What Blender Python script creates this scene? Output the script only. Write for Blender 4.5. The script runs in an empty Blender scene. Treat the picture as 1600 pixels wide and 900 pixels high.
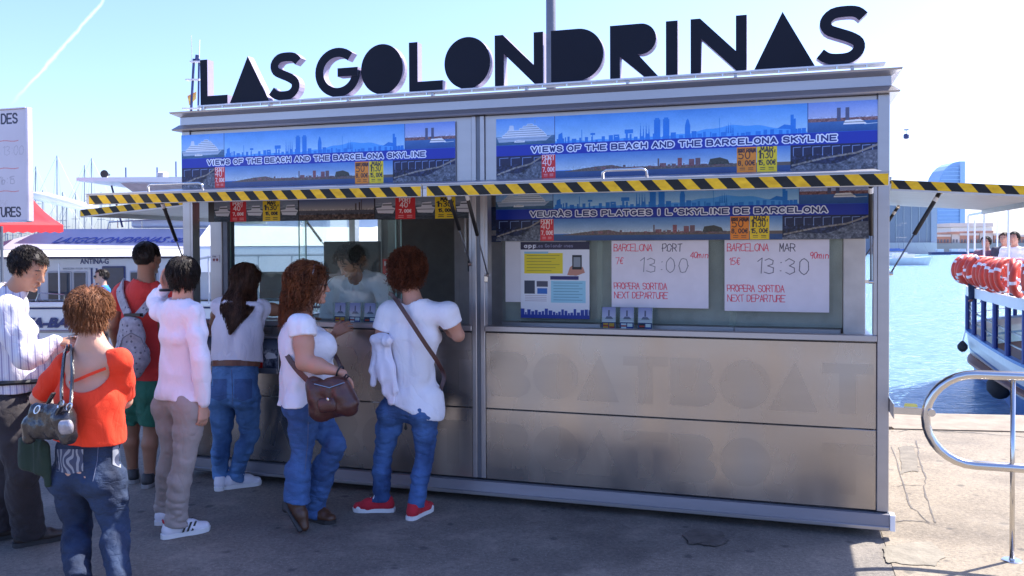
import bpy, bmesh, math, random
import numpy as np
from math import pi, sin, cos, radians
from mathutils import Vector, Matrix
random.seed(5); rng = np.random.default_rng(7)
scene = bpy.context.scene
COL = scene.collection

# ------------------------------------------------------------------ camera
CAMP = dict(f=1350.56, yaw=-0.3088, pitch=-0.0182, roll=-0.0044, x=-0.5482, y=-5.3016, z=1.66, pp=410.82)
def cam_axes():
    yw, pt, rl = CAMP['yaw'], CAMP['pitch'], CAMP['roll']
    w = np.array([sin(yw)*cos(pt), cos(yw)*cos(pt), sin(pt)])
    r = np.array([cos(yw), -sin(yw), 0.0]); u = np.cross(r, w)
    c, s = cos(rl), sin(rl)
    return c*r+s*u, -s*r+c*u, w
AX = cam_axes(); CP = np.array([CAMP['x'], CAMP['y'], CAMP['z']])
cam_data = bpy.data.cameras.new('camera'); cam = bpy.data.objects.new('camera', cam_data); COL.objects.link(cam)
cam_data.sensor_width = 36; cam_data.lens = CAMP['f']/1600*36; cam_data.shift_y = -(450-CAMP['pp'])/1600
cam_data.clip_start = 0.05; cam_data.clip_end = 20000
m = Matrix.Identity(4)
for i in range(3):
    m[i][0] = AX[0][i]; m[i][1] = AX[1][i]; m[i][2] = -AX[2][i]; m[i][3] = CP[i]
cam.matrix_world = m
scene.camera = cam
scene.cycles.transparent_max_bounces = 32

# ------------------------------------------------------------------ projection helpers (photo calibration -> world)
def ray(px, py):
    r, u, w = AX
    return w*CAMP['f'] + r*(px-800) - u*(py-CAMP['pp'])
def atY(px, py, Y):
    d = ray(px, py); return CP + d*((Y-CP[1])/d[1])
def atX(px, py, X):
    d = ray(px, py); return CP + d*((X-CP[0])/d[0])
def atZ(px, py, z=0.0):
    d = ray(px, py); return CP + d*((z-CP[2])/d[2])
def atD(px, py, D):
    return CP + ray(px, py)*(D/CAMP['f'])

# ------------------------------------------------------------------ world, sun, exposure
SUN_AZ = math.atan2(0.73, 0.68)      # from +Y towards +X
SUN_EL = radians(50)
world = bpy.data.worlds.new('World'); scene.world = world; world.use_nodes = True
wn = world.node_tree.nodes; wl = world.node_tree.links
bg = wn['Background']; bg.inputs['Strength'].default_value = 0.14
sky = wn.new('ShaderNodeTexSky'); sky.sky_type = 'NISHITA'; sky.sun_disc = False
sky.sun_elevation = SUN_EL; sky.sun_rotation = SUN_AZ; sky.air_density = 1.0; sky.dust_density = 1.6; sky.ozone_density = 1.0
tint = wn.new('ShaderNodeMix'); tint.data_type = 'RGBA'; tint.blend_type = 'MULTIPLY'; tint.inputs[0].default_value = 1; tint.inputs[7].default_value = (.70, .79, 1.13, 1)
wl.new(sky.outputs[0], tint.inputs[6]); 
# contrail: a thin bright streak fixed in direction, part of the sky
ca, cb = Vector(ray(30, 150)).normalized(), Vector(ray(178, -20)).normalized(); cn = ca.cross(cb).normalized(); cm = (ca+cb).normalized()
geo = wn.new('ShaderNodeNewGeometry'); nz = wn.new('ShaderNodeTexNoise'); nz.inputs['Scale'].default_value = 16; nz.inputs['Detail'].default_value = 5
wl.new(geo.outputs['Incoming'], nz.inputs['Vector'])
def wmath(op, a, b, clamp=False):
    n_ = wn.new('ShaderNodeMath'); n_.operation = op; n_.use_clamp = clamp
    for i_, v_ in enumerate((a, b)):
        if isinstance(v_, (int, float)): n_.inputs[i_].default_value = v_
        else: wl.new(v_, n_.inputs[i_])
    return n_.outputs[0]
def wdot(vec):
    n_ = wn.new('ShaderNodeVectorMath'); n_.operation = 'DOT_PRODUCT'; wl.new(geo.outputs['Incoming'], n_.inputs[0]); n_.inputs[1].default_value = vec; return n_.outputs['Value']
off = wmath('ADD', wdot(cn), wmath('MULTIPLY', wmath('SUBTRACT', nz.outputs['Fac'], .5), .022))
core = wmath('SUBTRACT', 1, wmath('DIVIDE', wmath('ABSOLUTE', off, 0), .0022), True)
along_ = wmath('SUBTRACT', 1, wmath('DIVIDE', wmath('ARCCOSINE', wmath('ABSOLUTE', wdot(cm), 0), 0), .085), True)
fac_ = wmath('MULTIPLY', wmath('MULTIPLY', core, wmath('MULTIPLY', along_, 2.2, True)), .30)
cx = wn.new('ShaderNodeMix'); cx.data_type = 'RGBA'; wl.new(fac_, cx.inputs[0]); wl.new(tint.outputs[2], cx.inputs[6]); cx.inputs[7].default_value = (6.5, 6.7, 7, 1)
wl.new(cx.outputs[2], bg.inputs['Color'])
sun_d = bpy.data.lights.new('sun', 'SUN'); sun_d.energy = 4.8; sun_d.angle = radians(0.53); sun_d.color = (1, 0.95, 0.86)
sun = bpy.data.objects.new('sun', sun_d); COL.objects.link(sun)
sdir = Vector((sin(SUN_AZ)*cos(SUN_EL), cos(SUN_AZ)*cos(SUN_EL), sin(SUN_EL)))
sun.rotation_euler = sdir.to_track_quat('Z', 'Y').to_euler(); sun.location = (8, 8, 12)
vs = scene.view_settings; vs.view_transform = 'Standard'; vs.look = 'None'; vs.gamma = 1; vs.exposure = 1.33
vs.use_curve_mapping = False

# ------------------------------------------------------------------ materials
MATS = {}
def mat(name, col, rough=0.6, metal=0.0, var=0.12, scale=8.0, bump=0.1, bscale=60.0, stretch=(1, 1, 1), spec=0.5, coat=0.0, sss=0.0, col2=None, sheen=0.0, crease=0.0, cscale=9.0, cstretch=(1, 1, .55)):
    if name in MATS: return MATS[name]
    M = bpy.data.materials.new(name); M.use_nodes = True; N = M.node_tree.nodes; L = M.node_tree.links
    b = N['Principled BSDF']
    tc = N.new('ShaderNodeTexCoord'); mp = N.new('ShaderNodeMapping'); mp.inputs['Scale'].default_value = stretch
    L.new(tc.outputs['Object'], mp.inputs['Vector'])
    n1 = N.new('ShaderNodeTexNoise'); n1.inputs['Scale'].default_value = scale; n1.inputs['Detail'].default_value = 5
    L.new(mp.outputs[0], n1.inputs['Vector'])
    cr = N.new('ShaderNodeValToRGB')
    c = np.array(col[:3]); c2 = np.array(col2[:3]) if col2 is not None else c*(1+var)
    lo = c*(1-var)
    cr.color_ramp.elements[0].position = .3; cr.color_ramp.elements[1].position = .7
    cr.color_ramp.elements[0].color = (*lo, 1); cr.color_ramp.elements[1].color = (*np.clip(c2, 0, 1), 1)
    L.new(n1.outputs['Fac'], cr.inputs['Fac']); L.new(cr.outputs[0], b.inputs['Base Color'])
    b.inputs['Roughness'].default_value = rough; b.inputs['Metallic'].default_value = metal
    b.inputs['Specular IOR Level'].default_value = spec; b.inputs['Coat Weight'].default_value = coat
    if sss: b.inputs['Subsurface Weight'].default_value = sss; b.inputs['Subsurface Radius'].default_value = (.01, .004, .002); b.inputs['Subsurface Scale'].default_value = 0.6
    if sheen: b.inputs['Sheen Weight'].default_value = sheen
    if bump:
        n2 = N.new('ShaderNodeTexNoise'); n2.inputs['Scale'].default_value = bscale; n2.inputs['Detail'].default_value = 4
        L.new(mp.outputs[0], n2.inputs['Vector'])
        bp = N.new('ShaderNodeBump'); bp.inputs['Strength'].default_value = bump; bp.inputs['Distance'].default_value = 0.01
        L.new(n2.outputs['Fac'], bp.inputs['Height']); L.new(bp.outputs[0], b.inputs['Normal'])
        if crease:
            m2 = N.new('ShaderNodeMapping'); m2.inputs['Scale'].default_value = cstretch; m2.inputs['Rotation'].default_value = (.3, .5, .2); L.new(tc.outputs['Object'], m2.inputs[0]); last = bp
            for sc_, ds_ in ((cscale, .03), (cscale*2.3, .012)):
                n3 = N.new('ShaderNodeTexNoise'); n3.inputs['Scale'].default_value = sc_; n3.inputs['Detail'].default_value = 2; n3.inputs['Distortion'].default_value = .6; L.new(m2.outputs[0], n3.inputs['Vector'])
                a1 = N.new('ShaderNodeMath'); a1.operation = 'SUBTRACT'; a1.inputs[1].default_value = .5; L.new(n3.outputs['Fac'], a1.inputs[0])
                a2 = N.new('ShaderNodeMath'); a2.operation = 'ABSOLUTE'; L.new(a1.outputs[0], a2.inputs[0])
                a3 = N.new('ShaderNodeMath'); a3.operation = 'POWER'; a3.inputs[1].default_value = .6; L.new(a2.outputs[0], a3.inputs[0])
                b3 = N.new('ShaderNodeBump'); b3.inputs['Strength'].default_value = crease; b3.inputs['Distance'].default_value = ds_; L.new(a3.outputs[0], b3.inputs['Height']); L.new(last.outputs[0], b3.inputs['Normal']); last = b3
            L.new(last.outputs[0], b.inputs['Normal'])
    MATS[name] = M; return M

def glass_mat(name, tint=(0.92, 0.97, 0.95), alpha=0.12, rough=0.03):
    M = bpy.data.materials.new(name); M.use_nodes = True; N = M.node_tree.nodes; L = M.node_tree.links
    N.remove(N['Principled BSDF']); out = N['Material Output']
    tr = N.new('ShaderNodeBsdfTransparent'); tr.inputs[0].default_value = (*tint, 1)
    gl = N.new('ShaderNodeBsdfGlossy'); gl.inputs['Roughness'].default_value = rough; gl.inputs[0].default_value = (1, 1, 1, 1)
    df = N.new('ShaderNodeBsdfDiffuse'); df.inputs[0].default_value = (.6, .7, .66, 1)
    fr = N.new('ShaderNodeFresnel'); fr.inputs['IOR'].default_value = 1.5
    m1 = N.new('ShaderNodeMixShader'); m2 = N.new('ShaderNodeMixShader')
    nz = N.new('ShaderNodeTexNoise'); nz.inputs['Scale'].default_value = 6
    mm = N.new('ShaderNodeMath'); mm.operation = 'MULTIPLY'; mm.inputs[1].default_value = alpha
    L.new(nz.outputs['Fac'], mm.inputs[0]); L.new(mm.outputs[0], m1.inputs[0])
    L.new(tr.outputs[0], m1.inputs[1]); L.new(df.outputs[0], m1.inputs[2])
    fm = N.new('ShaderNodeMath'); fm.operation = 'MULTIPLY'; fm.inputs[1].default_value = .35
    L.new(fr.outputs[0], fm.inputs[0])
    L.new(fm.outputs[0], m2.inputs[0]); L.new(m1.outputs[0], m2.inputs[1]); L.new(gl.outputs[0], m2.inputs[2])
    L.new(m2.outputs[0], out.inputs[0]); MATS[name] = M; return M

def img_mat(name, arr, rough=0.45, spec=0.4, coat=0.0):
    h, w, _ = arr.shape
    im = bpy.data.images.new(name, w, h); im.colorspace_settings.name = 'sRGB'
    px = np.ones((h, w, 4), np.float32); px[..., :3] = np.clip(arr, 0, 1)
    im.pixels.foreach_set(px[::-1].ravel()); im.update(); im.pack()
    M = bpy.data.materials.new(name); M.use_nodes = True; N = M.node_tree.nodes; L = M.node_tree.links
    t = N.new('ShaderNodeTexImage'); t.image = im; t.extension = 'EXTEND'
    uv = N.new('ShaderNodeUVMap'); uv.uv_map = 'UVMap'; L.new(uv.outputs[0], t.inputs[0])
    b = N['Principled BSDF']; L.new(t.outputs[0], b.inputs['Base Color']); b.inputs['Roughness'].default_value = rough
    b.inputs['Specular IOR Level'].default_value = spec; b.inputs['Coat Weight'].default_value = coat
    return M

# ------------------------------------------------------------------ objects, tags
def T(o, label=None, cat=None, group=None, kind=None):
    if label: o['label'] = label
    if cat: o['category'] = cat
    if group: o['group'] = group
    if kind: o['kind'] = kind
    return o
def thing(name, loc, label, cat, group=None):
    o = bpy.data.objects.new(name, None); COL.objects.link(o); o.location = Vector(loc); o.empty_display_size = .1
    return T(o, label, cat, group)
def mesh_obj(name, verts, faces, material, parent=None, smooth=False, uvs=None, world_space=True, kind=None, label=None):
    me = bpy.data.meshes.new(name)
    verts = np.asarray(verts, dtype=float)
    me.from_pydata(verts.tolist() if len(verts) else [], [], [tuple(f) for f in faces]); 
    if material is not None:
        for mm in (material if isinstance(material, list) else [material]): me.materials.append(mm)
    if uvs is not None:
        ul = me.uv_layers.new(name='UVMap'); ul.data.foreach_set('uv', np.asarray(uvs, np.float32).ravel())
    if smooth: me.polygons.foreach_set('use_smooth', [True]*len(me.polygons))
    o = bpy.data.objects.new(name, me); COL.objects.link(o)
    if parent is not None:
        o.parent = parent
        if world_space:
            wm = parent_world(parent); o.matrix_parent_inverse = wm.inverted()
    if kind: o['kind'] = kind
    if label: o['label'] = label
    return o
def parent_world(p):
    mtx = Matrix.LocRotScale(p.location, p.rotation_euler, p.scale)
    if p.parent is not None: mtx = parent_world(p.parent) @ p.matrix_parent_inverse @ mtx
    return mtx
def big_mesh(name, V, F, material, parent=None, smooth=True, kind=None, label=None):
    """fast numpy path for uniform faces (n,3) or (n,4)"""
    V = np.asarray(V, np.float32); F = np.asarray(F, np.int32); k = F.shape[1]
    me = bpy.data.meshes.new(name); me.vertices.add(len(V)); me.vertices.foreach_set('co', V.ravel())
    me.loops.add(F.size); me.loops.foreach_set('vertex_index', F.ravel())
    me.polygons.add(len(F)); me.polygons.foreach_set('loop_start', np.arange(len(F), dtype=np.int32)*k)
    me.polygons.foreach_set('loop_total', np.full(len(F), k, np.int32))
    me.update(calc_edges=True); me.validate()
    if smooth: me.polygons.foreach_set('use_smooth', np.ones(len(me.polygons), bool))
    me.materials.append(material)
    o = bpy.data.objects.new(name, me); COL.objects.link(o)
    if parent is not None: o.parent = parent; o.matrix_parent_inverse = parent_world(parent).inverted()
    if kind: o['kind'] = kind
    if label: o['label'] = label
    return o
def copy_tree(o, parent=None):
    c = o.copy(); COL.objects.link(c); c.parent = parent
    for ch in list(o.children): copy_tree(ch, c)
    return c

class MB:
    def __init__(s): s.v = []; s.f = []; s.m = []
    def add(s, V, F, mi=0):
        n = len(s.v); s.v += [tuple(map(float, x)) for x in V]; s.f += [tuple(i+n for i in f) for f in F]; s.m += [mi]*len(F); return s
    def box(s, x0, x1, y0, y1, z0, z1, mi=0, bev=0.0):
        if bev:
            b = min(bev, abs(x1-x0)*.45, abs(y1-y0)*.45, abs(z1-z0)*.45)
            bm = bmesh.new(); bmesh.ops.create_cube(bm, size=1)
            for v in bm.verts: v.co = Vector(((x0+x1)/2+v.co.x*(x1-x0), (y0+y1)/2+v.co.y*(y1-y0), (z0+z1)/2+v.co.z*(z1-z0)))
            bmesh.ops.bevel(bm, geom=bm.edges[:], offset=b, segments=1, affect='EDGES')
            bm.verts.index_update(); s.add([v.co for v in bm.verts], [[v.index for v in f.verts] for f in bm.faces], mi); bm.free(); return s
        V = [(x, y, z) for z in (z0, z1) for y in (y0, y1) for x in (x0, x1)]
        return s.add(V, [(0, 2, 3, 1), (4, 5, 7, 6), (0, 1, 5, 4), (2, 6, 7, 3), (0, 4, 6, 2), (1, 3, 7, 5)], mi)
    def hexa(s, P, mi=0):   # 8 points: bottom loop 4, top loop 4
        return s.add(P, [(3, 2, 1, 0), (4, 5, 6, 7), (0, 1, 5, 4), (1, 2, 6, 5), (2, 3, 7, 6), (3, 0, 4, 7)], mi)
    def beam(s, a, b, w, h, up=(0, 0, 1), mi=0):
        a = Vector(a); b = Vector(b); d = (b-a).normalized(); up = Vector(up)
        r = d.cross(up)
        if r.length < 1e-4: r = d.cross(Vector((1, 0, 0)))
        r.normalize(); u = r.cross(d)
        P = [a-r*w/2-u*h/2, a+r*w/2-u*h/2, a+r*w/2+u*h/2, a-r*w/2+u*h/2]
        return s.hexa(P+[p+(b-a) for p in P], mi)
    def tube(s, pts, r, n=8, closed=False, mi=0, caps=True):
        pts = [Vector(p) for p in pts]; K = len(pts); rr = r if hasattr(r, '__len__') else [r]*K
        base = []; prev = None
        for i, p in enumerate(pts):
            d = (pts[(i+1) % K]-pts[i-1]) if closed else (pts[min(i+1, K-1)]-pts[max(i-1, 0)])
            d.normalize()
            if prev is None:
                a = d.cross(Vector((0, 0, 1)));
                if a.length < 1e-3: a = d.cross(Vector((1, 0, 0)))
            else: a = prev-d*prev.dot(d)
            a.normalize(); prev = a; b = d.cross(a)
            base += [p+(a*cos(2*pi*j/n)+b*sin(2*pi*j/n))*rr[i] for j in range(n)]
        F = []
        for i in range(K if closed else K-1):
            i2 = (i+1) % K
            for j in range(n):
                j2 = (j+1) % n; F.append((i*n+j, i*n+j2, i2*n+j2, i2*n+j))
        if not closed and caps: F += [tuple(range(n-1, -1, -1)), tuple((K-1)*n+j for j in range(n))]
        return s.add(base, F, mi)
    def prism(s, poly, frame, depth, mi=0):
        """poly 2-D ccw; frame(u,v,w)->point; extruded along w from 0 to depth"""
        n = len(poly); V = [frame(u, v, 0) for u, v in poly]+[frame(u, v, depth) for u, v in poly]
        F = [tuple(range(n-1, -1, -1)), tuple(range(n, 2*n))]+[(i, (i+1) % n, n+(i+1) % n, n+i) for i in range(n)]
        return s.add(V, F, mi)
    def lathe(s, prof, c, axis='z', n=16, mi=0):
        V = []; c = Vector(c)
        for r, h in prof:
            for j in range(n):
                a = 2*pi*j/n
                p = {'z': (r*cos(a), r*sin(a), h), 'y': (r*cos(a), h, r*sin(a)), 'x': (h, r*cos(a), r*sin(a))}[axis]
                V.append(c+Vector(p))
        F = [(i*n+j, i*n+(j+1) % n, (i+1)*n+(j+1) % n, (i+1)*n+j) for i in range(len(prof)-1) for j in range(n)]
        F += [tuple(range(n)), tuple((len(prof)-1)*n+j for j in range(n))]
        return s.add(V, F, mi)
    def torus(s, c, R, r, ax1, ax2, n=20, k=8, mi=0):
        c = Vector(c); a1 = Vector(ax1).normalized(); a2 = Vector(ax2).normalized(); a3 = a1.cross(a2)
        V = []
        for i in range(n):
            t = 2*pi*i/n; d = a1*cos(t)+a2*sin(t)
            for j in range(k):
                q = 2*pi*j/k; V.append(c+d*(R+r*cos(q))+a3*r*sin(q))
        F = [(i*k+j, ((i+1) % n)*k+j, ((i+1) % n)*k+(j+1) % k, i*k+(j+1) % k) for i in range(n) for j in range(k)]
        return s.add(V, F, mi)
    def obj(s, name, material, parent=None, smooth=False, kind=None, label=None, auto=False):
        o = mesh_obj(name, s.v, s.f, material, parent, smooth, kind=kind, label=label)
        if any(s.m): o.data.polygons.foreach_set('material_index', s.m)
        if auto: 
            o.data.polygons.foreach_set('use_smooth', [True]*len(o.data.polygons)); 
            try: o.data.set_sharp_from_angle(angle=radians(38))
            except Exception: pass
        return o
def panel_img(name, p00, p10, p11, p01, thick, material, side_mat, parent=None, label=None, uvr=(0, 0, 1, 1)):
    """thin board whose front face p00(bottom-left) p10 p11 p01 carries the print"""
    P = [Vector(p) for p in (p00, p10, p11, p01)]; n = (P[1]-P[0]).cross(P[3]-P[0]).normalized()
    Q = [p-n*thick for p in P]; V = P+Q
    F = [(0, 1, 2, 3), (7, 6, 5, 4), (0, 4, 5, 1), (1, 5, 6, 2), (2, 6, 7, 3), (3, 7, 4, 0)]
    u0, v0, u1, v1 = uvr; uv = [(u0, v0), (u1, v0), (u1, v1), (u0, v1)]+[(u0, v0)]*20
    o = mesh_obj(name, V, F, [material, side_mat], parent, uvs=uv, label=label)
    o.data.polygons.foreach_set('material_index', [0]+[1]*5)
    return o
def text_mesh(txt, size, frame, depth, bold=0.0, xscale=1.0, spacing=1.0, shear=0.0):
    """returns MB with extruded text, frame(u,v,w)->point"""
    cu = bpy.data.curves.new('txt', 'FONT'); cu.body = txt; cu.size = size; cu.offset = bold; cu.space_character = spacing
    cu.resolution_u = 3; cu.extrude = depth/2; cu.shear = shear
    o = bpy.data.objects.new('txt', cu); COL.objects.link(o)
    dg = bpy.context.evaluated_depsgraph_get(); me = bpy.data.meshes.new_from_object(o.evaluated_get(dg))
    V = [frame(v.co.x*xscale, v.co.y, v.co.z+depth/2) for v in me.vertices]
    F = [tuple(p.vertices) for p in me.polygons]
    W = max([v.co.x for v in me.vertices])*xscale if len(me.vertices) else 0
    bpy.data.objects.remove(o); bpy.data.curves.remove(cu); bpy.data.meshes.remove(me)
    b = MB(); b.add(V, F); b.W = W; return b

# ------------------------------------------------------------------ raster for flat print
class Img:
    def __init__(s, w, h, col=(1, 1, 1)):
        s.w, s.h = w, h; s.a = np.ones((h, w, 3), np.float32)*np.array(col, np.float32)
        s.Y, s.X = np.mgrid[0:h, 0:w].astype(np.float32)
    def rect(s, x0, y0, x1, y1, c, al=1.0):
        x0, y0, x1, y1 = [int(round(v)) for v in (x0, y0, x1, y1)]
        x0 = max(x0, 0); y0 = max(y0, 0)
        s.a[y0:y1, x0:x1] = s.a[y0:y1, x0:x1]*(1-al)+np.array(c)*al
    def grad(s, x0, y0, x1, y1, c0, c1):
        x0, y0, x1, y1 = [int(round(v)) for v in (x0, y0, x1, y1)]
        t = np.linspace(0, 1, max(y1-y0, 1))[:, None, None]
        s.a[y0:y1, x0:x1] = np.array(c0)*(1-t)+np.array(c1)*t
    def poly(s, P, c, al=1.0):
        P = np.array(P, float); x0, y0 = np.floor(P.min(0)).astype(int); x1, y1 = np.ceil(P.max(0)).astype(int)+1
        x0 = max(x0, 0); y0 = max(y0, 0); x1 = min(x1, s.w); y1 = min(y1, s.h)
        if x1 <= x0 or y1 <= y0: return
        X = s.X[y0:y1, x0:x1]+.5; Y = s.Y[y0:y1, x0:x1]+.5; ins = np.zeros(X.shape, bool)
        for i in range(len(P)):
            (xa, ya), (xb, yb) = P[i-1], P[i]
            if ya == yb: continue
            ins ^= ((ya > Y) != (yb > Y)) & (X < (xb-xa)*(Y-ya)/(yb-ya)+xa)
        sub = s.a[y0:y1, x0:x1]; sub[ins] = sub[ins]*(1-al)+np.array(c)*al
    def ell(s, cx, cy, rx, ry, c, al=1.0):
        t = np.linspace(0, 2*pi, 28, endpoint=False); s.poly(np.stack([cx+rx*np.cos(t), cy+ry*np.sin(t)], 1), c, al)
    def line(s, pts, w, c, al=1.0):
        pts = np.array(pts, float)
        for i in range(len(pts)-1 if len(pts) > 1 else 1):
            a = pts[i]; b = pts[min(i+1, len(pts)-1)]
            x0, y0 = np.floor(np.minimum(a, b)-w-1).astype(int); x1, y1 = np.ceil(np.maximum(a, b)+w+1).astype(int)
            x0 = max(x0, 0); y0 = max(y0, 0); x1 = min(x1, s.w); y1 = min(y1, s.h)
            if x1 <= x0 or y1 <= y0: continue
            X = s.X[y0:y1, x0:x1]+.5; Y = s.Y[y0:y1, x0:x1]+.5; d = b-a; L = d@d+1e-9
            t = np.clip(((X-a[0])*d[0]+(Y-a[1])*d[1])/L, 0, 1)
            dd = np.hypot(X-a[0]-t*d[0], Y-a[1]-t*d[1]); m_ = np.clip(w/2+.5-dd, 0, 1)[..., None]*al
            s.a[y0:y1, x0:x1] = s.a[y0:y1, x0:x1]*(1-m_)+np.array(c)*m_
    def noise(s, x0, y0, x1, y1, amp, sc, seed=1, aniso=1.0):
        x0, y0, x1, y1 = [int(round(v)) for v in (x0, y0, x1, y1)]
        g = np.random.default_rng(seed); H = y1-y0; W = x1-x0
        if H <= 0 or W <= 0: return
        tot = np.zeros((H, W))
        for o_ in range(3):
            s_ = sc/2**o_; gh = int(H/s_)+3; gw = int(W/(s_*aniso))+3; G = g.normal(0, 1, (gh, gw))
            yy = np.arange(H)/s_; xx = np.arange(W)/(s_*aniso); yi = yy.astype(int); xi = xx.astype(int); fy = (yy-yi)[:, None]; fx = (xx-xi)[None]
            tot += (G[yi][:, xi]*(1-fy)*(1-fx)+G[yi+1][:, xi]*fy*(1-fx)+G[yi][:, xi+1]*(1-fy)*fx+G[yi+1][:, xi+1]*fy*fx)/1.6**o_
        s.a[y0:y1, x0:x1] = np.clip(s.a[y0:y1, x0:x1]+amp*tot[..., None], 0, 1)
    def text(s, txt, x, y, h, w, c, cw=0.7, jit=0.0, al=1.0, slant=0.0, gap=0.3, seed=0):
        """stroke text: x left, y baseline, h cap height, w stroke width"""
        g = random.Random(seed)
        for ch in txt:
            st = FONT.get(ch, None); adv = (0.45 if ch in "I1'.:!" else 1.0)
            if st is None: x += h*cw*.8; continue
            for pl in st:
                P = [(x+(px_*adv if ch in "I" else px_)*h*cw+slant*py_*h+g.gauss(0, jit)*h, y-py_*h+g.gauss(0, jit)*h) for px_, py_ in pl]
                s.line(P, w, c, al)
            x += h*(cw*adv+gap*cw)
        return x
    def textw(s, txt, cw=0.7, h=1.0, gap=.3):
        return sum((h*cw*.8 if ch == ' ' else h*(cw*(0.45 if ch in "I1'.:!" else 1)+gap*cw)) for ch in txt)
def arc(cx, cy, rx, ry, a0, a1, n=8):
    return [(cx+rx*cos(radians(a0+(a1-a0)*i/n)), cy+ry*sin(radians(a0+(a1-a0)*i/n))) for i in range(n+1)]
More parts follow.
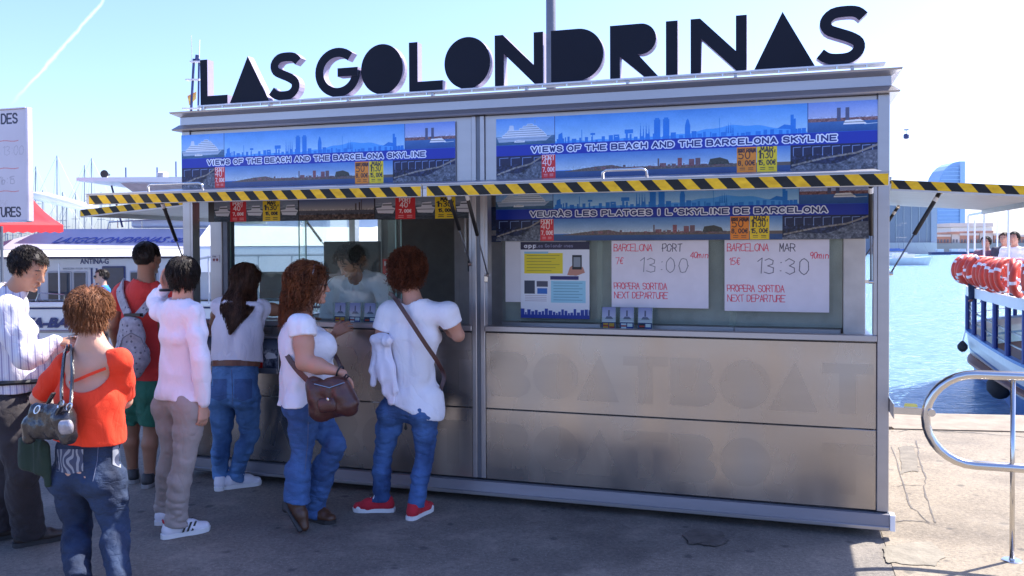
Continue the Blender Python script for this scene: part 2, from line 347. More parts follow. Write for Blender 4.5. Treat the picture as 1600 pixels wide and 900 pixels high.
FONT = {
 'A': [[(0, 0), (.5, 1), (1, 0)], [(.2, .35), (.8, .35)]], 'B': [[(0, 0), (0, 1), (.7, 1), (.95, .87), (.95, .65), (.7, .52), (0, .52)], [(.7, .52), (1, .4), (1, .12), (.75, 0), (0, 0)]],
 'C': [arc(.5, .5, .5, .5, 50, 310, 10)], 'D': [[(0, 0), (0, 1), (.55, 1), (.9, .8), (1, .5), (.9, .2), (.55, 0), (0, 0)]],
 'E': [[(1, 0), (0, 0), (0, 1), (1, 1)], [(0, .5), (.85, .5)]], 'F': [[(0, 0), (0, 1), (1, 1)], [(0, .5), (.85, .5)]],
 'G': [arc(.5, .5, .5, .5, 50, 350, 10)+[(.55, .42)]], 'H': [[(0, 0), (0, 1)], [(1, 0), (1, 1)], [(0, .5), (1, .5)]], 'I': [[(.5, 0), (.5, 1)]],
 'J': [[(.9, 1), (.9, .25), (.7, 0), (.3, 0), (.05, .25)]], 'K': [[(0, 0), (0, 1)], [(1, 1), (0, .45)], [(.3, .6), (1, 0)]], 'L': [[(0, 1), (0, 0), (.9, 0)]],
 'M': [[(0, 0), (.08, 1), (.5, .3), (.92, 1), (1, 0)]], 'N': [[(0, 0), (0, 1), (1, 0), (1, 1)]], 'O': [arc(.5, .5, .5, .5, 0, 360, 14)],
 'P': [[(0, 0), (0, 1), (.7, 1), (1, .85), (1, .6), (.7, .45), (0, .45)]], 'Q': [arc(.5, .5, .5, .5, 0, 360, 14), [(.6, .3), (1, 0)]],
 'R': [[(0, 0), (0, 1), (.7, 1), (1, .85), (1, .6), (.7, .47), (0, .47)], [(.55, .47), (1, 0)]],
 'S': [[(.95, .8), (.75, .97), (.3, 1), (.05, .83), (.1, .6), (.5, .5), (.9, .4), (1, .2), (.75, .02), (.3, 0), (.03, .18)]],
 'T': [[(0, 1), (1, 1)], [(.5, 1), (.5, 0)]], 'U': [[(0, 1), (0, .3), (.2, .03), (.5, 0), (.8, .03), (1, .3), (1, 1)]], 'V': [[(0, 1), (.5, 0), (1, 1)]],
 'W': [[(0, 1), (.25, 0), (.5, .8), (.75, 0), (1, 1)]], 'X': [[(0, 0), (1, 1)], [(0, 1), (1, 0)]], 'Y': [[(0, 1), (.5, .5), (1, 1)], [(.5, .5), (.5, 0)]],
 'Z': [[(0, 1), (1, 1), (0, 0), (1, 0)]], '0': [arc(.5, .5, .45, .5, 0, 360, 12)], '1': [[(.15, .8), (.5, 1), (.5, 0)]],
 '2': [[(.05, .8), (.3, 1), (.7, 1), (.93, .75), (.8, .5), (0, 0), (1, 0)]], '3': [[(.05, .9), (.4, 1), (.85, .87), (.85, .65), (.4, .52), (.9, .4), (.92, .13), (.5, 0), (.05, .1)]],
 '4': [[(.75, 0), (.75, 1), (0, .3), (1, .3)]], '5': [[(.9, 1), (.15, 1), (.1, .55), (.6, .62), (.95, .4), (.85, .1), (.45, 0), (.05, .1)]],
 '7': [[(0, 1), (1, 1), (.4, 0)]], '8': [arc(.5, .75, .38, .25, 0, 360, 8), arc(.5, .26, .45, .26, 0, 360, 8)], '9': [arc(.5, .7, .42, .3, 0, 360, 10), [(.92, .7), (.75, 0)]],
 '6': [arc(.5, .3, .42, .3, 0, 360, 10), [(.08, .3), (.3, 1)]],
 "'": [[(.3, 1.05), (.2, .75)]], '.': [[(.2, .02), (.25, .02)]], ',': [[(.3, .05), (.2, -.15)]], ':': [[(.3, .2), (.32, .2)], [(.3, .75), (.32, .75)]], '-': [[(.15, .45), (.85, .45)]],
 'h': [[(0, 0), (0, 1)], [(0, .5), (.4, .65), (.8, .5), (.8, 0)]], 'm': [[(0, 0), (0, .6)], [(0, .5), (.3, .62), (.5, .45), (.5, 0)], [(.5, .45), (.8, .62), (1, .45), (1, 0)]],
 'i': [[(.5, 0), (.5, .6)]], 'n': [[(0, 0), (0, .6)], [(0, .45), (.5, .62), (.8, .45), (.8, 0)]], 'a': [arc(.4, .3, .35, .3, 0, 360, 8), [(.78, .6), (.78, 0)]], 'p': [arc(.4, .3, .35, .3, 0, 360, 8), [(.05, .6), (.05, -.3)]],
 'e': [[(.8, .1), (.4, 0), (.05, .3), (.4, .6), (.8, .35), (.1, .3)]], 's': [[(.75, .55), (.3, .6), (.1, .45), (.7, .2), (.6, 0), (.1, .05)]], 'L_': [],
 'l': [[(.4, 0), (.4, 1)]], 'o': [arc(.4, .3, .37, .3, 0, 360, 8)], 'd': [arc(.4, .3, .35, .3, 0, 360, 8), [(.78, 1), (.78, 0)]], 'r': [[(.1, 0), (.1, .6)], [(.1, .4), (.6, .6)]],
 'c': [arc(.4, .3, .37, .3, 50, 310, 8)], 'x': [[(0, 0), (.7, .6)], [(0, .6), (.7, 0)]], 't': [[(.4, .9), (.4, 0)], [(.1, .6), (.8, .6)]], 'u': [[(.1, .6), (.15, .05), (.6, 0), (.75, .2), (.75, .6)]],
 'E_': [], '€': [arc(.55, .5, .45, .5, 50, 310, 10), [(-.1, .6), (.7, .6)], [(-.1, .4), (.6, .4)]], 'À': [[(0, 0), (.5, 1), (1, 0)], [(.2, .35), (.8, .35)], [(.3, 1.35), (.55, 1.12)]],
}
# ================================================================== SETTING
M_alu = mat('anodised_aluminium', (.40, .39, .41), rough=.36, metal=.85, var=.06, scale=3, bump=.04, bscale=80, stretch=(.3, 1, 3))
M_aludark = mat('shadow_gap_metal', (.16, .17, .2), rough=.45, metal=.6, var=.1, bump=0)
M_panel = mat('brushed_steel_panel', (.43, .392, .36), rough=.24, metal=.92, var=.07, scale=1.6, bump=.025, bscale=140, stretch=(.15, 1, 2.2))
M_ghost = mat('matt_letter_mark', (.398, .358, .324), rough=.28, metal=.92, var=.05, scale=3, bump=.02, bscale=140, stretch=(.15, 1, 2))
M_white = mat('white_paint', (.78, .78, .8), rough=.4, var=.04, scale=3, bump=.02)
def blotch(M, lo, hi, sc, bumpd):
    N = M.node_tree.nodes; L = M.node_tree.links; b = N['Principled BSDF']; tc = N.new('ShaderNodeTexCoord')
    mp = N.new('ShaderNodeMapping'); mp.inputs['Scale'].default_value = (1.6, 1, .7); L.new(tc.outputs['Object'], mp.inputs[0])
    n = N.new('ShaderNodeTexNoise'); n.inputs['Scale'].default_value = sc; n.inputs['Detail'].default_value = 3; n.inputs['Roughness'].default_value = .5; L.new(mp.outputs[0], n.inputs[0])
    r = N.new('ShaderNodeMapRange'); r.inputs[1].default_value = .3; r.inputs[2].default_value = .7; r.inputs[3].default_value = lo; r.inputs[4].default_value = hi; L.new(n.outputs['Fac'], r.inputs[0]); L.new(r.outputs[0], b.inputs['Roughness'])
    n2 = N.new('ShaderNodeTexNoise'); n2.inputs['Scale'].default_value = 1.3; n2.inputs['Detail'].default_value = 1; L.new(tc.outputs['Object'], n2.inputs[0])
    bp = N.new('ShaderNodeBump'); bp.inputs['Strength'].default_value = 1; bp.inputs['Distance'].default_value = bumpd; L.new(n2.outputs['Fac'], bp.inputs['Height'])
    old = b.inputs['Normal'].links
    if old: L.new(old[0].from_socket, bp.inputs['Normal'])
    L.new(bp.outputs[0], b.inputs['Normal'])
blotch(M_panel, .17, .33, 2.2, .03); blotch(M_ghost, .22, .36, 2.2, .03)
M_skirt = mat('skirt_metal', (.24, .23, .26), rough=.5, metal=.6, var=.12, scale=4, bump=.08, bscale=30, stretch=(.3, 1, 2))
M_black = mat('black_plastic', (.02, .02, .024), rough=.45, var=.2, bump=.03)
M_steel = mat('polished_steel', (.62, .6, .58), rough=.16, metal=1, var=.05, scale=5, bump=.015, bscale=30)
M_rubber = mat('dark_rubber', (.03, .03, .035), rough=.8)
M_inner = mat('dark_booth_lining', (.14, .125, .125), rough=.6, var=.12)
GLASS = glass_mat('booth_glass', alpha=.02)
GLASSG = glass_mat('dark_sign_glass', (.95, .975, .96), .10, .04)

# ground sheet with dark tarmac, concrete coloured paler as if sunlit, quay edge
def ground_mat():
    M = bpy.data.materials.new('tarmac'); M.use_nodes = True; N = M.node_tree.nodes; L = M.node_tree.links; b = N['Principled BSDF']
    tc = N.new('ShaderNodeTexCoord')
    def noise(sc, det=6, rough=.6):
        n = N.new('ShaderNodeTexNoise'); n.inputs['Scale'].default_value = sc; n.inputs['Detail'].default_value = det; n.inputs['Roughness'].default_value = rough
        L.new(tc.outputs['Object'], n.inputs['Vector']); return n
    def ramp(src, p0, c0, p1, c1):
        r = N.new('ShaderNodeValToRGB'); e = r.color_ramp.elements; e[0].position = p0; e[0].color = (*c0, 1); e[1].position = p1; e[1].color = (*c1, 1)
        L.new(src, r.inputs[0]); return r
    def mix(a, b_, fac, mode='MIX'):
        m_ = N.new('ShaderNodeMix'); m_.data_type = 'RGBA'; m_.blend_type = mode
        if isinstance(fac, float): m_.inputs[0].default_value = fac
        else: L.new(fac, m_.inputs[0])
        L.new(a, m_.inputs[6]); L.new(b_, m_.inputs[7]); return m_.outputs[2]
    big = ramp(noise(.55, 4).outputs['Fac'], .3, (.15, .132, .12), .7, (.215, .19, .168))
    fine = ramp(noise(42, 8, .8).outputs['Fac'], .36, (.6, .6, .6), .66, (1.3, 1.28, 1.22))
    c = mix(big.outputs[0], fine.outputs[0], 1.0, 'MULTIPLY')
    # pale aggregate
    v = N.new('ShaderNodeTexVoronoi'); v.inputs['Scale'].default_value = 55; L.new(tc.outputs['Object'], v.inputs['Vector'])
    vr = ramp(v.outputs['Distance'], .12, (1, 1, 1), .2, (0, 0, 0))
    agg = N.new('ShaderNodeRGB'); agg.outputs[0].default_value = (.4, .36, .31, 1)
    vm = N.new('ShaderNodeMath'); vm.operation = 'MULTIPLY'; vm.inputs[1].default_value = .55; L.new(vr.outputs[0], vm.inputs[0])
    c = mix(c, agg.outputs[0], vm.outputs[0])
    # dark gum spots
    v2 = N.new('ShaderNodeTexVoronoi'); v2.voronoi_dimensions = '2D'; v2.inputs['Scale'].default_value = 2.4; 
    mp = N.new('ShaderNodeMapping'); mp.inputs['Scale'].default_value = (1, 1, 1); L.new(tc.outputs['Object'], mp.inputs[0]); L.new(mp.outputs[0], v2.inputs['Vector'])
    nn = noise(9, 4); ad = N.new('ShaderNodeMath'); ad.operation = 'MULTIPLY_ADD'; ad.inputs[1].default_value = .20; L.new(nn.outputs['Fac'], ad.inputs[0]); L.new(v2.outputs['Distance'], ad.inputs[2])
    sp = ramp(ad.outputs[0], .13, (1, 1, 1), .17, (0, 0, 0)); dk = N.new('ShaderNodeRGB'); dk.outputs[0].default_value = (.035, .033, .036, 1)
    sm = N.new('ShaderNodeMath'); sm.operation = 'MULTIPLY'; sm.inputs[1].default_value = .6; L.new(sp.outputs[0], sm.inputs[0])
    c = mix(c, dk.outputs[0], sm.outputs[0])
    # worn stains
    st = ramp(noise(1.7, 8, .75).outputs['Fac'], .50, (0, 0, 0), .68, (.6, .6, .6)); lt = N.new('ShaderNodeRGB'); lt.outputs[0].default_value = (.36, .31, .26, 1)
    c = mix(c, lt.outputs[0], st.outputs[0])
    ds = ramp(noise(.9, 7, .7).outputs['Fac'], .30, (.55, .55, .58), .50, (1, 1, 1)); c = mix(c, ds.outputs[0], 1.0, 'MULTIPLY')
    L.new(c, b.inputs['Base Color']); b.inputs['Roughness'].default_value = .85
    bp = N.new('ShaderNodeBump'); bp.inputs['Strength'].default_value = .5; bp.inputs['Distance'].default_value = .012
    L.new(noise(70, 6, .75).outputs['Fac'], bp.inputs['Height']); L.new(bp.outputs[0], b.inputs['Normal'])
    return M
M_tarmac = ground_mat()
M_stone = mat('quay_stone', (.25, .20, .148), rough=.85, var=.22, scale=5, bump=.5, bscale=30)
M_stonewall = mat('quay_wall_stone', (.2, .18, .15), rough=.9, var=.3, scale=3, bump=.6, bscale=12)
# quay line (inner edge of coping), direction rotated about 10 degrees
QP = np.array([0.42, 3.13]); QD = np.array([1.139, .202]); QD = QD/np.linalg.norm(QD); QN = np.array([-QD[1], QD[0]])
def q(s, t): p = QP+QD*s+QN*t; return (p[0], p[1])
# one ground sheet, finely cut near the camera is not needed: colour and relief are in the material
g0 = [q(-150, 0), q(150, 0), q(150, -400), q(-150, -400)]
mb = MB(); mb.add([(x, y, 0) for x, y in g0[::-1]], [(0, 1, 2, 3)]) ; 
o = mesh_obj('ground', [(g0[3][0], g0[3][1], 0), (g0[2][0], g0[2][1], 0), (g0[1][0], g0[1][1], 0), (g0[0][0], g0[0][1], 0)], [(0, 1, 2, 3)], M_tarmac); T(o, kind='structure')
def sunlit_concrete_mat():  # tarmac copy made paler: sunlit brightness is put into the concrete's colour
    M = M_tarmac.copy(); M.name = 'sunlit_quay_concrete'
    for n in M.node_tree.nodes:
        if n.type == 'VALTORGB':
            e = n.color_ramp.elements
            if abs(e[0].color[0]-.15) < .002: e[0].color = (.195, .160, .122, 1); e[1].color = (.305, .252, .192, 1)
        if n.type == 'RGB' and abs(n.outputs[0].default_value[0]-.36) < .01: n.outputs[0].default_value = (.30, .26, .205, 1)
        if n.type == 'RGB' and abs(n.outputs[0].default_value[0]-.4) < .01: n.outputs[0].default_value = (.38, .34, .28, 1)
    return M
M_sunlit_conc = sunlit_concrete_mat()
pv = [(-.03, -1.35), (30, -1.35)]; s0_ = (-.03-QP[0]-QN[0]*0)/QD[0]; e0 = q(s0_, 0); e1 = q(28, 0)
o = mesh_obj('sunlit_concrete_paving', [(-.03, -1.35, .004), (30, -1.35, .004), (e1[0], e1[1], .004), (e0[0], e0[1], .004)], [(0, 1, 2, 3)], M_sunlit_conc); T(o, kind='structure')  # separate sheet, coloured brighter to stand for ground in sun
quay = bpy.data.objects.new('quay_edge', None); COL.objects.link(quay); T(quay, kind='structure')
s = -14.0; i = 0
while s < 14:
    L_ = 1.15+random.random()*.5; mb = MB()
    a = [q(s+.008, .006), q(s+L_-.008, .006), q(s+L_-.008, .78+random.uniform(-.01, .01)), q(s+.008, .78+random.uniform(-.01, .01))]
    h = random.uniform(.012, .03)
    mb.hexa([(x, y, -.3) for x, y in a]+[(x, y, h) for x, y in a]); mb.obj('stone', M_stone, quay); s += L_
mb = MB(); a = [q(-150, .0), q(-14, .0), q(-14, .76), q(-150, .76)]; mb.hexa([(x, y, -.3) for x, y in a]+[(x, y, .02) for x, y in a])
a = [q(s, .0), q(150, .0), q(150, .76), q(s, .76)]; mb.hexa([(x, y, -.3) for x, y in a]+[(x, y, .02) for x, y in a])
a = [q(-150, .0), q(150, .0), q(150, .70), q(-150, .70)]; mb.hexa([(x, y, -4) for x, y in a]+[(x, y, -.302) for x, y in a])
mb.obj('quay_wall', M_stonewall, quay)
# paving repair patches and the cracked lines on the lit ground
M_patch = mat('repair_mortar', (.235, .205, .16), rough=.9, var=.2, scale=9, bump=.6, bscale=45)
M_patchd = mat('old_cover_metal', (.10, .085, .075), rough=.8, var=.3, scale=12, bump=.6, bscale=60)
def patch(pts, material, name='ground_patch', z=.008):
    c = np.mean([atZ(*p) for p in pts], 0); P = []
    pts2 = []
    for i_ in range(len(pts)):
        a_ = np.array(pts[i_]); b_ = np.array(pts[(i_+1) % len(pts)])
        for t in np.arange(0, 1, .08): pts2.append(a_*(1-t)+b_*t+rng.normal(0, 1.1, 2)*(1.0, .55)+np.array([2.2, 1.2])*sin(t*pi)*(1 if i_ % 2 else -1))
    for p in pts2: w = atZ(*p); P.append((w[0], w[1], z))
    o = mesh_obj(name, P, [tuple(range(len(P)-1, -1, -1))], material); T(o, kind='structure')
patch([(1382, 856), (1455, 848), (1478, 872), (1462, 886), (1385, 880)], M_patch)
patch([(1066, 838), (1090, 828), (1128, 832), (1138, 846), (1118, 856), (1076, 852)], M_patchd)
patch([(1403, 700), (1428, 698), (1434, 738), (1408, 742)], mat('old_mortar', (.165, .142, .112), rough=.9, var=.25, scale=10, bump=.5))
def crack(pts, w=.012):
    pts = [tuple(np.array(pts[i_])*(1-t)+np.array(pts[i_+1])*t+rng.normal(0, .9, 2)) for i_ in range(len(pts)-1) for t in (0, .2, .4, .6, .8)]+[pts[-1]]
    P = [atZ(*p) for p in pts]; V = []; F = []
    for i_, p in enumerate(P):
        d = (P[min(i_+1, len(P)-1)]-P[max(i_-1, 0)]); n = np.array([-d[1], d[0]]); n = n/np.linalg.norm(n)*w*random.uniform(.2, 1.1)/2
        V += [(p[0]+n[0], p[1]+n[1], .007), (p[0]-n[0], p[1]-n[1], .007)]
    F = [(2*i_, 2*i_+1, 2*i_+3, 2*i_+2) for i_ in range(len(P)-1)]
    T(mesh_obj('ground_crack', V, F, M_patchd), kind='structure')
crack([(1432, 690), (1437, 720), (1446, 748), (1443, 762), (1455, 800), (1462, 818)])
crack([(1393, 700), (1410, 752), (1420, 790), (1452, 818)]); crack([(1395, 818), (1425, 815), (1462, 820)]); crack([(1395, 762), (1440, 760)], .008)
crack([(1393, 676), (1440, 672), (1520, 678), (1600, 684)], .018)

# water
def water_mat():
    M = bpy.data.materials.new('harbour_water'); M.use_nodes = True; N = M.node_tree.nodes; L = M.node_tree.links; b = N['Principled BSDF']
    b.inputs['Base Color'].default_value = (.14, .27, .38, 1); b.inputs['Roughness'].default_value = .2; b.inputs['IOR'].default_value = 1.33
    tc = N.new('ShaderNodeTexCoord'); mp = N.new('ShaderNodeMapping'); mp.inputs['Scale'].default_value = (.55, 1.3, 1); mp.inputs['Rotation'].default_value = (0, 0, radians(-8))
    L.new(tc.outputs['Object'], mp.inputs[0]); prev = None
    for sc, st, di in ((.9, .9, .3), (3.2, .95, .14), (9, .95, .06), (24, .8, .02)):
        n = N.new('ShaderNodeTexNoise'); n.inputs['Scale'].default_value = sc; n.inputs['Detail'].default_value = 4; n.inputs['Distortion'].default_value = .4
        L.new(mp.outputs[0], n.inputs[0]); bp = N.new('ShaderNodeBump'); bp.inputs['Strength'].default_value = st; bp.inputs['Distance'].default_value = di
        L.new(n.outputs['Fac'], bp.inputs['Height'])
        if prev: L.new(prev.outputs[0], bp.inputs['Normal'])
        prev = bp
    L.new(prev.outputs[0], b.inputs['Normal']); return M
M_water = water_mat()
a = [q(-3000, .7), q(3000, .7), q(3000, 6000), q(-3000, 6000)]
T(mesh_obj('water', [(x, y, -1.3) for x, y in a], [(0, 1, 2, 3)], M_water), kind='structure')
mb = MB()

# ================================================================== THE KIOSK
KX0, KX1, KD = -4.77, 0.0, 2.62
kiosk = thing('ticket_kiosk', (-2.4, 0, 0), 'grey metal ticket kiosk with hazard striped awnings and steel panels on the quay', 'kiosk')
XD = -2.47   # divider
def kbox(name, x0, x1, y0, y1, z0, z1, material=M_alu, bev=.004, parent=kiosk, label=None):
    return MB().box(x0, x1, y0, y1, z0, z1, bev=bev).obj(name, material, parent, label=label)
# posts
kbox('corner_post', -.064, 0, 0, .12, .143, 2.516); kbox('corner_post', KX0, KX0+.068, 0, .10, .143, 2.516)
kbox('corner_post', -.064, 0, KD-.1, KD, .143, 2.516); kbox('corner_post', KX0, KX0+.064, KD-.1, KD, .143, 2.516)
mb = MB().box(XD-.045, XD-.013, -.004, .10, .15, 2.514, bev=.004).box(XD+.013, XD+.045, -.004, .10, .15, 2.514, bev=.004); mb.obj('divider_post', M_alu, kiosk)
kbox('divider_groove', XD-.0125, XD+.0125, .006, .09, .15, 2.512, M_aludark, 0)
# fascia above the openings (carries the banners), both bays
for x0, x1 in ((KX0+.069, XD-.046), (XD+.046, -.065)): kbox('fascia_panel', x0, x1, .012, .05, 2.085, 2.515, M_alu)
# cornices: sloped lower ledge and flared upper gutter, going all round
def cornice(name, prof, material=M_alu):
    """profile list of (out, z), swept round the rectangle"""
    mb = MB(); rings = []
    for o_, z in prof:
        rings.append([(KX0-o_, -o_, z), (KX1+o_, -o_, z), (KX1+o_, KD+o_, z), (KX0-o_, KD+o_, z)])
    V = [p for r_ in rings for p in r_]; n = len(prof)
    F = [(4*i_+j, 4*i_+(j+1) % 4, 4*((i_+1) % n)+(j+1) % 4, 4*((i_+1) % n)+j) for i_ in range(n) for j in range(4)]
    mb.add(V, F); return mb.obj(name, material, kiosk)
cornice('lower_cornice', [(.0, 2.5165), (.045, 2.5165), (.05, 2.525), (.012, 2.56), (-.02, 2.56), (-.02, 2.5165)])
cornice('upper_fascia', [(.006, 2.5605), (.006, 2.615), (-.03, 2.615), (-.03, 2.5605)])
cornice('gutter', [(.008, 2.6155), (.055, 2.638), (.06, 2.65), (.045, 2.652), (-.03, 2.64), (-.03, 2.6155)])
kbox('roof', KX0+.035, -.035, .035, KD-.035, 2.60, 2.632, M_aludark, 0)
kbox('ceiling', KX0+.07, -.07, .36, KD-.06, 2.46, 2.49, mat('ceiling_board', (.45, .44, .43), rough=.7), 0)
# base skirt
mb = MB(); mb.hexa([(KX0-.02, -.042, .075), (.0, -.042, .075), (.0, -.01, .075), (KX0-.02, -.01, .075), (KX0-.02, -.034, .138), (.0, -.034, .138), (.0, -.01, .138), (KX0-.02, -.01, .138)])
mb.obj('skirt', M_skirt, kiosk)
kbox('skirt_lip', KX0-.02, 0.0, -.050, -.01, .050, .0745, M_alu, .004)
kbox('skirt_end', .002, .03, -.05, .02, .05, .142, M_white, .003)
kbox('floor_frame', KX0, 0, -.009, KD, .06, .14, M_aludark, 0)
for x in (-4.5, -3.2, -1.9, -.15):
    for y in (.15, 2.3): MB().lathe([(.06, 0), (.06, .012), (.02, .014), (.02, .06)], (x, y, 0)).obj('levelling_foot', M_steel, kiosk)
# lower steel panels, two rows in each bay
def geo_letter(ch, w, h):
    if ch == 'O': return [[(w/2+w/2*cos(t), h/2+h/2*sin(t)) for t in np.linspace(0, 2*pi, 29)[:-1]]]
    if ch == 'A': return [[(0, 0), (w, 0), (w*.55, h)]]
    if ch == 'B': return [[(0, 0), (w*.7, 0), (w*.92, h*.1), (w, h*.27), (w*.93, h*.42), (w*.8, h*.52), (w*.9, h*.64), (w*.93, h*.77), (w*.85, h*.93), (w*.65, h), (0, h)]]
    if ch == 'T': return [[(w*.33, 0), (w*.66, 0), (w*.66, h*.8), (w, h*.8), (w, h), (0, h), (0, h*.8), (w*.33, h*.8)]]
marks = {0: 'BOATBOAT', 1: 'BOATBO T'}
for x0, x1 in ((KX0+.070, XD-.047), (XD+.047, -.066)):
    for row, (z0, z1) in enumerate(((.612, 1.105), (.120+.028, .606))):
        p = kbox('lower_panel', x0, x1, .004, .03, z0, z1, M_panel, .003)
        wl_ = (x1-x0)/8.1
        for k_, ch in enumerate(marks[row]):
            if ch == ' ': continue
            hh = .29; ww = wl_*(.95 if ch != 'O' else 1.02); ux = x0+.03+k_*wl_+(.0 if ch != 'A' else -.01); uz = z0+.08
            for po in geo_letter(ch, ww, hh):
                # facing -Y: x to the right, z up
                mm_ = MB().prism([(u, v) for u, v in po], lambda u, v, w: (ux+u, .0035-w, uz+v), .0006)
                mm_.obj('letter_mark', M_ghost, p)
# sill
for x0, x1 in ((KX0+.069, XD-.046), (XD+.046, -.065)):
    kbox('window_sill', x0, x1, -.012, .05, 1.112, 1.15, M_alu, .004)
    kbox('counter', x0, x1, .052, .46, 1.085, 1.112, mat('counter_top', (.16, .14, .13), rough=.35, var=.2), .003)
    kbox('head_rail', x0, x1, .0, .09, 2.0, 2.08, M_alu, .004)
    MB().box(x0, x0+.018, .0, .08, 1.151, 1.999).obj('window_frame', M_alu, kiosk); MB().box(x1-.018, x1, .0, .08, 1.151, 1.999).obj('window_frame', M_alu, kiosk)
# back wall, floor, interior
kbox('back_wall', -4.42, KX1-.07, KD-.06, KD-.02, .14, 2.5, M_inner, 0)
kbox('floor_board', KX0+.07, -.07, .05, KD-.06, .141, .16, M_inner, 0)
kbox('inner_partition', -3.05, -3.01, 1.05, KD-.061, .16, 2.45, mat('grey_partition', (.30, .27, .27), rough=.6), 0)
kbox('inner_partition', -3.009, XD-.05, 1.05, 1.09, .16, 2.45, mat('grey_partition', (.30, .27, .27), rough=.6), 0)
kbox('conduit', -2.96, -2.94, 1.03, 1.049, 1.62, 2.4, M_alu, .003)
kbox('side_wall', KX0+.005, KX0+.04, .45, KD-.11, .14, 1.05, M_alu, 0); kbox('side_wall', -.04, -.005, .45, KD-.11, .14, 1.05, M_alu, 0)
kbox('rear_mullion', -4.46, -4.421, KD-.08, KD, .14, 2.5, M_alu, 0)
# booth posts next to the counter
kbox('booth_post', -4.80+.04, -4.655, .30, .36, 1.113, 2.06, M_alu, .004)
kbox('booth_post', -4.654, -4.612, .31, .40, 1.113, 2.0, M_aludark, 0)
kbox('booth_post', -.225, -.10, .32, .36, 1.113, 2.04, mat('cream_post', (.62, .58, .55), rough=.5), .004)
kbox('booth_post', -2.648, -2.60, .30, .35, 1.113, 2.04, M_alu, .004)
stk = Img(60, 40, (.85, .83, .85)); stk.ell(18, 26, 9, 8, (.5, .2, .25)); stk.ell(42, 26, 9, 8, (.5, .2, .25)); stk.text('ICONA', 6, 12, 7, 1.5, (.3, .3, .35))
panel_img('sticker', (-4.745, .297, 1.555), (-4.675, .297, 1.555), (-4.675, .297, 1.61), (-4.745, .297, 1.61), .001, img_mat('sticker_print', stk.a), M_white, kiosk)
# glass panes with rails
def pane(x0, x1, y, z0, z1, g=GLASS, name='glass_pane'):
    o_ = kbox(name, x0, x1, y, y+.008, z0, z1, g, 0)
    return o_
EDGE = mat('green_glass_edge', (.25, .42, .38), rough=.15, var=.1, bump=0)
for x0, x1, y in ((-4.61, -3.96, .345), (-4.02, -3.235, .36)):
    p = pane(x0, x1, y, 1.14, 1.99); MB().box(x1, x1+.008, y, y+.008, 1.14, 1.99).obj('glass_edge', EDGE, p); MB().box(x0-.006, x0, y, y+.008, 1.14, 1.99).obj('glass_edge', EDGE, p)
p = pane(-3.3, -3.20, .375, 1.14, 1.99); MB().box(-3.2, -3.193, .375, .383, 1.14, 1.99).obj('glass_edge', EDGE, p)
kbox('glass_rail', -4.61, -3.19, .335, .395, 1.113, 1.139, M_alu, .003)
for x0, x1, y in ((-2.42, -1.72, .345), (-1.76, -.86, .36), (-.9, -.226, .345)):
    p = pane(x0, x1, y, 1.15, 1.99, GLASSG); kbox('glass_rail', x0+.03 if x0 > -2 else x0, x1-.012, y-.012, y+.0145, 1.1135, 1.148, M_alu, .003)
kbox('rear_blind', -2.42, -.226, .42, .44, 1.15, 2.0, mat('grey_green_blind', (.33, .35, .335), rough=.7, var=.25, scale=5), 0)
# left bay: side window glass on the left flank
kbox('glass_pane', KX0+.02, KX0+.028, .46, KD-.12, 1.06, 2.06, GLASS, 0)
kbox('side_head_rail', KX0, KX0+.05, .12, KD-.1, 2.06, 2.5, M_alu, 0); kbox('side_head_rail', -.05, 0, .12, KD-.1, 2.06, 2.5, M_alu, 0)

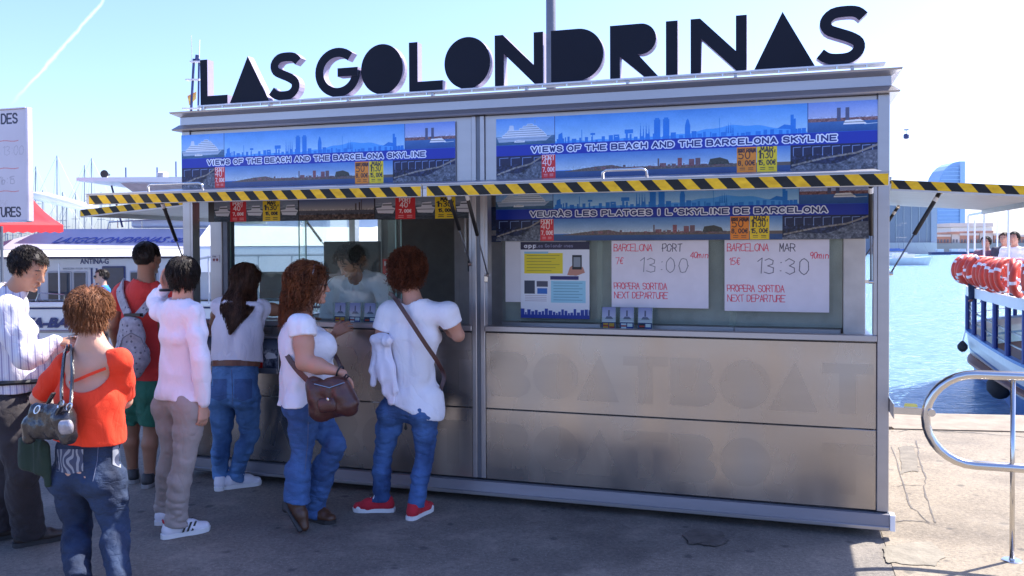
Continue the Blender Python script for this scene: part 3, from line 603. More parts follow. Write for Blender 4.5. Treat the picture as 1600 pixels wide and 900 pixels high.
# ---- prints
NAVY = (.03, .09, .33); BLUE = (.0, .20, .72)
def banner_img(title, w=1800, h=320, dim=1.0):
    im = Img(w, h, (.35, .6, .95)); by0, by1 = h*.44, h*.62
    x1, x2 = int(w*.172), int(w*.832)
    im.grad(x1, 0, x2, by0, (.30, .60, .95), (.70, .87, .98))
    # skyline silhouette
    c1 = (.30, .66, .97); c2 = (.09, .50, .88); base = by0
    hill = [(x1, base)]+[(x, base-h*(.03+.13*math.exp(-((x-w*.66)/(w*.12))**2)+.01*sin(x*.05))) for x in range(x1, x2, 12)]+[(x2, base)]
    im.poly(hill, c1)
    g = random.Random(3); x = x1+8
    while x < x2-12:
        bw = g.uniform(6, 26); bh = h*g.uniform(.03, .10); im.rect(x, base-bh, x+bw, base, c2); x += bw+g.uniform(2, 22)
    for cx in (.452, .476): im.rect(w*cx-15, h*.135, w*cx+15, base, c2); im.rect(w*cx-10, h*.11, w*cx+10, h*.14, c2)
    im.poly([(w*.532-13, base), (w*.532-12, h*.25), (w*.532-6, h*.17), (w*.532, h*.14), (w*.532+6, h*.17), (w*.532+12, h*.25), (w*.532+13, base)], c2)
    for k in range(4): xx = w*(.408+.0075*k); im.poly([(xx-5, base), (xx, h*(.17+.03*(k % 2))), (xx+5, base)], c2)
    im.rect(w*.365, h*.27, w*.388, h*.33, c2); im.rect(w*.368, h*.3, w*.374, base, c2)
    im.rect(w*.335, h*.34, w*.35, h*.37, c2); im.rect(w*.335, h*.34, w*.339, base, c2); im.rect(w*.346, h*.34, w*.35, base, c2)
    im.line([(w*.247, base), (w*.247, h*.24)], 3, c2); im.line([(w*.277, base), (w*.277, h*.3)], 3, c2); im.rect(w*.271, h*.3, w*.284, h*.33, c2)
    im.poly([(w*.180, base), (w*.181, h*.3), (w*.192, h*.27), (w*.195, base)], c2)
    for k in (-10, -4, 3, 9): im.poly([(w*.64+k*1.6-4, base*.9), (w*.64+k*1.6, h*(.2+abs(k)*.006)), (w*.64+k*1.6+4, base*.9)], c2)
    im.line([(w*.614, base), (w*.614, h*.16)], 2, c2)
    im.rect(w*.79, h*.16, w*.798, base, c2); im.rect(w*.795, h*.22, w*.803, base, c2); im.poly([(w*.757, h*.36), (w*.775, h*.3), (w*.803, h*.33), (w*.803, h*.38)], c2)
    # cruise ship photo
    im.grad(0, 0, x1, h*.3, (.36, .62, .97), (.62, .78, .93)); im.grad(0, h*.3, x1, by0, (.33, .50, .66), (.18, .36, .50)); im.noise(0, h*.3, x1, by0, .03, 6, 3, 4)
    im.poly([(4, h*.31), (14, h*.39), (262, h*.385), (292, h*.30), (270, h*.315), (40, h*.30)], (.66, .74, .84))
    for k, (xa, xb, ya, yb2) in enumerate(((30, 268, .27, .315), (44, 258, .235, .272), (56, 246, .20, .237), (120, 232, .165, .202), (138, 220, .13, .167), (160, 200, .10, .132))):
        im.poly([(xa, h*yb2), (xa+5, h*ya), (xb-7, h*ya), (xb, h*yb2)], (.88-.02*k, .91-.01*k, .95)); im.line([(xa+6, h*(ya+.02)), (xb-8, h*(ya+.02))], 2.4, (.34, .43, .56))
    im.poly([(66, h*.2), (72, h*.12), (92, h*.12), (96, h*.2)], (.80, .86, .94)); im.line([(205, h*.1), (205, h*.04)], 2, (.5, .6, .7)); im.line([(10, h*.345), (275, h*.34)], 2, (.45, .52, .62))
    im.poly([(95, h*.40), (100, h*.37), (120, h*.36), (150, h*.37), (152, h*.40)], (.93, .95, .97)); im.rect(104, h*.375, 146, h*.382, (.2, .25, .35))
    im.line([(x1-2, 0), (x1-2, by0)], 3, (.2, .3, .55))
    # beach photo top right
    im.grad(x2, 0, w, h*.3, (.45, .60, .93), (.78, .80, .90)); im.grad(x2, h*.27, w, by0, (.25, .45, .70), (.10, .33, .60))
    im.rect(x2, h*.24, w, h*.29, (.50, .36, .38)); im.noise(x2, h*.22, w, h*.29, .08, 5, 6)
    for cx in (.905, .925): im.rect(w*cx-8, h*.09, w*cx+8, h*.28, (.33, .36, .5))
    im.poly([(w*.915, h*.34), (w*.92, h*.28), (w*.955, h*.27), (w*.965, h*.31), (w*.97, h*.34)], (.95, .96, .98)); im.line([(w*.917, h*.31), (w*.966, h*.31)], 2.5, (.15, .2, .3))
    im.line([(w*.965, h*.345), (w*.995, h*.335)], 3, (.8, .87, .93)); im.line([(x2, 0), (x2, by0)], 3, (.2, .3, .55))
    # bottom row: stones, sea view, pergola
    for X0, X1, sd in ((0, w*.135, 4), (w*.79, w, 9)):
        im.grad(X0, by1, X1, h, (.03, .08, .28), (.06, .10, .24)); n_ = 9 if X0 else 4
        for k in range(n_):
            xx = X0+(X1-X0)*(k+.3)/n_; im.line([(xx, by1+h*.16), (xx, by1+h*.035), (xx+(X1-X0)/n_*.75, by1+h*.03)], 3.4, (.50, .60, .80))
        ys = [h*(.97-.23*t**1.2-(.04*sin(t*9))) for t in np.linspace(0, 1, 14)]; xs = np.linspace(X0, X1, 14)
        im.poly(list(zip(xs, ys))+[(X1, h), (X0, h)], (.36, .38, .44))
        im.line([(X0+8, h*.92), (X0+(X1-X0)*.4, h*.82), (X0+(X1-X0)*.75, h*.76), (X1, by1+h*.02)], 9, (.55, .52, .50))
        im.noise(X0, by1+h*.14, X1, h, .09, 9, sd)
    im.grad(w*.135, by1, w*.79, h*.88, (.30, .52, .80), (.78, .84, .88)); im.grad(w*.135, h*.89, w*.79, h, (.20, .34, .52), (.12, .27, .50))
    g = random.Random(9); x = w*.27
    im.poly([(w*.2, h*.9), (w*.28, h*.84), (w*.33, h*.82), (w*.36, h*.86), (w*.79, h*.86), (w*.79, h*.91), (w*.2, h*.91)], (.42, .36, .33))
    while x < w*.64:
        bw = g.uniform(6, 30); bh = h*g.uniform(.0, .05)+(h*.10 if .45*w < x < .56*w and g.random() > .4 else 0); im.rect(x, h*.87-bh, x+bw, h*.88, (.36+.2*g.random(), .33, .36)); x += bw+g.uniform(1, 9)
    im.poly([(w*.585, h*.87), (w*.59, h*.78), (w*.615, h*.76), (w*.635, h*.8), (w*.64, h*.87)], (.24, .24, .22)); im.noise(w*.2, h*.82, w*.66, h*.9, .05, 6, 11)
    # tags
    def tag(x0, x1_, col, a, b, c, tc):
        im.rect(x0, by1, x1_, h, col); wd = x1_-x0
        for txt, yy, hh in ((a, .10, .075 if len(a) < 6 else .05), (b, .36, .115), (c, .62, .068)):
            cw_ = .62; tw = im.textw(txt, cw_, h*hh, .3)
            if tw > wd*.92: cw_ *= wd*.92/tw; tw = wd*.92
            im.text(txt, x0+(wd-tw)/2+2, by1+(h-by1)*(yy+.1), h*hh, h*.013, tc, cw_, gap=.3)
        for k in range(2): im.rect(x0+wd*.15, by1+(h-by1)*(.82+.07*k), x0+wd*.42, by1+(h-by1)*(.85+.07*k), tc, .7); im.rect(x0+wd*.58, by1+(h-by1)*(.82+.07*k), x0+wd*.85, by1+(h-by1)*(.85+.07*k), tc, .7)
    tag(w*.133, w*.172, (.86, .13, .17), 'PORT', "40'", '7,00€', (1, .9, .9)); tag(w*.658, w*.706, (.95, .55, .12), 'PORT FORUM', "50'", '8,00€', (.25, .12, .15)); tag(w*.708, w*.757, (.96, .82, .08), 'MAR', "1h30'", '15,00€', (.15, .13, .2))
    im.noise(0, 0, w, h, .012, 40, 21, 2); im.noise(0, 0, w, h, .008, 5, 22)
    # blue band with outlined lettering
    im.rect(0, by0, w, by1, (.0, .17, .66)); im.rect(0, by0, w, by0+2, (.1, .35, .8))
    hh = h*.076; cw = 1.35; tw = im.textw(title, cw, hh, .45)
    tgt = w*.80; k_ = tgt/tw; cw2 = cw*k_
    for pas, (wd_, cc) in enumerate(((h*.058, (.93, .95, 1)), (h*.022, (.05, .13, .45)))):
        im.text(title, w*.105, by0+(by1-by0)*.5+hh/2, hh, wd_, cc, cw2, gap=.45)
    return im.a*dim
B_EN = img_mat('banner_english', banner_img('VIEWS OF THE BEACH AND THE BARCELONA SKYLINE'), .35, .5)
B_CA = img_mat('banner_catalan', banner_img("VEURÀS LES PLATGES I L'SKYLINE DE BARCELONA"), .35, .5)
def flat_panel(name, x0, x1, y, z0, z1, material, parent=kiosk, th=.003, uvr=(0, 0, 1, 1), label=None, side=M_white):
    return panel_img(name, (x0, y, z0), (x1, y, z0), (x1, y, z1), (x0, y, z1), th, material, side, parent, label, uvr)
flat_panel('banner', KX0+.0, -2.625, -.003, 2.098, 2.487, B_EN, label='blue skyline banner over the left window'); flat_panel('banner', -2.345, -.052, .006, 2.098, 2.487, B_EN, label='blue skyline banner over the right window')
flat_panel('banner', -2.448, -.083, .298, 1.702, 2.085, B_CA, label='lower banner with Catalan wording behind the awning')
# left bay inner strip of small prints
def strip_img():
    w, h = 1760, 200; im = Img(w, h, (.2, .2, .22)); X = lambda px: (px+4.846)/(4.846-2.635)*w
    E = [-4.846, -4.718, -4.575, -4.434, -4.289, -4.141, -3.989, -3.358, -3.202, -3.048, -2.897, -2.744, -2.635]
    def boat(x0, x1, big=1, sd=1):
        im.grad(x0, 0, x1, h*.55, (.45, .50, .60), (.55, .58, .62)); im.grad(x0, h*.55, x1, h, (.26, .32, .38), (.18, .22, .27)); im.noise(x0, h*.4, x1, h, .05, 8, sd, 3)
        W_ = x1-x0; im.poly([(x0+W_*.03, h*.60), (x0+W_*.30, h*.58), (x0+W_*.36, h*.44), (x0+W_*.80, h*.42), (x0+W_*.84, h*.58), (x1-W_*.01, h*.62), (x1-W_*.12, h*.80), (x0+W_*.12, h*.78)], (.88, .88, .9))
        im.line([(x0+W_*.38, h*.50), (x0+W_*.80, h*.50)], 7, (.14, .15, .2)); im.line([(x0+W_*.08, h*.67), (x1-W_*.08, h*.67)], 4, (.3, .3, .36))
    im.rect(0, 0, X(E[1]), h, (.24, .23, .23))
    boat(X(E[1]), X(E[2])+1, 1, 2); boat(X(E[3]), X(E[4])+1, 1, 3); boat(X(E[5]), X(E[6])+1, 1, 4); boat(X(E[7]), X(E[8])+1, 1, 5); boat(X(E[9]), X(E[10])+1, 1, 6); boat(X(E[11]), w, 1, 7)
    def tg(a, b, col, t1, t2, t3, tc):
        x0, x1 = X(a), X(b); im.rect(x0, 0, x1, h, col); wd = x1-x0
        for txt, yy, hh in ((t1, .36, .12), (t2, .54, .17), (t3, .74, .10)):
            cw_ = .6; tw = im.textw(txt, cw_, h*hh, .3)
            if tw > wd*.9: cw_ *= wd*.9/tw; tw = wd*.9
            im.text(txt, x0+(wd-tw)/2+2, h*yy+h*hh*.3, h*hh, h*.03, tc, cw_)
        for k in range(2): im.rect(x0+wd*.15, h*(.86+.06*k), x0+wd*.42, h*(.885+.06*k), tc, .7); im.rect(x0+wd*.58, h*(.86+.06*k), x0+wd*.85, h*(.885+.06*k), tc, .7)
    for a, b in ((E[2], E[3]), (E[8], E[9])): tg(a, b, (.87, .12, .16), 'PORT', "40'", '7,00€', (1, .9, .9))
    for a, b in ((E[4], E[5]), (E[10], E[11])): tg(a, b, (.95, .80, .07), 'MAR', "1h30'", '15,00€', (.12, .1, .15))
    x0, x1 = X(E[6]), X(E[7]); im.rect(x0, 0, x1, h, (.1, .1, .13)); x0 += 8; x1 -= 8
    im.grad(x0, 8, x1, h*.65, (.10, .22, .50), (.72, .68, .64)); im.grad(x0, h*.65, x1, h*.8, (.33, .32, .36), (.23, .23, .28)); im.rect(x0, h*.8, x1, h-6, (.30, .20, .15)); im.noise(x0, h*.75, x1, h-6, .10, 10, 12)
    im.noise(x0, h*.6, x1, h*.67, .08, 5, 13); im.rect(x0+(x1-x0)*.75, h*.42, x0+(x1-x0)*.77, h*.66, (.3, .25, .25)); im.rect(x0+(x1-x0)*.80, h*.38, x0+(x1-x0)*.82, h*.66, (.3, .25, .25)); im.rect(x0+(x1-x0)*.83, h*.30, x0+(x1-x0)*.84, h*.66, (.3, .25, .25))
    return im.a
flat_panel('picture_strip', -4.846+.075, -2.635, .298, 1.862, 2.068, img_mat('picture_strip_print', strip_img(), .4), uvr=(.034, 0, 1, 1))
# hazard tape
def hazard(n, w=2048, h=48):
    im = Img(w, h, (.92, .72, .05)); p = w/n
    for k in range(-1, n+1): im.poly([(k*p+h*.0, 0), (k*p+p*.5, 0), (k*p+p*.5+h*.9, h), (k*p+h*.9, h)], (.035, .03, .035))
    im.noise(0, 0, w, h, .03, 20, 5, 2); return im.a
HZ = img_mat('hazard_tape', hazard(18), .45); HZs = img_mat('hazard_tape_short', hazard(7, 1024), .45)
# awnings: front flaps, hinged at z 2.09, dropping slightly to the outer edge
M_under = mat('awning_underside', (.55, .54, .54), rough=.45, metal=.5, var=.06)
for x0, x1, hx in ((KX0-.012, -2.474, (-4.35, -3.95)), (-2.468, -.095, (-1.47, -1.24))):
    mb = MB(); Y0, Z0, Y1, Z1 = -.012, 2.096, -.90, 2.004
    mb.hexa([(x0, Y1, Z1-.016), (x1, Y1, Z1-.016), (x1, Y0, Z0-.016), (x0, Y0, Z0-.016), (x0, Y1, Z1), (x1, Y1, Z1), (x1, Y0, Z0), (x0, Y0, Z0)])
    aw = mb.obj('awning', M_alu, kiosk)
    MB().box(x0, x1, Y1+.0, Y1+.022, Z1-.064, Z1-.017, bev=.002).obj('edge_rail', M_under, aw)
    MB().box(x0-.0, x1, Y1-.006, Y1+.03, Z1+.001, Z1+.007).obj('edge_trim', M_alu, aw)
    MB().beam((x0+.012, Y1+.05, Z1-.035), (x0+.012, Y0-.02, Z0-.035), .018, .035).obj('side_rail', M_under, aw); MB().beam((x1-.012, Y1+.05, Z1-.035), (x1-.012, Y0-.02, Z0-.035), .018, .035).obj('side_rail', M_under, aw)
    flat_panel('hazard_strip', x0+.025, x1-.004, Y1-.0025, Z1-.060, Z1-.006, HZ if x1-x0 > 1 else HZs, aw, .002)
    a, b = hx; MB().tube([(a, Y1+.06, Z1), (a, Y1+.055, Z1+.045), (a+.02, Y1+.05, Z1+.055), (b-.02, Y1+.05, Z1+.055), (b, Y1+.055, Z1+.045), (b, Y1+.06, Z1)], .008, 8).obj('handle', M_steel, aw, smooth=True)
# side flaps
def side_flap(sx, X0, hz):
    L_ = .95; x0, x1 = X0+sx*.01, X0+sx*L_; zo, zi = 1.962, 2.032; y0, y1 = .02, KD-.12
    mb = MB(); mb.hexa([(x0, y0, zi-.02), (x1, y0, zo-.02), (x1, y1, zo-.02), (x0, y1, zi-.02), (x0, y0, zi), (x1, y0, zo), (x1, y1, zo), (x0, y1, zi)])
    f = mb.obj('side_flap', mat('flap_white', (.66, .66, .68), rough=.4, metal=.3, var=.05), kiosk)
    a, b = ((x0, zi), (x1, zo)) if sx > 0 else ((x1, zo), (x0, zi))
    panel_img('hazard_strip', (a[0], y0-.003, a[1]-.05), (b[0], y0-.003, b[1]-.05), (b[0], y0-.003, b[1]-.002), (a[0], y0-.003, a[1]-.002), .002, HZs, M_black, f)
    MB().beam((a[0], y0+.008, a[1]-.04), (b[0], y0+.008, b[1]-.04), .016, .04).obj('edge_rail', M_under, f)
    MB().beam((x1, y0, zo-.03), (x1, y1, zo-.03), .02, .045).obj('edge_rail', M_under, f)
kbox('sun_gap_filler', -.05, .012, .02, KD-.1, 2.034, 2.05, M_alu, 0); kbox('sun_gap_filler', KX0-.012, KX0+.05, .02, KD-.1, 2.034, 2.05, M_alu, 0); side_flap(1, KX1, 0); side_flap(-1, KX0, 0)  # strips added to close the flap gaps and block a stray sun streak
def strut(a, b):
    a = Vector(a); b = Vector(b); mid = a.lerp(b, .52)
    s_ = MB().tube([a, mid], .012, 10).obj('gas_strut', M_black, kiosk, smooth=True)
    MB().tube([mid, b], .005, 8).obj('piston_rod', M_aludark, s_, smooth=True)
    MB().lathe([(.014, -.012), (.014, .012)], a, 'x', 10).obj('strut_mount', M_steel, s_); MB().lathe([(.012, -.012), (.012, .012)], b, 'x', 10).obj('strut_mount', M_steel, s_)
    MB().tube([a.lerp(b, .07), a.lerp(b, .12)], .0127, 10).obj('strut_band', M_white, s_)
strut((-4.55, -.50, 2.005), (-4.70, -.012, 1.45)); strut((-2.52, -.42, 2.015), (-2.52, -.014, 1.55)); strut((-2.40, -.42, 2.015), (-2.40, -.014, 1.48)); strut((-.135, -.42, 2.005), (-.098, -.014, 1.455))
strut((.28, .15, 1.965), (.012, .06, 1.50)); strut((.28, KD-.5, 1.965), (.012, KD-.3, 1.50)); strut((KX0-.28, .15, 1.965), (KX0-.012, .06, 1.50)); strut((KX0-.28, KD-.5, 1.965), (KX0-.012, KD-.3, 1.5))
kbox('strut_bracket', -.13, -.092, -.012, .0, 1.445, 1.465, M_steel, 0); kbox('latch', -2.425, -2.40, -.02, -.0125, 1.435, 1.475, M_steel, .003)

# left bay shelf with leaflets under the counter
MB().box(-4.56, -3.90, -.13, .0035, .79, .805, bev=.003).box(-4.56, -3.90, -.134, -.128, .795, .83, bev=.001).box(-4.56, -3.9, -.13, .0035, 1.04, 1.05).obj('leaflet_shelf', M_alu, kiosk)
kbox('shelf_recess', -4.56, -3.90, -.0035, .0036, .806, 1.039, M_inner, 0)
def simple_leaf(col, t=None, sd=0):
    im = Img(90, 130, col)
    if t == 'port': im.text('PORT', 12, 40, 22, 7, (1, .9, .9), .62); im.text("40'", 20, 74, 24, 7, (1, .9, .9), .62); im.text('7,00€', 14, 104, 14, 4, (1, .9, .9), .62)
    else: im.grad(0, 0, 90, 60, (.22, .28, .36), (.5, .52, .56)); im.noise(0, 40, 90, 130, .12, 16, sd); im.poly([(10, 70), (30, 55), (70, 60), (82, 78), (20, 84)], (.85, .86, .88))
    return im.a
LP = img_mat('leaflet_red', simple_leaf((.85, .12, .16), 'port')); LB = img_mat('leaflet_boat', simple_leaf((.3, .33, .4), None, 3))
for k, (x, mt_) in enumerate(((-4.54, LB), (-4.415, LP), (-4.29, LB), (-4.165, LP), (-4.04, LB))):
    o = flat_panel('leaflet', x, x+.122, -.09, .807, 1.03, mt_, None, .01)
    T(o, ['boat leaflet at the left end of the shelf under the counter', 'red PORT leaflet second from left on the shelf under the counter', 'boat leaflet between the two red leaflets on the shelf', 'red PORT leaflet second from right on the shelf under the counter', 'boat leaflet at the right end of the shelf under the counter'][k], 'leaflet', 'leaflets on the shelf under the left counter')

# ---- things in the windows
def handwriting(kind):
    im = Img(520, 400, (.90, .87, .91)); im.noise(0, 0, 520, 400, .008, 60, 3)
    red = (.86, .20, .30); dk = (.14, .12, .20)
    im.text('BARCELONA', 12, 62, 40, 4.2, red, .50, .035, .8, .05, .18, 1); im.text('PORT' if kind == 0 else 'MAR', 275, 66, 44, 4.0, dk, .50, .035, .85, .05, .25, 2)
    im.text('40min' if kind == 0 else '90min', 425, 104, 34, 4, red, .5, .02, .85, .1, .12, 3); im.text('7€' if kind == 0 else '15€', 22, 140, 38, 4, red, .5, .03, .8, .05, .3, 4)
    im.text('13:00' if kind == 0 else '13:30', 150 if kind == 0 else 160, 190, 84, 4.0, (.36, .35, .40) if kind == 0 else dk, .62, .02, .75, .04, .28, 5)
    im.text('PROPERA SORTIDA', 14, 290, 36, 4.2, red, .48, .035, .8, 0, .18, 6); im.text('NEXT DEPARTURE', 16, 345, 36, 4.2, red, .5, .035, .8, 0, .18, 7)
    return im.a
def zquad(x0, x1, z0, z1, y=.338): return (x0, x1, y, z0, z1)
o = flat_panel('departure_board', -1.657, -.99-.04, .338, 1.262, 1.70, img_mat('board_port', handwriting(0), .3), None, .004, label=None); T(o, 'white handwritten board reading 13:00 in the middle of the right window', 'notice')
o = flat_panel('departure_board', -.930, -.305, .338, 1.25, 1.70, img_mat('board_mar', handwriting(1), .3), None, .004); T(o, 'white handwritten board reading 13:30 at the right of the right window', 'notice')
def app_poster():
    im = Img(220, 300, (.90, .91, .94)); im.rect(0, 0, 220, 30, (.16, .13, .25)); im.text('app', 12, 22, 16, 3.4, (.9, .9, .95), .7); im.text('Las Golondrinas', 50, 21, 12, 2.4, (.5, .5, .62), .55, gap=.25)
    im.rect(12, 44, 136, 124, (.90, .82, .12)); im.rect(12, 38, 90, 46, (.55, .75, .85))
    for k in range(6): im.rect(20, 52+k*12, 126-13*(k % 3), 54+k*12, (.55, .5, .15))
    im.poly([(150, 130), (158, 100), (176, 84), (200, 100), (206, 120), (180, 132)], (.75, .52, .45)); im.rect(166, 52, 196, 108, (.08, .08, .1)); im.rect(170, 60, 192, 98, (.55, .58, .62))
    im.rect(96, 134, 186, 148, (.13, .13, .4)); im.rect(98, 152, 208, 238, (.60, .82, .90)); im.rect(12, 152, 46, 204, (.22, .25, .33)); im.rect(52, 154, 88, 176, (.30, .30, .38)); im.rect(54, 182, 86, 204, (.15, .42, .75))
    for k in range(7): im.rect(106, 160+k*11, 198-11*(k % 2), 162+k*11, (.35, .55, .65))
    for k in range(4): im.rect(14, 210+k*7, 84, 212+k*7, (.7, .65, .7))
    g = random.Random(2); x = 0
    while x < 220: bw = g.uniform(5, 12); im.rect(x, 282-g.uniform(4, 20), x+bw, 290, (.12, .25, .62)); x += bw+2
    im.rect(0, 286, 220, 300, (.10, .22, .6)); return im.a
o = flat_panel('paper_sheet', -2.395, -1.83, .3385, 1.285, 1.70, mat('plain_paper', (.74, .72, .76), rough=.6, var=.03), None, .002); T(o, 'blank white sheet behind the app poster in the right window', 'paper')
o = flat_panel('app_poster', -2.284, -1.805, .333, 1.178, 1.695, img_mat('app_poster_print', app_poster(), .35), None, .003); T(o, 'app poster with yellow box and phone at left of the right window', 'poster')
# leaflet holders
def holder(x, y, z, lab, first):
    t = thing('leaflet_holder', (x, y, z), lab, 'leaflet holder', 'clear leaflet holders on the counters')
    im = Img(90, 150, (.62, .64, .75)); im.grad(0, 0, 90, 90, (.50, .53, .70), (.75, .76, .83)); im.rect(40, 20, 50, 60, (.3, .32, .42)); im.poly([(20, 80), (30, 62), (60, 62), (75, 80)], (.35, .38, .5)); im.rect(0, 92, 90, 100, (.85, .86, .9)); im.rect(0, 100, 90, 150, (.13, .18, .45))
    c = [((.85, .6, .05), (.75, .1, .1)), ((.9, .9, .95), (.7, .1, .15)), ((.08, .08, .1), (.85, .2, .1))][first]
    im.rect(8, 108, 42, 142, c[0]); im.rect(48, 108, 82, 142, (.9, .9, .92) if first else c[0]); im.rect(8, 120, 42, 130, c[1]); im.rect(48, 130, 82, 142, (.1, .2, .6) if first else c[1])
    panel_img('leaflet_stack', (x-.045, y+.004, z+.012), (x+.045, y+.004, z+.012), (x+.045, y+.022, z+.155), (x-.045, y+.022, z+.155), .014, img_mat('holder_leaflet', im.a), M_white, t)
    MB().box(x-.051, x-.048, y-.004, y+.04, z, z+.16).box(x+.048, x+.051, y-.004, y+.04, z, z+.16).box(x-.048, x+.048, y-.004, y-.001, z, z+.09).box(x-.048, x+.048, y-.004, y+.04, z, z+.003).obj('holder_body', GLASS, t)
for k in range(3):
    holder(-1.655+k*.118, .22, 1.1125, ['leaflet holder with the yellow Spanish flag card, right window', 'middle leaflet holder of the three on the right window counter', 'rightmost leaflet holder of the three under the 13:00 board'][k], k)
    holder(-3.60+k*.118, .20, 1.1125, ['leaflet holder left of three on the counter by the clerk', 'middle leaflet holder of the three in front of the clerk', 'leaflet holder right of three next to the curly haired woman'][k], k)

# clerk side things
mon = thing('computer_monitor', (-4.15, 1.0, 1.1), 'black back of a computer monitor behind the left glass', 'monitor')
MB().box(-4.62, -4.05, 1.75, 1.79, 1.27, 1.72, bev=.008).obj('screen', M_black, mon); MB().box(-4.38, -4.30, 1.76, 1.80, 1.06, 1.27, bev=.004).box(-4.47, -4.21, 1.69, 1.87, 1.046, 1.06, bev=.004).obj('stand', M_black, mon)
dk_ = thing('booth_desk', (-4.0, 1.8, .16), 'dark desk inside the booth behind the left window', 'desk')
MB().box(-4.68, -3.1, 1.45, 2.15, 1.01, 1.045, bev=.004).obj('desk_top', M_inner, dk_); MB().box(-4.66, -4.62, 1.5, 2.1, .161, 1.01).obj('leg', M_inner, dk_); MB().box(-3.16, -3.12, 1.5, 2.1, .161, 1.01).obj('leg', M_inner, dk_)
ic = thing('intercom', (-3.12, 1.04, 1.5), 'small dark intercom box on the grey wall above the curly haired woman', 'intercom')
MB().box(-2.93, -2.80, 1.02, 1.0495, 1.47, 1.56, bev=.006).obj('case', M_black, ic); MB().box(-2.915, -2.86, 1.017, 1.0205, 1.49, 1.54, bev=.001).obj('speaker_grille', M_aludark, ic)
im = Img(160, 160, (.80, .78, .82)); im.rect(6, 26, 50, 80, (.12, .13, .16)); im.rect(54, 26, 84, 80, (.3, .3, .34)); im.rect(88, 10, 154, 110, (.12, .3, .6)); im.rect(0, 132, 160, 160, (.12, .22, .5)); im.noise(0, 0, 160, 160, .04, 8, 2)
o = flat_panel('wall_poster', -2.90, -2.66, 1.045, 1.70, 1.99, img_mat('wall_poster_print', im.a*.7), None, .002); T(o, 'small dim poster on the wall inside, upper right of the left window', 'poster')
o = flat_panel('price_card', -3.66, -3.50, 1.02, 1.40, 1.57, LP, None, .002); T(o, 'dim red PORT card inside the booth right of the clerk', 'price card')
kk = thing('card_terminal', (-2.85, .28, 1.11), 'small grey card terminal on the counter right of the curly haired woman', 'card terminal')
MB().hexa([(-2.9, .22, 1.1125), (-2.8, .22, 1.1125), (-2.8, .34, 1.1125), (-2.9, .34, 1.1125), (-2.9, .22, 1.14), (-2.8, .22, 1.14), (-2.8, .34, 1.19), (-2.9, .34, 1.19)]).obj('case', M_aludark, kk)

# ================================================================== ROOFTOP SIGN
sign = thing('rooftop_sign', (-2.4, 0, 2.65), 'black block letter sign LAS GOLONDRINAS on a rail along the kiosk roof', 'sign')
SY = .04; SD = .072
M_sign = mat('sign_black', (.008, .011, .022), rough=.7, var=.1, scale=3, bump=0, spec=.25); M_signside = mat('sign_side', (.30, .26, .38), rough=.5, var=.05)
def strokepoly(pts, w):
    """outline of a thick polyline"""
    P = [np.array(p, float) for p in pts]; Lf, Rt = [], []
    for i_, p in enumerate(P):
        if i_ == 0: d = P[1]-p
        elif i_ == len(P)-1: d = p-P[-2]
        else: d = (P[i_+1]-p)/np.linalg.norm(P[i_+1]-p)+(p-P[i_-1])/np.linalg.norm(p-P[i_-1])
        d = d/np.linalg.norm(d); n = np.array([-d[1], d[0]]); Lf.append(p+n*w/2); Rt.append(p-n*w/2)
    return Lf, Rt
def sign_quadstrip(mb, pts, w, mi_f=0, mi_s=1):
    Lf, Rt = strokepoly(pts, w); n = len(Lf); V = []
    for i_ in range(n): V += [(Lf[i_][0], SY, Lf[i_][1]), (Rt[i_][0], SY, Rt[i_][1])]
    for i_ in range(n): V += [(Lf[i_][0], SY+SD, Lf[i_][1]), (Rt[i_][0], SY+SD, Rt[i_][1])]
    F = []; m_ = []
    for i_ in range(n-1):
        a, b, c, d = 2*i_, 2*i_+1, 2*i_+3, 2*i_+2; F += [(a, b, c, d)]; m_ += [0]; F += [(a+2*n, d+2*n, c+2*n, b+2*n), (a, d, d+2*n, a+2*n), (c, b, b+2*n, c+2*n)]; m_ += [1, 1, 1]
    F += [(1, 0, 2*n, 2*n+1), (2*n-2, 2*n-1, 4*n-1, 4*n-2)]; m_ += [1, 1]
    k_ = len(mb.v); mb.v += V; mb.f += [tuple(i_+k_ for i_ in f) for f in F]; mb.m += m_
def sign_poly(mb, poly, e=0.0):
    n = len(poly); V = [(u, SY-e, v) for u, v in poly]+[(u, SY+SD+e, v) for u, v in poly]; k_ = len(mb.v); mb.v += V
    F = [tuple(range(n)), tuple(range(2*n-1, n-1, -1))]+[((i_+1) % n, i_, n+i_, n+(i_+1) % n) for i_ in range(n)]
    mb.f += [tuple(i_+k_ for i_ in f) for f in F]; mb.m += [0]+[1]*(n+1)
ZB, ZT = 2.708, 3.035
def sx(px): return atY(px, 100 if px < 900 else 70, SY)[0]
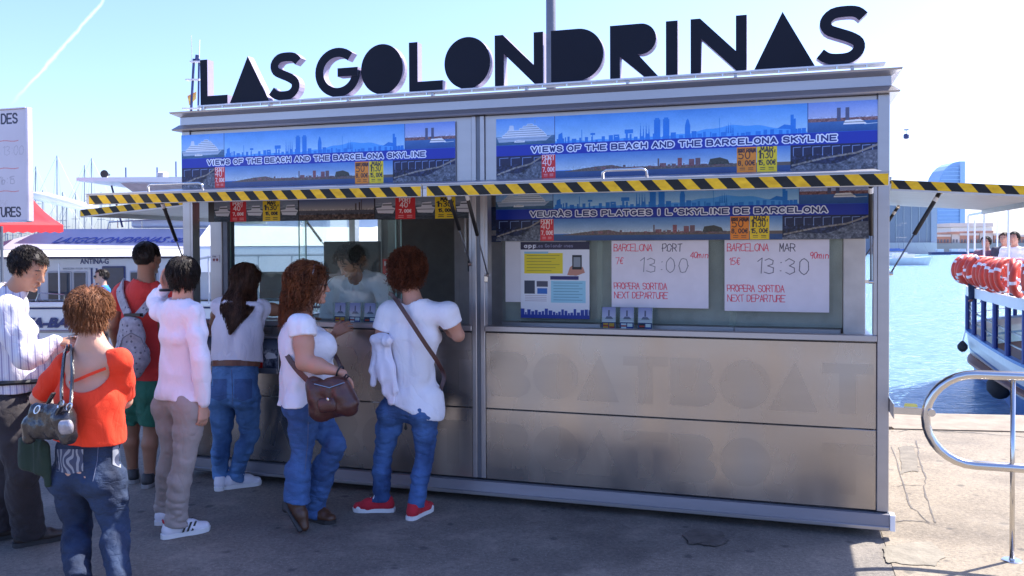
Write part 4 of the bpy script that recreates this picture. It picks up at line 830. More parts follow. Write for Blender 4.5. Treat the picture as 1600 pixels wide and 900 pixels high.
def letter(ch, p0, p1, thin=None):
    x0, x1 = sx(p0), sx(p1); W_ = x1-x0; H_ = ZT-ZB; mb = MB(); st = thin or .063
    R_ = lambda a, b, c, d: [(x0+a*W_, ZB+b*H_), (x0+c*W_, ZB+b*H_), (x0+c*W_, ZB+d*H_), (x0+a*W_, ZB+d*H_)]
    if ch == 'L': s_ = st/W_; sign_poly(mb, [(x0, ZB), (x1, ZB), (x1, ZB+.062), (x0+st, ZB+.062), (x0+st, ZT), (x0, ZT)])
    elif ch == 'A': sign_poly(mb, [(x0, ZB), (x1, ZB), (x0+W_*.47, ZT)])
    elif ch == 'O': sign_poly(mb, [(x0+W_/2+W_/2*cos(t), (ZB+ZT)/2+(H_/2+.006)*sin(t)) for t in np.linspace(0, 2*pi, 49)[:-1]])
    elif ch == 'I': sign_poly(mb, R_(0, 0, 1, 1))
    elif ch == 'D':
        r_ = H_/2; cx = x1-r_; sign_poly(mb, [(x0, ZB)]+[(cx+r_*cos(t), ZB+r_+r_*sin(t)) for t in np.linspace(-pi/2, pi/2, 25)]+[(x0, ZT)])
    elif ch == 'N':
        sign_poly(mb, [(x0, ZB), (x0+st, ZB), (x0+st, ZB+H_*.62), (x1-st*.95, ZB), (x1, ZB), (x1, ZT), (x1-st, ZT), (x1-st, ZB+H_*.36), (x0+st*.9, ZT), (x0, ZT)])
    elif ch == 'R':
        r_ = H_*.29; cx = x1-.01-r_; zc = ZT-r_
        sign_poly(mb, [(x0, ZB), (x0+st, ZB), (x0+st, ZB+H_*.40), (x1-.085, ZB), (x1, ZB), (x0+W_*.58, ZT-2*r_+.004)]+[(cx+r_*cos(t), zc+r_*sin(t)) for t in np.linspace(-pi/2, pi/2, 17)]+[(x0, ZT)])
    elif ch == 'G':
        cx, cz, r_ = x0+W_*.53, (ZB+ZT)/2, H_/2-st/2+.006; rx = W_*.53-st/2
        pts = [(cx+rx*cos(t), cz+r_*sin(t)) for t in np.linspace(radians(48), radians(352), 34)]
        sign_quadstrip(mb, pts+[(cx+rx, cz+.005)], st); sign_poly(mb, [(cx+.0, cz-.03), (x1, cz-.03), (x1, cz+.028), (cx, cz+.028)], .002)
    elif ch == 'S':
        pts = [(.93, .80), (.80, .89), (.58, .915), (.32, .89), (.17, .76), (.22, .62), (.42, .54), (.66, .46), (.83, .36), (.83, .22), (.68, .11), (.45, .085), (.22, .11), (.06, .20)]
        P = np.array(pts); Q = [P[0]]
        for i_ in range(len(P)-1):   # Catmull-Rom smoothing
            p0_, p1_, p2_, p3_ = P[max(i_-1, 0)], P[i_], P[i_+1], P[min(i_+2, len(P)-1)]
            for t in (.33, .66, 1): Q.append(.5*((2*p1_)+(-p0_+p2_)*t+(2*p0_-5*p1_+4*p2_-p3_)*t*t+(-p0_+3*p1_-3*p2_+p3_)*t**3))
        sign_quadstrip(mb, [(x0+u*W_, ZB+v*H_) for u, v in Q], st)
    o_ = mb.obj('letter', [M_sign, M_signside], sign, label=f'letter {ch}'); return o_
for ch, a, b in (('L', 312.5, 355), ('A', 358.5, 420), ('S', 420.5, 469), ('G', 492.4, 559), ('O', 564, 629.5), ('L', 639, 691.5), ('O', 694.3, 766), ('N', 773, 848.7), ('D', 861, 942.7), ('R', 953, 1027.8), ('I', 1040.4, 1058.8), ('N', 1079, 1166.8), ('A', 1178.7, 1273.2), ('S', 1277, 1354.5)): letter(ch, a, b)
MB().box(-4.655, -.02, SY-.012, SY+SD+.01, 2.692, 2.704, bev=.002).obj('sign_rail', M_white, sign)
for px in (315, 420, 543, 675, 822, 980, 1149, 1332):
    x = sx(px); MB().box(x-.009, x+.009, SY+.0, SY+.03, 2.633, 2.6915).box(x-.02, x+.02, SY-.01, SY+.04, 2.6325, 2.637).obj('rail_post', M_alu, sign)
mb = MB()
for x in np.arange(-4.6, -.1, .16): mb.tube([(x, SY-.005, 2.678), (x, SY-.005, 2.692)], .006, 5)
mb.obj('fixing_bolt', M_steel, sign, kind='stuff')

# lamp post behind the roof
lp = thing('lamp_post', atY(862.5, 500, 3.0)*np.array([1, 1, 0]), 'tall grey pole rising behind the letters of the roof sign', 'pole')
x, y = lp.location.x, lp.location.y; MB().tube([(x, y, 0), (x, y, 3.3), (x, y, 8)], [.055, .05, .04], 16).obj('pole', mat('pole_grey', (.17, .17, .2), rough=.5, metal=.3), lp, smooth=True)
MB().lathe([(.12, 0), (.12, .02), (.06, .03), (.06, .25)], (x, y, 0)).obj('base_plate', M_steel, lp); MB().tube([(x, y, 2.86), (x, y, 2.92)], .06, 16).obj('collar', M_aludark, lp)
MB().tube([(x, y, 7.9), (x+.3, y, 8.1), (x+.9, y, 8.15)], .03, 8).obj('lamp_arm', M_aludark, lp)

# ================================================================== RAILING on the right
rl = thing('railing', (.569, -.214, 0), 'polished steel loop railing on one post at the right edge of the quay', 'railing')
ry = -.214; zc = .735; r_ = .241
pts = [(3.2, ry, zc+r_)]+[(.40+r_*cos(t), ry, zc+r_*sin(t)) for t in np.linspace(pi/2, 3*pi/2, 17)]+[(3.2, ry, zc-r_)]
MB().tube([(p[0], p[1], p[2]) for p in pts], .0235, 14).obj('rail_loop', M_steel, rl, smooth=True)
MB().tube([(.575, ry, .01), (.575, ry, zc+r_-.02)], .012, 12).obj('post', M_steel, rl, smooth=True)
MB().tube([(2.6, ry, .01), (2.6, ry, zc+r_-.02)], .012, 12).obj('post', M_steel, rl, smooth=True)
for x in (.575, 2.6): MB().lathe([(.05, 0), (.05, .006), (.045, .01), (.014, .012), (.014, .02)], (x, ry, 0), n=24).obj('base_plate', M_steel, rl, smooth=False)
MB().box(.0, .185, ry-.004, ry+.004, .745, .785, bev=.002).obj('bracket', M_steel, rl); MB().tube([(.185, ry-.03, .765), (.185, ry+.03, .765)], .02, 12).obj('clamp', M_steel, rl)
MB().box(.0, .004, -.22, .12, .72, .80).obj('bracket_plate', M_steel, rl)
MB().hexa([(.05, ry-.012, .79), (.12, ry-.012, .79), (.115, ry+.02, .79), (.055, ry+.02, .79), (.055, ry-.008, .805), (.115, ry-.008, .805), (.11, ry+.016, .805), (.06, ry+.016, .805)]).obj('yellow_tag', mat('tag_yellow', (.8, .65, .12), rough=.5), rl)
# ================================================================== INFORMATION BOARD (left edge)
ib = thing('information_board', (-4.95, -1.5, 0), 'white departures board with red handwriting on a post at the left edge', 'notice board')
im = Img(420, 300, (.80, .78, .82)); im.noise(0, 0, 420, 300, .01, 80, 2)
im.text('SORTIDES', 258, 36, 25, 4.2, (.13, .12, .22), .56, gap=.3); im.text('DEPARTURES', 240, 288, 24, 4.0, (.13, .12, .22), .52, gap=.3)
im.text('BARCELONA PORT 7€', 130, 66, 17, 2, (.75, .3, .35), .5, .04, .8, .1, .2, 5)
for yy in (84, 158, 220): im.line([(190+k*12, yy+1.5*sin(k*1.3)) for k in range(18)], 1.8, (.8, .35, .35), .8)
im.text('12:00 13:00', 260, 122, 24, 1.6, (.6, .58, .62), .6, .03, .5, .1, .2, 6); im.text('14:30 16:15', 262, 200, 20, 1.6, (.5, .48, .52), .6, .04, .55, .1, .2, 7); im.text('MAR 15€', 280, 262, 18, 1.6, (.72, .68, .7), .6, .04, .5, .1, .2, 8)
panel_img('board', (-5.56, -1.5, 1.822), (-4.618, -1.5, 1.822), (-4.616, -1.5, 2.448), (-5.56, -1.5, 2.448), .02, img_mat('info_board_print', im.a, .3), M_white, ib)
MB().box(-4.615, -4.60, -1.508, -1.47, 1.815, 2.455, bev=.003).box(-5.575, -5.56, -1.508, -1.47, 1.815, 2.455, bev=.003).box(-5.56, -4.615, -1.508, -1.47, 2.449, 2.457, bev=.002).box(-5.56, -4.615, -1.508, -1.47, 1.812, 1.821, bev=.002).obj('board_frame', mat('frame_pinkish', (.60, .55, .62), rough=.4, metal=.4), ib)
MB().tube([(-5.1, -1.45, .0), (-5.1, -1.45, 2.4)], .03, 12).obj('post', M_alu, ib, smooth=True); MB().lathe([(.2, 0), (.2, .02), (.05, .04)], (-5.1, -1.45, 0), n=24).obj('base', M_alu, ib)

# ================================================================== RED CANOPY
M_red = mat('red_canvas', (.5, .012, .02), rough=.75, var=.15, scale=3, bump=.3, bscale=12)
rc = thing('red_canopy', (-11.5, 6, 0), 'bright red canvas canopy behind the white departures board at left', 'canopy')
ap = atD(30, 290, 13); c1 = atD(99, 352, 13.4); c0 = atD(-120, 350, 11.5); b0 = atD(-110, 335, 16); b1 = atD(60, 336, 16)
V = []; n_ = 14
for i_ in range(n_+1):
    t = i_/n_; f0 = c0*(1-t)+c1*t; bk = b0*(1-t)+b1*t
    rg = (atD(-140, 285, 13.6)*(1-t)+atD(42, 300, 13.9)*t)
    for j in range(9):
        s_ = j/8
        p = f0*(1-s_)*(1-s_)+2*rg*s_*(1-s_)*1.0+bk*s_*s_ if False else (f0*(1-2*s_)+rg*2*s_ if s_ < .5 else rg*(2-2*s_)+bk*(2*s_-1))
        p = np.array(p); p[2] -= .06*sin(pi*min(s_*2, 1))*(1+.4*sin(t*22)); V.append(p)
F = [(i_*9+j, (i_+1)*9+j, (i_+1)*9+j+1, i_*9+j+1) for i_ in range(n_) for j in range(8)]
o = mesh_obj('roof_canvas', V, F, M_red, rc, smooth=True); md = o.modifiers.new('s', 'SOLIDIFY'); md.thickness = .02
V = []; 
for i_ in range(29):
    t = i_/28; f0 = c0*(1-t)+c1*t; V += [f0, f0-np.array([0, 0, .10+.02*(i_ % 2)])]
o = mesh_obj('valance', V, [(2*i_, 2*i_+1, 2*i_+3, 2*i_+2) for i_ in range(28)], M_red, rc); md = o.modifiers.new('s', 'SOLIDIFY'); md.thickness = .012
for p in (c0*.48+c1*.52, b1, c0, b0): MB().tube([(p[0], p[1], 0), (p[0], p[1], p[2]-.02)], .022, 8).obj('pole', M_aludark, rc)

# ================================================================== WHITE TOUR BOAT on the left
BD = 15.0; bo = atD(165, 389.5, BD); bR = np.array([AX[0][0], AX[0][1], 0]); bR /= np.linalg.norm(bR); bF = np.array([-bR[1], bR[0], 0])
def BP(px, py, w=0.0):   # picture-measured point on the boat side plane, w metres farther in
    p = atD(px, py, BD+w); return p
def bz(py): return 1.66-(py-389.5)/90
def bl(u, w, z): return bo*np.array([1, 1, 0])+bR*u+bF*w+np.array([0, 0, z])
bu = lambda px: (px-165)/90
boat = thing('tour_boat', bl(0, 2, -1.3), 'large white motor tour boat with lavender canopy lettering moored at left', 'boat')
M_hull = mat('boat_white', (.74, .74, .76), rough=.3, var=.04, scale=1, bump=.02, bscale=4); M_lav = mat('lavender_canvas', (.40, .39, .52), rough=.6, var=.08, scale=1.5, bump=.08, bscale=12)
M_bwin = mat('boat_dark_glass', (.03, .045, .07), rough=.08, var=.4, scale=2, bump=0, spec=.8); M_navy = mat('navy_paint', (.03, .04, .14), rough=.4); M_greyp = mat('boat_grey', (.42, .42, .46), rough=.4, var=.06)
def bbox(name, px0, px1, py0, py1, w0, w1, m_, parent=boat, bev=.015):
    u0, u1 = bu(px0), bu(px1); z0, z1 = bz(py1), bz(py0); mb = MB(); mb.box(u0, u1, w0, w1, z0, z1, bev=bev)
    mb.v = [tuple(bl(u, w, z)) for u, w, z in mb.v]; return mb.obj(name, m_, parent)
# hull: lofted sections along u, stern at right
V = []; us = np.linspace(-6.5, 5.6, 26)
for u in us:
    tp = max(0, (-4.2-u)/2.3); wd = 1-.9*tp**2
    for a_, z in ((.25+.5*tp, -1.5), (.08, -.6), (.0, .1), (-.02, .66)): V.append(bl(u, 3-3*wd+a_, z))
    for a_, z in ((-.02, .66), (.0, .1), (.08, -.6), (.25+.5*tp, -1.5)): V.append(bl(u, 3+3*wd-a_, z))
F = [(i_*8+j, (i_+1)*8+j, (i_+1)*8+(j+1) % 8, i_*8+(j+1) % 8) for i_ in range(25) for j in range(8)]+[tuple(range(8)), tuple(25*8+j for j in range(7, -1, -1))]
mesh_obj('hull', V, F, M_hull, boat)
bbox('rubbing_strake', -330, 660, 472, 480, -.07, .05, M_white); bbox('dark_seam', -330, 660, 480.5, 483, -.045, .0, M_navy); bbox('chrome_line', -330, 660, 516, 519.5, -.05, .04, M_alu)
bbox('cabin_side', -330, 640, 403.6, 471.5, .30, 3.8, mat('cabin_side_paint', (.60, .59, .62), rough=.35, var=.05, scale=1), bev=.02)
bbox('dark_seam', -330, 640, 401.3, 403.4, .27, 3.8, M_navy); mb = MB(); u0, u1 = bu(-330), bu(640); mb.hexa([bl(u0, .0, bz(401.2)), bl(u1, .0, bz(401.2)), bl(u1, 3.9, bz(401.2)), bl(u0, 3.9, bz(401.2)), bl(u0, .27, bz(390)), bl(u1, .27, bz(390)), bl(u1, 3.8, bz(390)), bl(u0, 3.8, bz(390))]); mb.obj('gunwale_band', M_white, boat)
# windows with frames
for k, (a, b, c, d) in enumerate(((8, 46, 424, 470), (60, 98, 425, 470), (101, 123, 425, 470), (147, 184, 417, 470), (191, 236, 425, 470), (242, 300, 425, 470), (330, 388, 428, 470), (394, 442, 428, 470), (450, 530, 428, 470))):
    f = bbox('window', a, b, c, d, .27, .299, M_greyp if k != 3 else M_navy, bev=.01); bbox('pane', a+2, b-2, c+2, d-1, .262, .2695, M_bwin, f, bev=0)
for px_ in (129, 137): bbox('door_jamb', px_, px_+2, 420, 471, .28, .2995, M_navy, bev=0)
def btext(txt, px0, py, size_px, m_, w, bold=0, xs=1, shear=0, width_px=None, slope=None, name='lettering'):
    t = text_mesh(txt, size_px/90*1.38, lambda u, v, d: (u, v, d), .006, bold, 1, 1, shear)
    k_ = (width_px/90)/t.W if width_px else xs
    sl = slope or 0
    t.v = [tuple(bl(bu(px0)+u*k_, w-d+v*sl, bz(py)+v)) for u, v, d in t.v]; return t.obj(name, m_, boat)
btext('ANTINA-G', 112, 413, 8.5, M_navy, .297, .002, width_px=45); btext('BARCELONA  FT.COM.  REG. 7234', 84, 422, 3, M_greyp, .297, 0, width_px=48)
btext('7A-BA-2', 36, 511, 14.5, M_navy, -.03, .012, shear=.3, width_px=92)
bbox('pillar', 85.6, 87, 412, 470, .1, .13, M_white, bev=0)
# canopy slope with web address
V = [bl(bu(-60), .26, bz(389.5)), bl(bu(640), .26, bz(389.5)), bl(bu(640), 1.0, bz(356)), bl(bu(37), 1.0, bz(356))]
V += [bl(bu(-60), 3.6, bz(389.5)), bl(bu(640), 3.6, bz(389.5)), bl(bu(640), 3.0, bz(356)), bl(bu(37), 3.0, bz(356))]
mesh_obj('canopy_slope', V, [(0, 1, 2, 3), (4, 7, 6, 5), (0, 3, 7, 4), (3, 2, 6, 7), (1, 5, 6, 2), (0, 4, 5, 1)], M_lav, boat)
sl = (1.5-.26)/(bz(353)-bz(389))
def slope_w(z, u=0): return .26+(z-bz(389.5))/(bz(356)-bz(389.5))*.74
t = text_mesh('LASGOLONDRINAS', .15, lambda u, v, d: (u, v, d), 0.002, .003, 1, 1, .5); k_ = ((242-56)/90)/t.W
t.v = [tuple(bl(bu(58)+u*k_, slope_w(bz(379.5)+v*.95, bu(58)+u*k_)-.02-d, bz(379.5)+v*.95+.006)) for u, v, d in t.v]; t.obj('lettering', mat('lettering_blue', (.05, .08, .35), rough=.5), boat)
t = text_mesh('.COM', .11, lambda u, v, d: (u, v, d), .004, .005, 1, 1, .5); k_ = ((287-245)/90)/t.W
t.v = [tuple(bl(bu(244)+u*k_, slope_w(bz(379)+v*.95, bu(244)+u*k_)-.02-d, bz(379)+v*.95+.006)) for u, v, d in t.v]; t.obj('lettering', MATS['lettering_blue'], boat)
# flybridge coaming, seats, rails
bbox('coaming', 137, 640, 339, 353, 1.7, 2.0, M_white, bev=.04); bbox('seat_back', 150, 205, 336, 352, 2.1, 2.5, M_hull, bev=.05); bbox('seat_back', 214, 280, 336, 352, 2.1, 2.5, M_hull, bev=.05)
P_ = [bl(bu(x), 1.62, bz(y)) for x, y in ((100, 356), (103, 343), (160, 340), (290, 337))]; MB().tube(P_, .014, 8).obj('hand_rail', M_steel, boat)
for x in (118, 160, 210, 258): MB().tube([bl(bu(x), 1.62, bz(353)), bl(bu(x), 1.62, bz(339.5))], .011, 6).obj('rail_post', M_steel, boat)
P_ = [bl(bu(x), .1, bz(y)) for x, y in ((50, 471), (55, 458), (95, 461), (95, 471))]; MB().tube(P_, .012, 8).obj('hand_rail', M_steel, boat)
V = [bl(bu(145), 2.6, bz(339)), bl(bu(152), 2.7, bz(327)), bl(bu(300), 2.7, bz(326)), bl(bu(300), 2.6, bz(339))]
o = mesh_obj('windscreen', V, [(0, 3, 2, 1)], M_bwin, boat); md = o.modifiers.new('s', 'SOLIDIFY'); md.thickness = .02
# hard top with sloping soffit
def zt(py, w): return (atD(165, py, BD+w))[2]
hz0, hz1 = zt(292, 1), zt(281, 1)
mb = MB(); P = [(bu(80), .9, hz1-.03), (bu(640), .7, hz0-.02), (bu(640), 4.2, hz0-.02), (bu(90), 3.6, hz1-.03)]
mb.hexa([bl(*p) for p in P]+[bl(p[0], p[1], hz1+.035) for p in P]); mb.obj('hard_top', M_hull, boat)
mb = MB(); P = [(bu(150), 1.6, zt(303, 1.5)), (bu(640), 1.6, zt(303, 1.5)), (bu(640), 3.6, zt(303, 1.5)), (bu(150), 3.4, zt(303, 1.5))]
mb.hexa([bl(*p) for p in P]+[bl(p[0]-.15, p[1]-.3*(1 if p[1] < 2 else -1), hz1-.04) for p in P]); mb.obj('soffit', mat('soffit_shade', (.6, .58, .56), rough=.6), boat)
for a, b in (((113, 290), (127, 352)), ((282, 303), (284, 339))): MB().tube([bl(bu(a[0]), 1.5, zt(a[1], 1.5)), bl(bu(b[0]), 1.6, bz(b[1]))], .018, 8).obj('stanchion', M_navy, boat)
c = bl(bu(122), 1.0, zt(272, 1)); hn = MB(); hn.v = []; 
for i_, (r_, d_) in enumerate(((.02, .2), (.035, .1), (.075, 0))): hn.v += [tuple(c+bR*r_*cos(t)+np.array([0, 0, r_*sin(t)])+bF*d_) for t in np.linspace(0, 2*pi, 15)[:-1]]
hn.f = [(i_*14+j, i_*14+(j+1) % 14, (i_+1)*14+(j+1) % 14, (i_+1)*14+j) for i_ in range(2) for j in range(14)]+[tuple(28+j for j in range(14))]
hn.m = [0]*len(hn.f); hn.obj('horn', M_black, boat); MB().tube([c+bF*.1-np.array([0, 0, .03]), c+bF*.1-np.array([0, 0, .1])], .02, 6).obj('horn_bracket', M_white, boat)
bbox('floodlight', 213, 226, 262, 274, .9, 1.1, M_white, bev=.02); bbox('floodlight_lens', 215, 224, 264, 272, .888, .9, M_greyp, bev=0)
# radar arch
mb = MB(); P = [(bu(268), 2.4), (bu(300), 2.4), (bu(300), 3.0), (bu(268), 3.0)]
mb.hexa([bl(a, b, hz1+.04) for a, b in P]+[bl(a*.9+.13, b, zt(234, 2.5)) for a, b in P]); mb.obj('radar_arch', M_hull, boat)
bbox('radar_scanner', 250, 300, 213, 218, 2.2, 2.4, M_hull); 
def dome(px_, py_, r_, w): 
    c = bl(bu(px_), w, zt(py_, w)); MB().lathe([(.01, r_), (r_*.6, r_*.8), (r_*.95, r_*.3), (r_, -.1*r_), (r_*.8, -r_*.6), (.02, -r_*.65)], c, n=14).obj('radome', M_hull, boat, smooth=True)
dome(276, 224, .10, 2.3); dome(264, 248, .07, 2.2); MB().tube([bl(bu(265), 2.2, zt(250, 2.2)), bl(bu(265), 2.2, hz1)], .015, 6).obj('aerial', M_white, boat)
for x, y0, y1 in ((199, 277, 262), (231, 277, 253), (146, 280, 262)): MB().tube([bl(bu(x), 1.3, zt(y0, 1.3)), bl(bu(x), 1.3, zt(y1, 1.3))], .013, 5).obj('aerial', M_navy, boat)
# right part seen through the booth: tall white coach roof, side rail
mb = MB(); u0, u1 = bu(312), bu(640); mb.hexa([bl(u0, -.3, bz(386)), bl(u1, -.3, bz(386)), bl(u1, 3.45, bz(386)), bl(u0, 3.45, bz(386)), bl(u0, .75, bz(340)), bl(u1, .75, bz(340)), bl(u1, 3, bz(340)), bl(u0, 3, bz(340))]).hexa([bl(u0, -.5, bz(425)), bl(u1, -.5, bz(425)), bl(u1, .1, bz(425)), bl(u0, .1, bz(425)), bl(u0, -.3, bz(387)), bl(u1, -.3, bz(387)), bl(u1, .1, bz(387)), bl(u0, .1, bz(387))]); mb.obj('coach_roof', M_hull, boat); MB().tube([bl(bu(x), -.62, bz(y)) for x, y in ((330, 405), (360, 400), (640, 399))], .022, 6).obj('hand_rail', M_greyp, boat)
for x in (345, 375, 420, 470): MB().tube([bl(bu(x), -.62, bz(400)), bl(bu(x), -.62, bz(472))], .012, 6).obj('rail_post', M_greyp, boat)

# lattice mast with flag rising behind the first letter
lm = thing('boat_mast', bl(1.6, 2.5, 2.9), 'slim white lattice mast with aerials and flag behind the letter L', 'mast')
MW = mat('mast_white', (.68, .68, .70), rough=.4)
a0, a1, b0_, b1_ = (294, 183), (303, 92), (309, 183), (311, 92)
f_ = lambda p, w=2.5: atD(p[0], p[1], BD+w)
MB().tube([f_((292, 300)), f_(a1)], .028, 6).tube([f_((308, 300)), f_(b1_)], .02, 6).obj('mast_leg', M_navy, lm)
for y, x0, x1 in ((97, 298, 316), (125, 291, 313), (170, 286, 315)): 
    p0, p1 = f_((x0, y)), f_((x1, y)); MB().beam(p0, p1, .12, .03).obj('platform', MW, lm)
MB().tube([f_((307, 97)), f_((308, 86))], .035, 8).obj('lamp', M_navy, lm); MB().tube([f_((300, 95)), f_((299, 55))], .008, 5).tube([f_((311, 97)), f_((312, 62))], .009, 5).obj('aerial', MW, lm)
p = f_((300, 142)); q2_ = [(293, 150), (307, 143), (306, 155), (296, 165)]; o = mesh_obj('flag', [f_(k_) for k_ in q2_], [(0, 1, 2, 3)], mat('flag_cloth', (.75, .25, .10), rough=.8, col2=(.85, .7, .15), scale=20), lm); md = o.modifiers.new('s', 'SOLIDIFY'); md.thickness = .01

# ================================================================== SAILBOATS: masts beyond
def sailboat(px, top, D, lean=0, lab='', r=.05, group='sailboats moored beyond the tour boat', hull=True):
    b = atD(px, 392, D); b[2] = -1.3; tp = atD(px+lean, top, D); t = thing('sailboat', b, lab, 'sailboat', group)
    if hull:
        V = []; n_ = 9
        for i_ in range(n_):
            s_ = i_/(n_-1); wd = 1.3*sin(pi*min(.12+s_*.8, 1))**.7
            V += [b+bR*(-4+8*s_)*.9+bF*(-wd*.6)+np.array([0, 0, -.1]), b+bR*(-4+8*s_)+bF*-wd+np.array([0, 0, 1.0+.25*s_]), b+bR*(-4+8*s_)+bF*wd+np.array([0, 0, 1.0+.25*s_]), b+bR*(-4+8*s_)*.9+bF*(wd*.6)+np.array([0, 0, -.1])]
        F = [(i_*4+j, (i_+1)*4+j, (i_+1)*4+(j+1) % 4, i_*4+(j+1) % 4) for i_ in range(n_-1) for j in range(4)]+[(0, 1, 2, 3), tuple((n_-1)*4+j for j in (3, 2, 1, 0))]
        mesh_obj('hull', V, F, M_hull, t)
        MB().beam(b+bR*-1.5+np.array([0, 0, 1.4]), b+bR*1.4+np.array([0, 0, 1.4]), 1.2, .55).obj('cabin', M_hull, t)
        MB().beam(b+bR*.2+np.array([0, 0, 2.3]), b+bR*-3+np.array([0, 0, 2.25]), .22, .3).obj('boom', mat('sail_cover', (.1, .16, .4), rough=.8), t)
    MB().tube([b+np.array([0, 0, .9]), tp], [r, r*.6], 6).obj('mast', mat('mast_grey', (.20, .21, .25), rough=.4, metal=.3), t)
    h = tp[2]-b[2]; mb = MB()
    for fr in (.45, .68): 
        c = b+(tp-b)*fr; w_ = h*.05; mb.tube([c-bR*w_, c+bR*w_], r*.4, 4)
    mb.obj('spreader', MATS['mast_grey'], t)
    mb = MB()
    for s_ in (-1, 1): mb.tube([tp, b+(tp-b)*.45+bR*h*.05*s_, b+bR*h*.07*s_+np.array([0, 0, 1])], r*.16, 3)
    mb.tube([tp, b+bR*4+np.array([0, 0, 1.2])], r*.16, 3); mb.tube([tp, b-bR*4+np.array([0, 0, 1.2])], r*.16, 3); mb.obj('rigging', M_aludark, t)
    return t
specs = [(89, 243, 60, 0), (53, 260, 75, 3), (131, 258, 70, 1), (143, 247, 62, 0), (67, 297, 85, 0), (98, 300, 80, 0), (104, 318, 95, 0), (118, 300, 95, 0), (33, 280, 90, 0), (20, 330, 70, 0), (8, 350, 60, 1), (158, 300, 90, 0), (172, 305, 100, 0), (201, 300, 85, 0), (232, 305, 95, 0), (14, 365, 45, -2), (26, 372, 50, 2), (39, 368, 55, 0), (47, 372, 60, 0)]
names = ['tallest mast above the tour boat roof, right of the red canopy', 'mast directly right of the departures board', 'mast just left of the slim pair over the boat roof', 'slim mast in the middle of the hard top, tallest there', 'short mast rising over the red canopy', 'mast right next to the tallest mast', 'low mast behind the white boom', 'short mast near the horn on the boat roof']
ORD = ['first', 'second', 'third', 'fourth', 'fifth', 'sixth', 'seventh', 'eighth', 'ninth', 'tenth', 'eleventh', 'twelfth', 'thirteenth', 'fourteenth', 'fifteenth', 'sixteenth', 'seventeenth', 'eighteenth', 'nineteenth', 'twentieth', 'twenty first', 'twenty second', 'twenty third', 'twenty fourth', 'twenty fifth', 'twenty sixth', 'twenty seventh', 'twenty eighth', 'twenty ninth', 'thirtieth']
rank = {k_: i_ for i_, k_ in enumerate(sorted(range(len(specs)), key=lambda k_: specs[k_][0]))}
for i_, (a, b, c, d) in enumerate(specs): sailboat(a, b, c, d, names[i_] if i_ < len(names) else f'distant sailboat whose thin mast stands {ORD[rank[i_]]} from the left edge', .05+.02*(c > 70))
# white boom of the neighbouring boat
wb = thing('furled_sail', atD(100, 318, 22), 'long white furled sail on a boom beside the red canopy', 'sail')
MB().tube([atD(40, 303, 22), atD(70, 308, 22), atD(110, 318, 22), atD(151, 328, 22)], [.06, .13, .12, .1], 10).obj('sail_roll', M_white, wb, smooth=True); MB().tube([atD(30, 305, 22.1), atD(156, 333, 22.1)], .04, 6).obj('boom', M_greyp, wb)

# ================================================================== FAR SHORE AND SKY THINGS
M_far1 = mat('far_grey_block', (.30, .30, .33), rough=.8, var=.08, scale=.05); M_terra = mat('far_terracotta', (.50, .27, .20), rough=.9, var=.2, scale=.1); M_farw = mat('far_cream', (.6, .56, .52), rough=.8, var=.1, scale=.1)
M_hotel = mat('hotel_blue_glass', (.34, .48, .70), rough=.25, var=.06, scale=.05, bump=0, spec=.8)
def farbox(name, px0, px1, py0, D, depth, m_, parent=None, base=-1.3):
    a = atD(px0, 383, D); b = atD(px1, 383, D); zt_ = atD((px0+px1)/2, py0, D)[2]; n = np.array([AX[2][0], AX[2][1], 0]); n /= np.linalg.norm(n)
    mb = MB(); P = [a, b, b+n*depth, a+n*depth]; mb.hexa([(p[0], p[1], base) for p in P]+[(p[0], p[1], zt_) for p in P]); return mb.obj(name, m_, parent)
# far quay strip
o = farbox('far_quay', 1300, 1900, 379.5, 330, 1200, mat('far_stone', (.42, .36, .32), rough=.9, var=.15, scale=.05)); T(o, kind='structure')
gb = thing('warehouse', atD(1425, 384, 300)*np.array([1, 1, 0]), 'big plain grey harbour building behind the kiosk awning at right', 'building')
farbox('wall', 1385, 1464, 304, 300, 40, M_far1, gb); farbox('end_wall', 1455, 1463.6, 303, 299.5, .45, mat('far_pale_block', (.46, .46, .50), rough=.8), gb); farbox('plinth', 1385, 1464, 379, 299, .9, M_farw, gb)
for k in range(6): farbox('panel_joint', 1388+k*12, 1388.6+k*12, 308, 299.8, .19, M_farw, gb)
ht = thing('sail_hotel', atD(1487, 383, 900)*np.array([1, 1, 0]), 'tall blue glass sail shaped hotel tower on the far shore', 'hotel')
base = atD(1465, 383, 900); n = np.array([AX[2][0], AX[2][1], 0]); n /= np.linalg.norm(n)
prof = [(1465, 383), (1508, 383), (1508, 252), (1499, 252), (1490, 254), (1482, 259), (1475, 266), (1469, 276), (1466, 288), (1464, 310)]
P = [atD(a, b, 900) for a, b in prof]; m__ = MB(); k_ = len(P); m__.add([tuple(p) for p in P]+[tuple(p+n*25) for p in P], [tuple(range(k_)), tuple(range(2*k_-1, k_-1, -1))]+[((i_+1) % k_, i_, k_+i_, k_+(i_+1) % k_) for i_ in range(k_)]); m__.obj('tower', M_hotel, ht)
for yy in range(262, 380, 6): farbox('floor_line', 1466 if yy > 290 else 1466+(290-yy)*.42, 1500, yy, 899.6, .35, mat('hotel_line', (.45, .58, .76), rough=.4), ht, base=atD(1487, yy+1.2, 899.6)[2])
farbox('lift_core', 1500, 1507.5, 253, 899, .95, mat('hotel_core', (.5, .6, .74), rough=.5), ht)
farb = [(1463, 1486, 366, M_terra), (1487, 1500, 362, M_farw), (1500, 1530, 364, M_terra), (1531, 1552, 360, M_farw), (1553, 1580, 364, M_terra), (1581, 1640, 366, M_terra)]
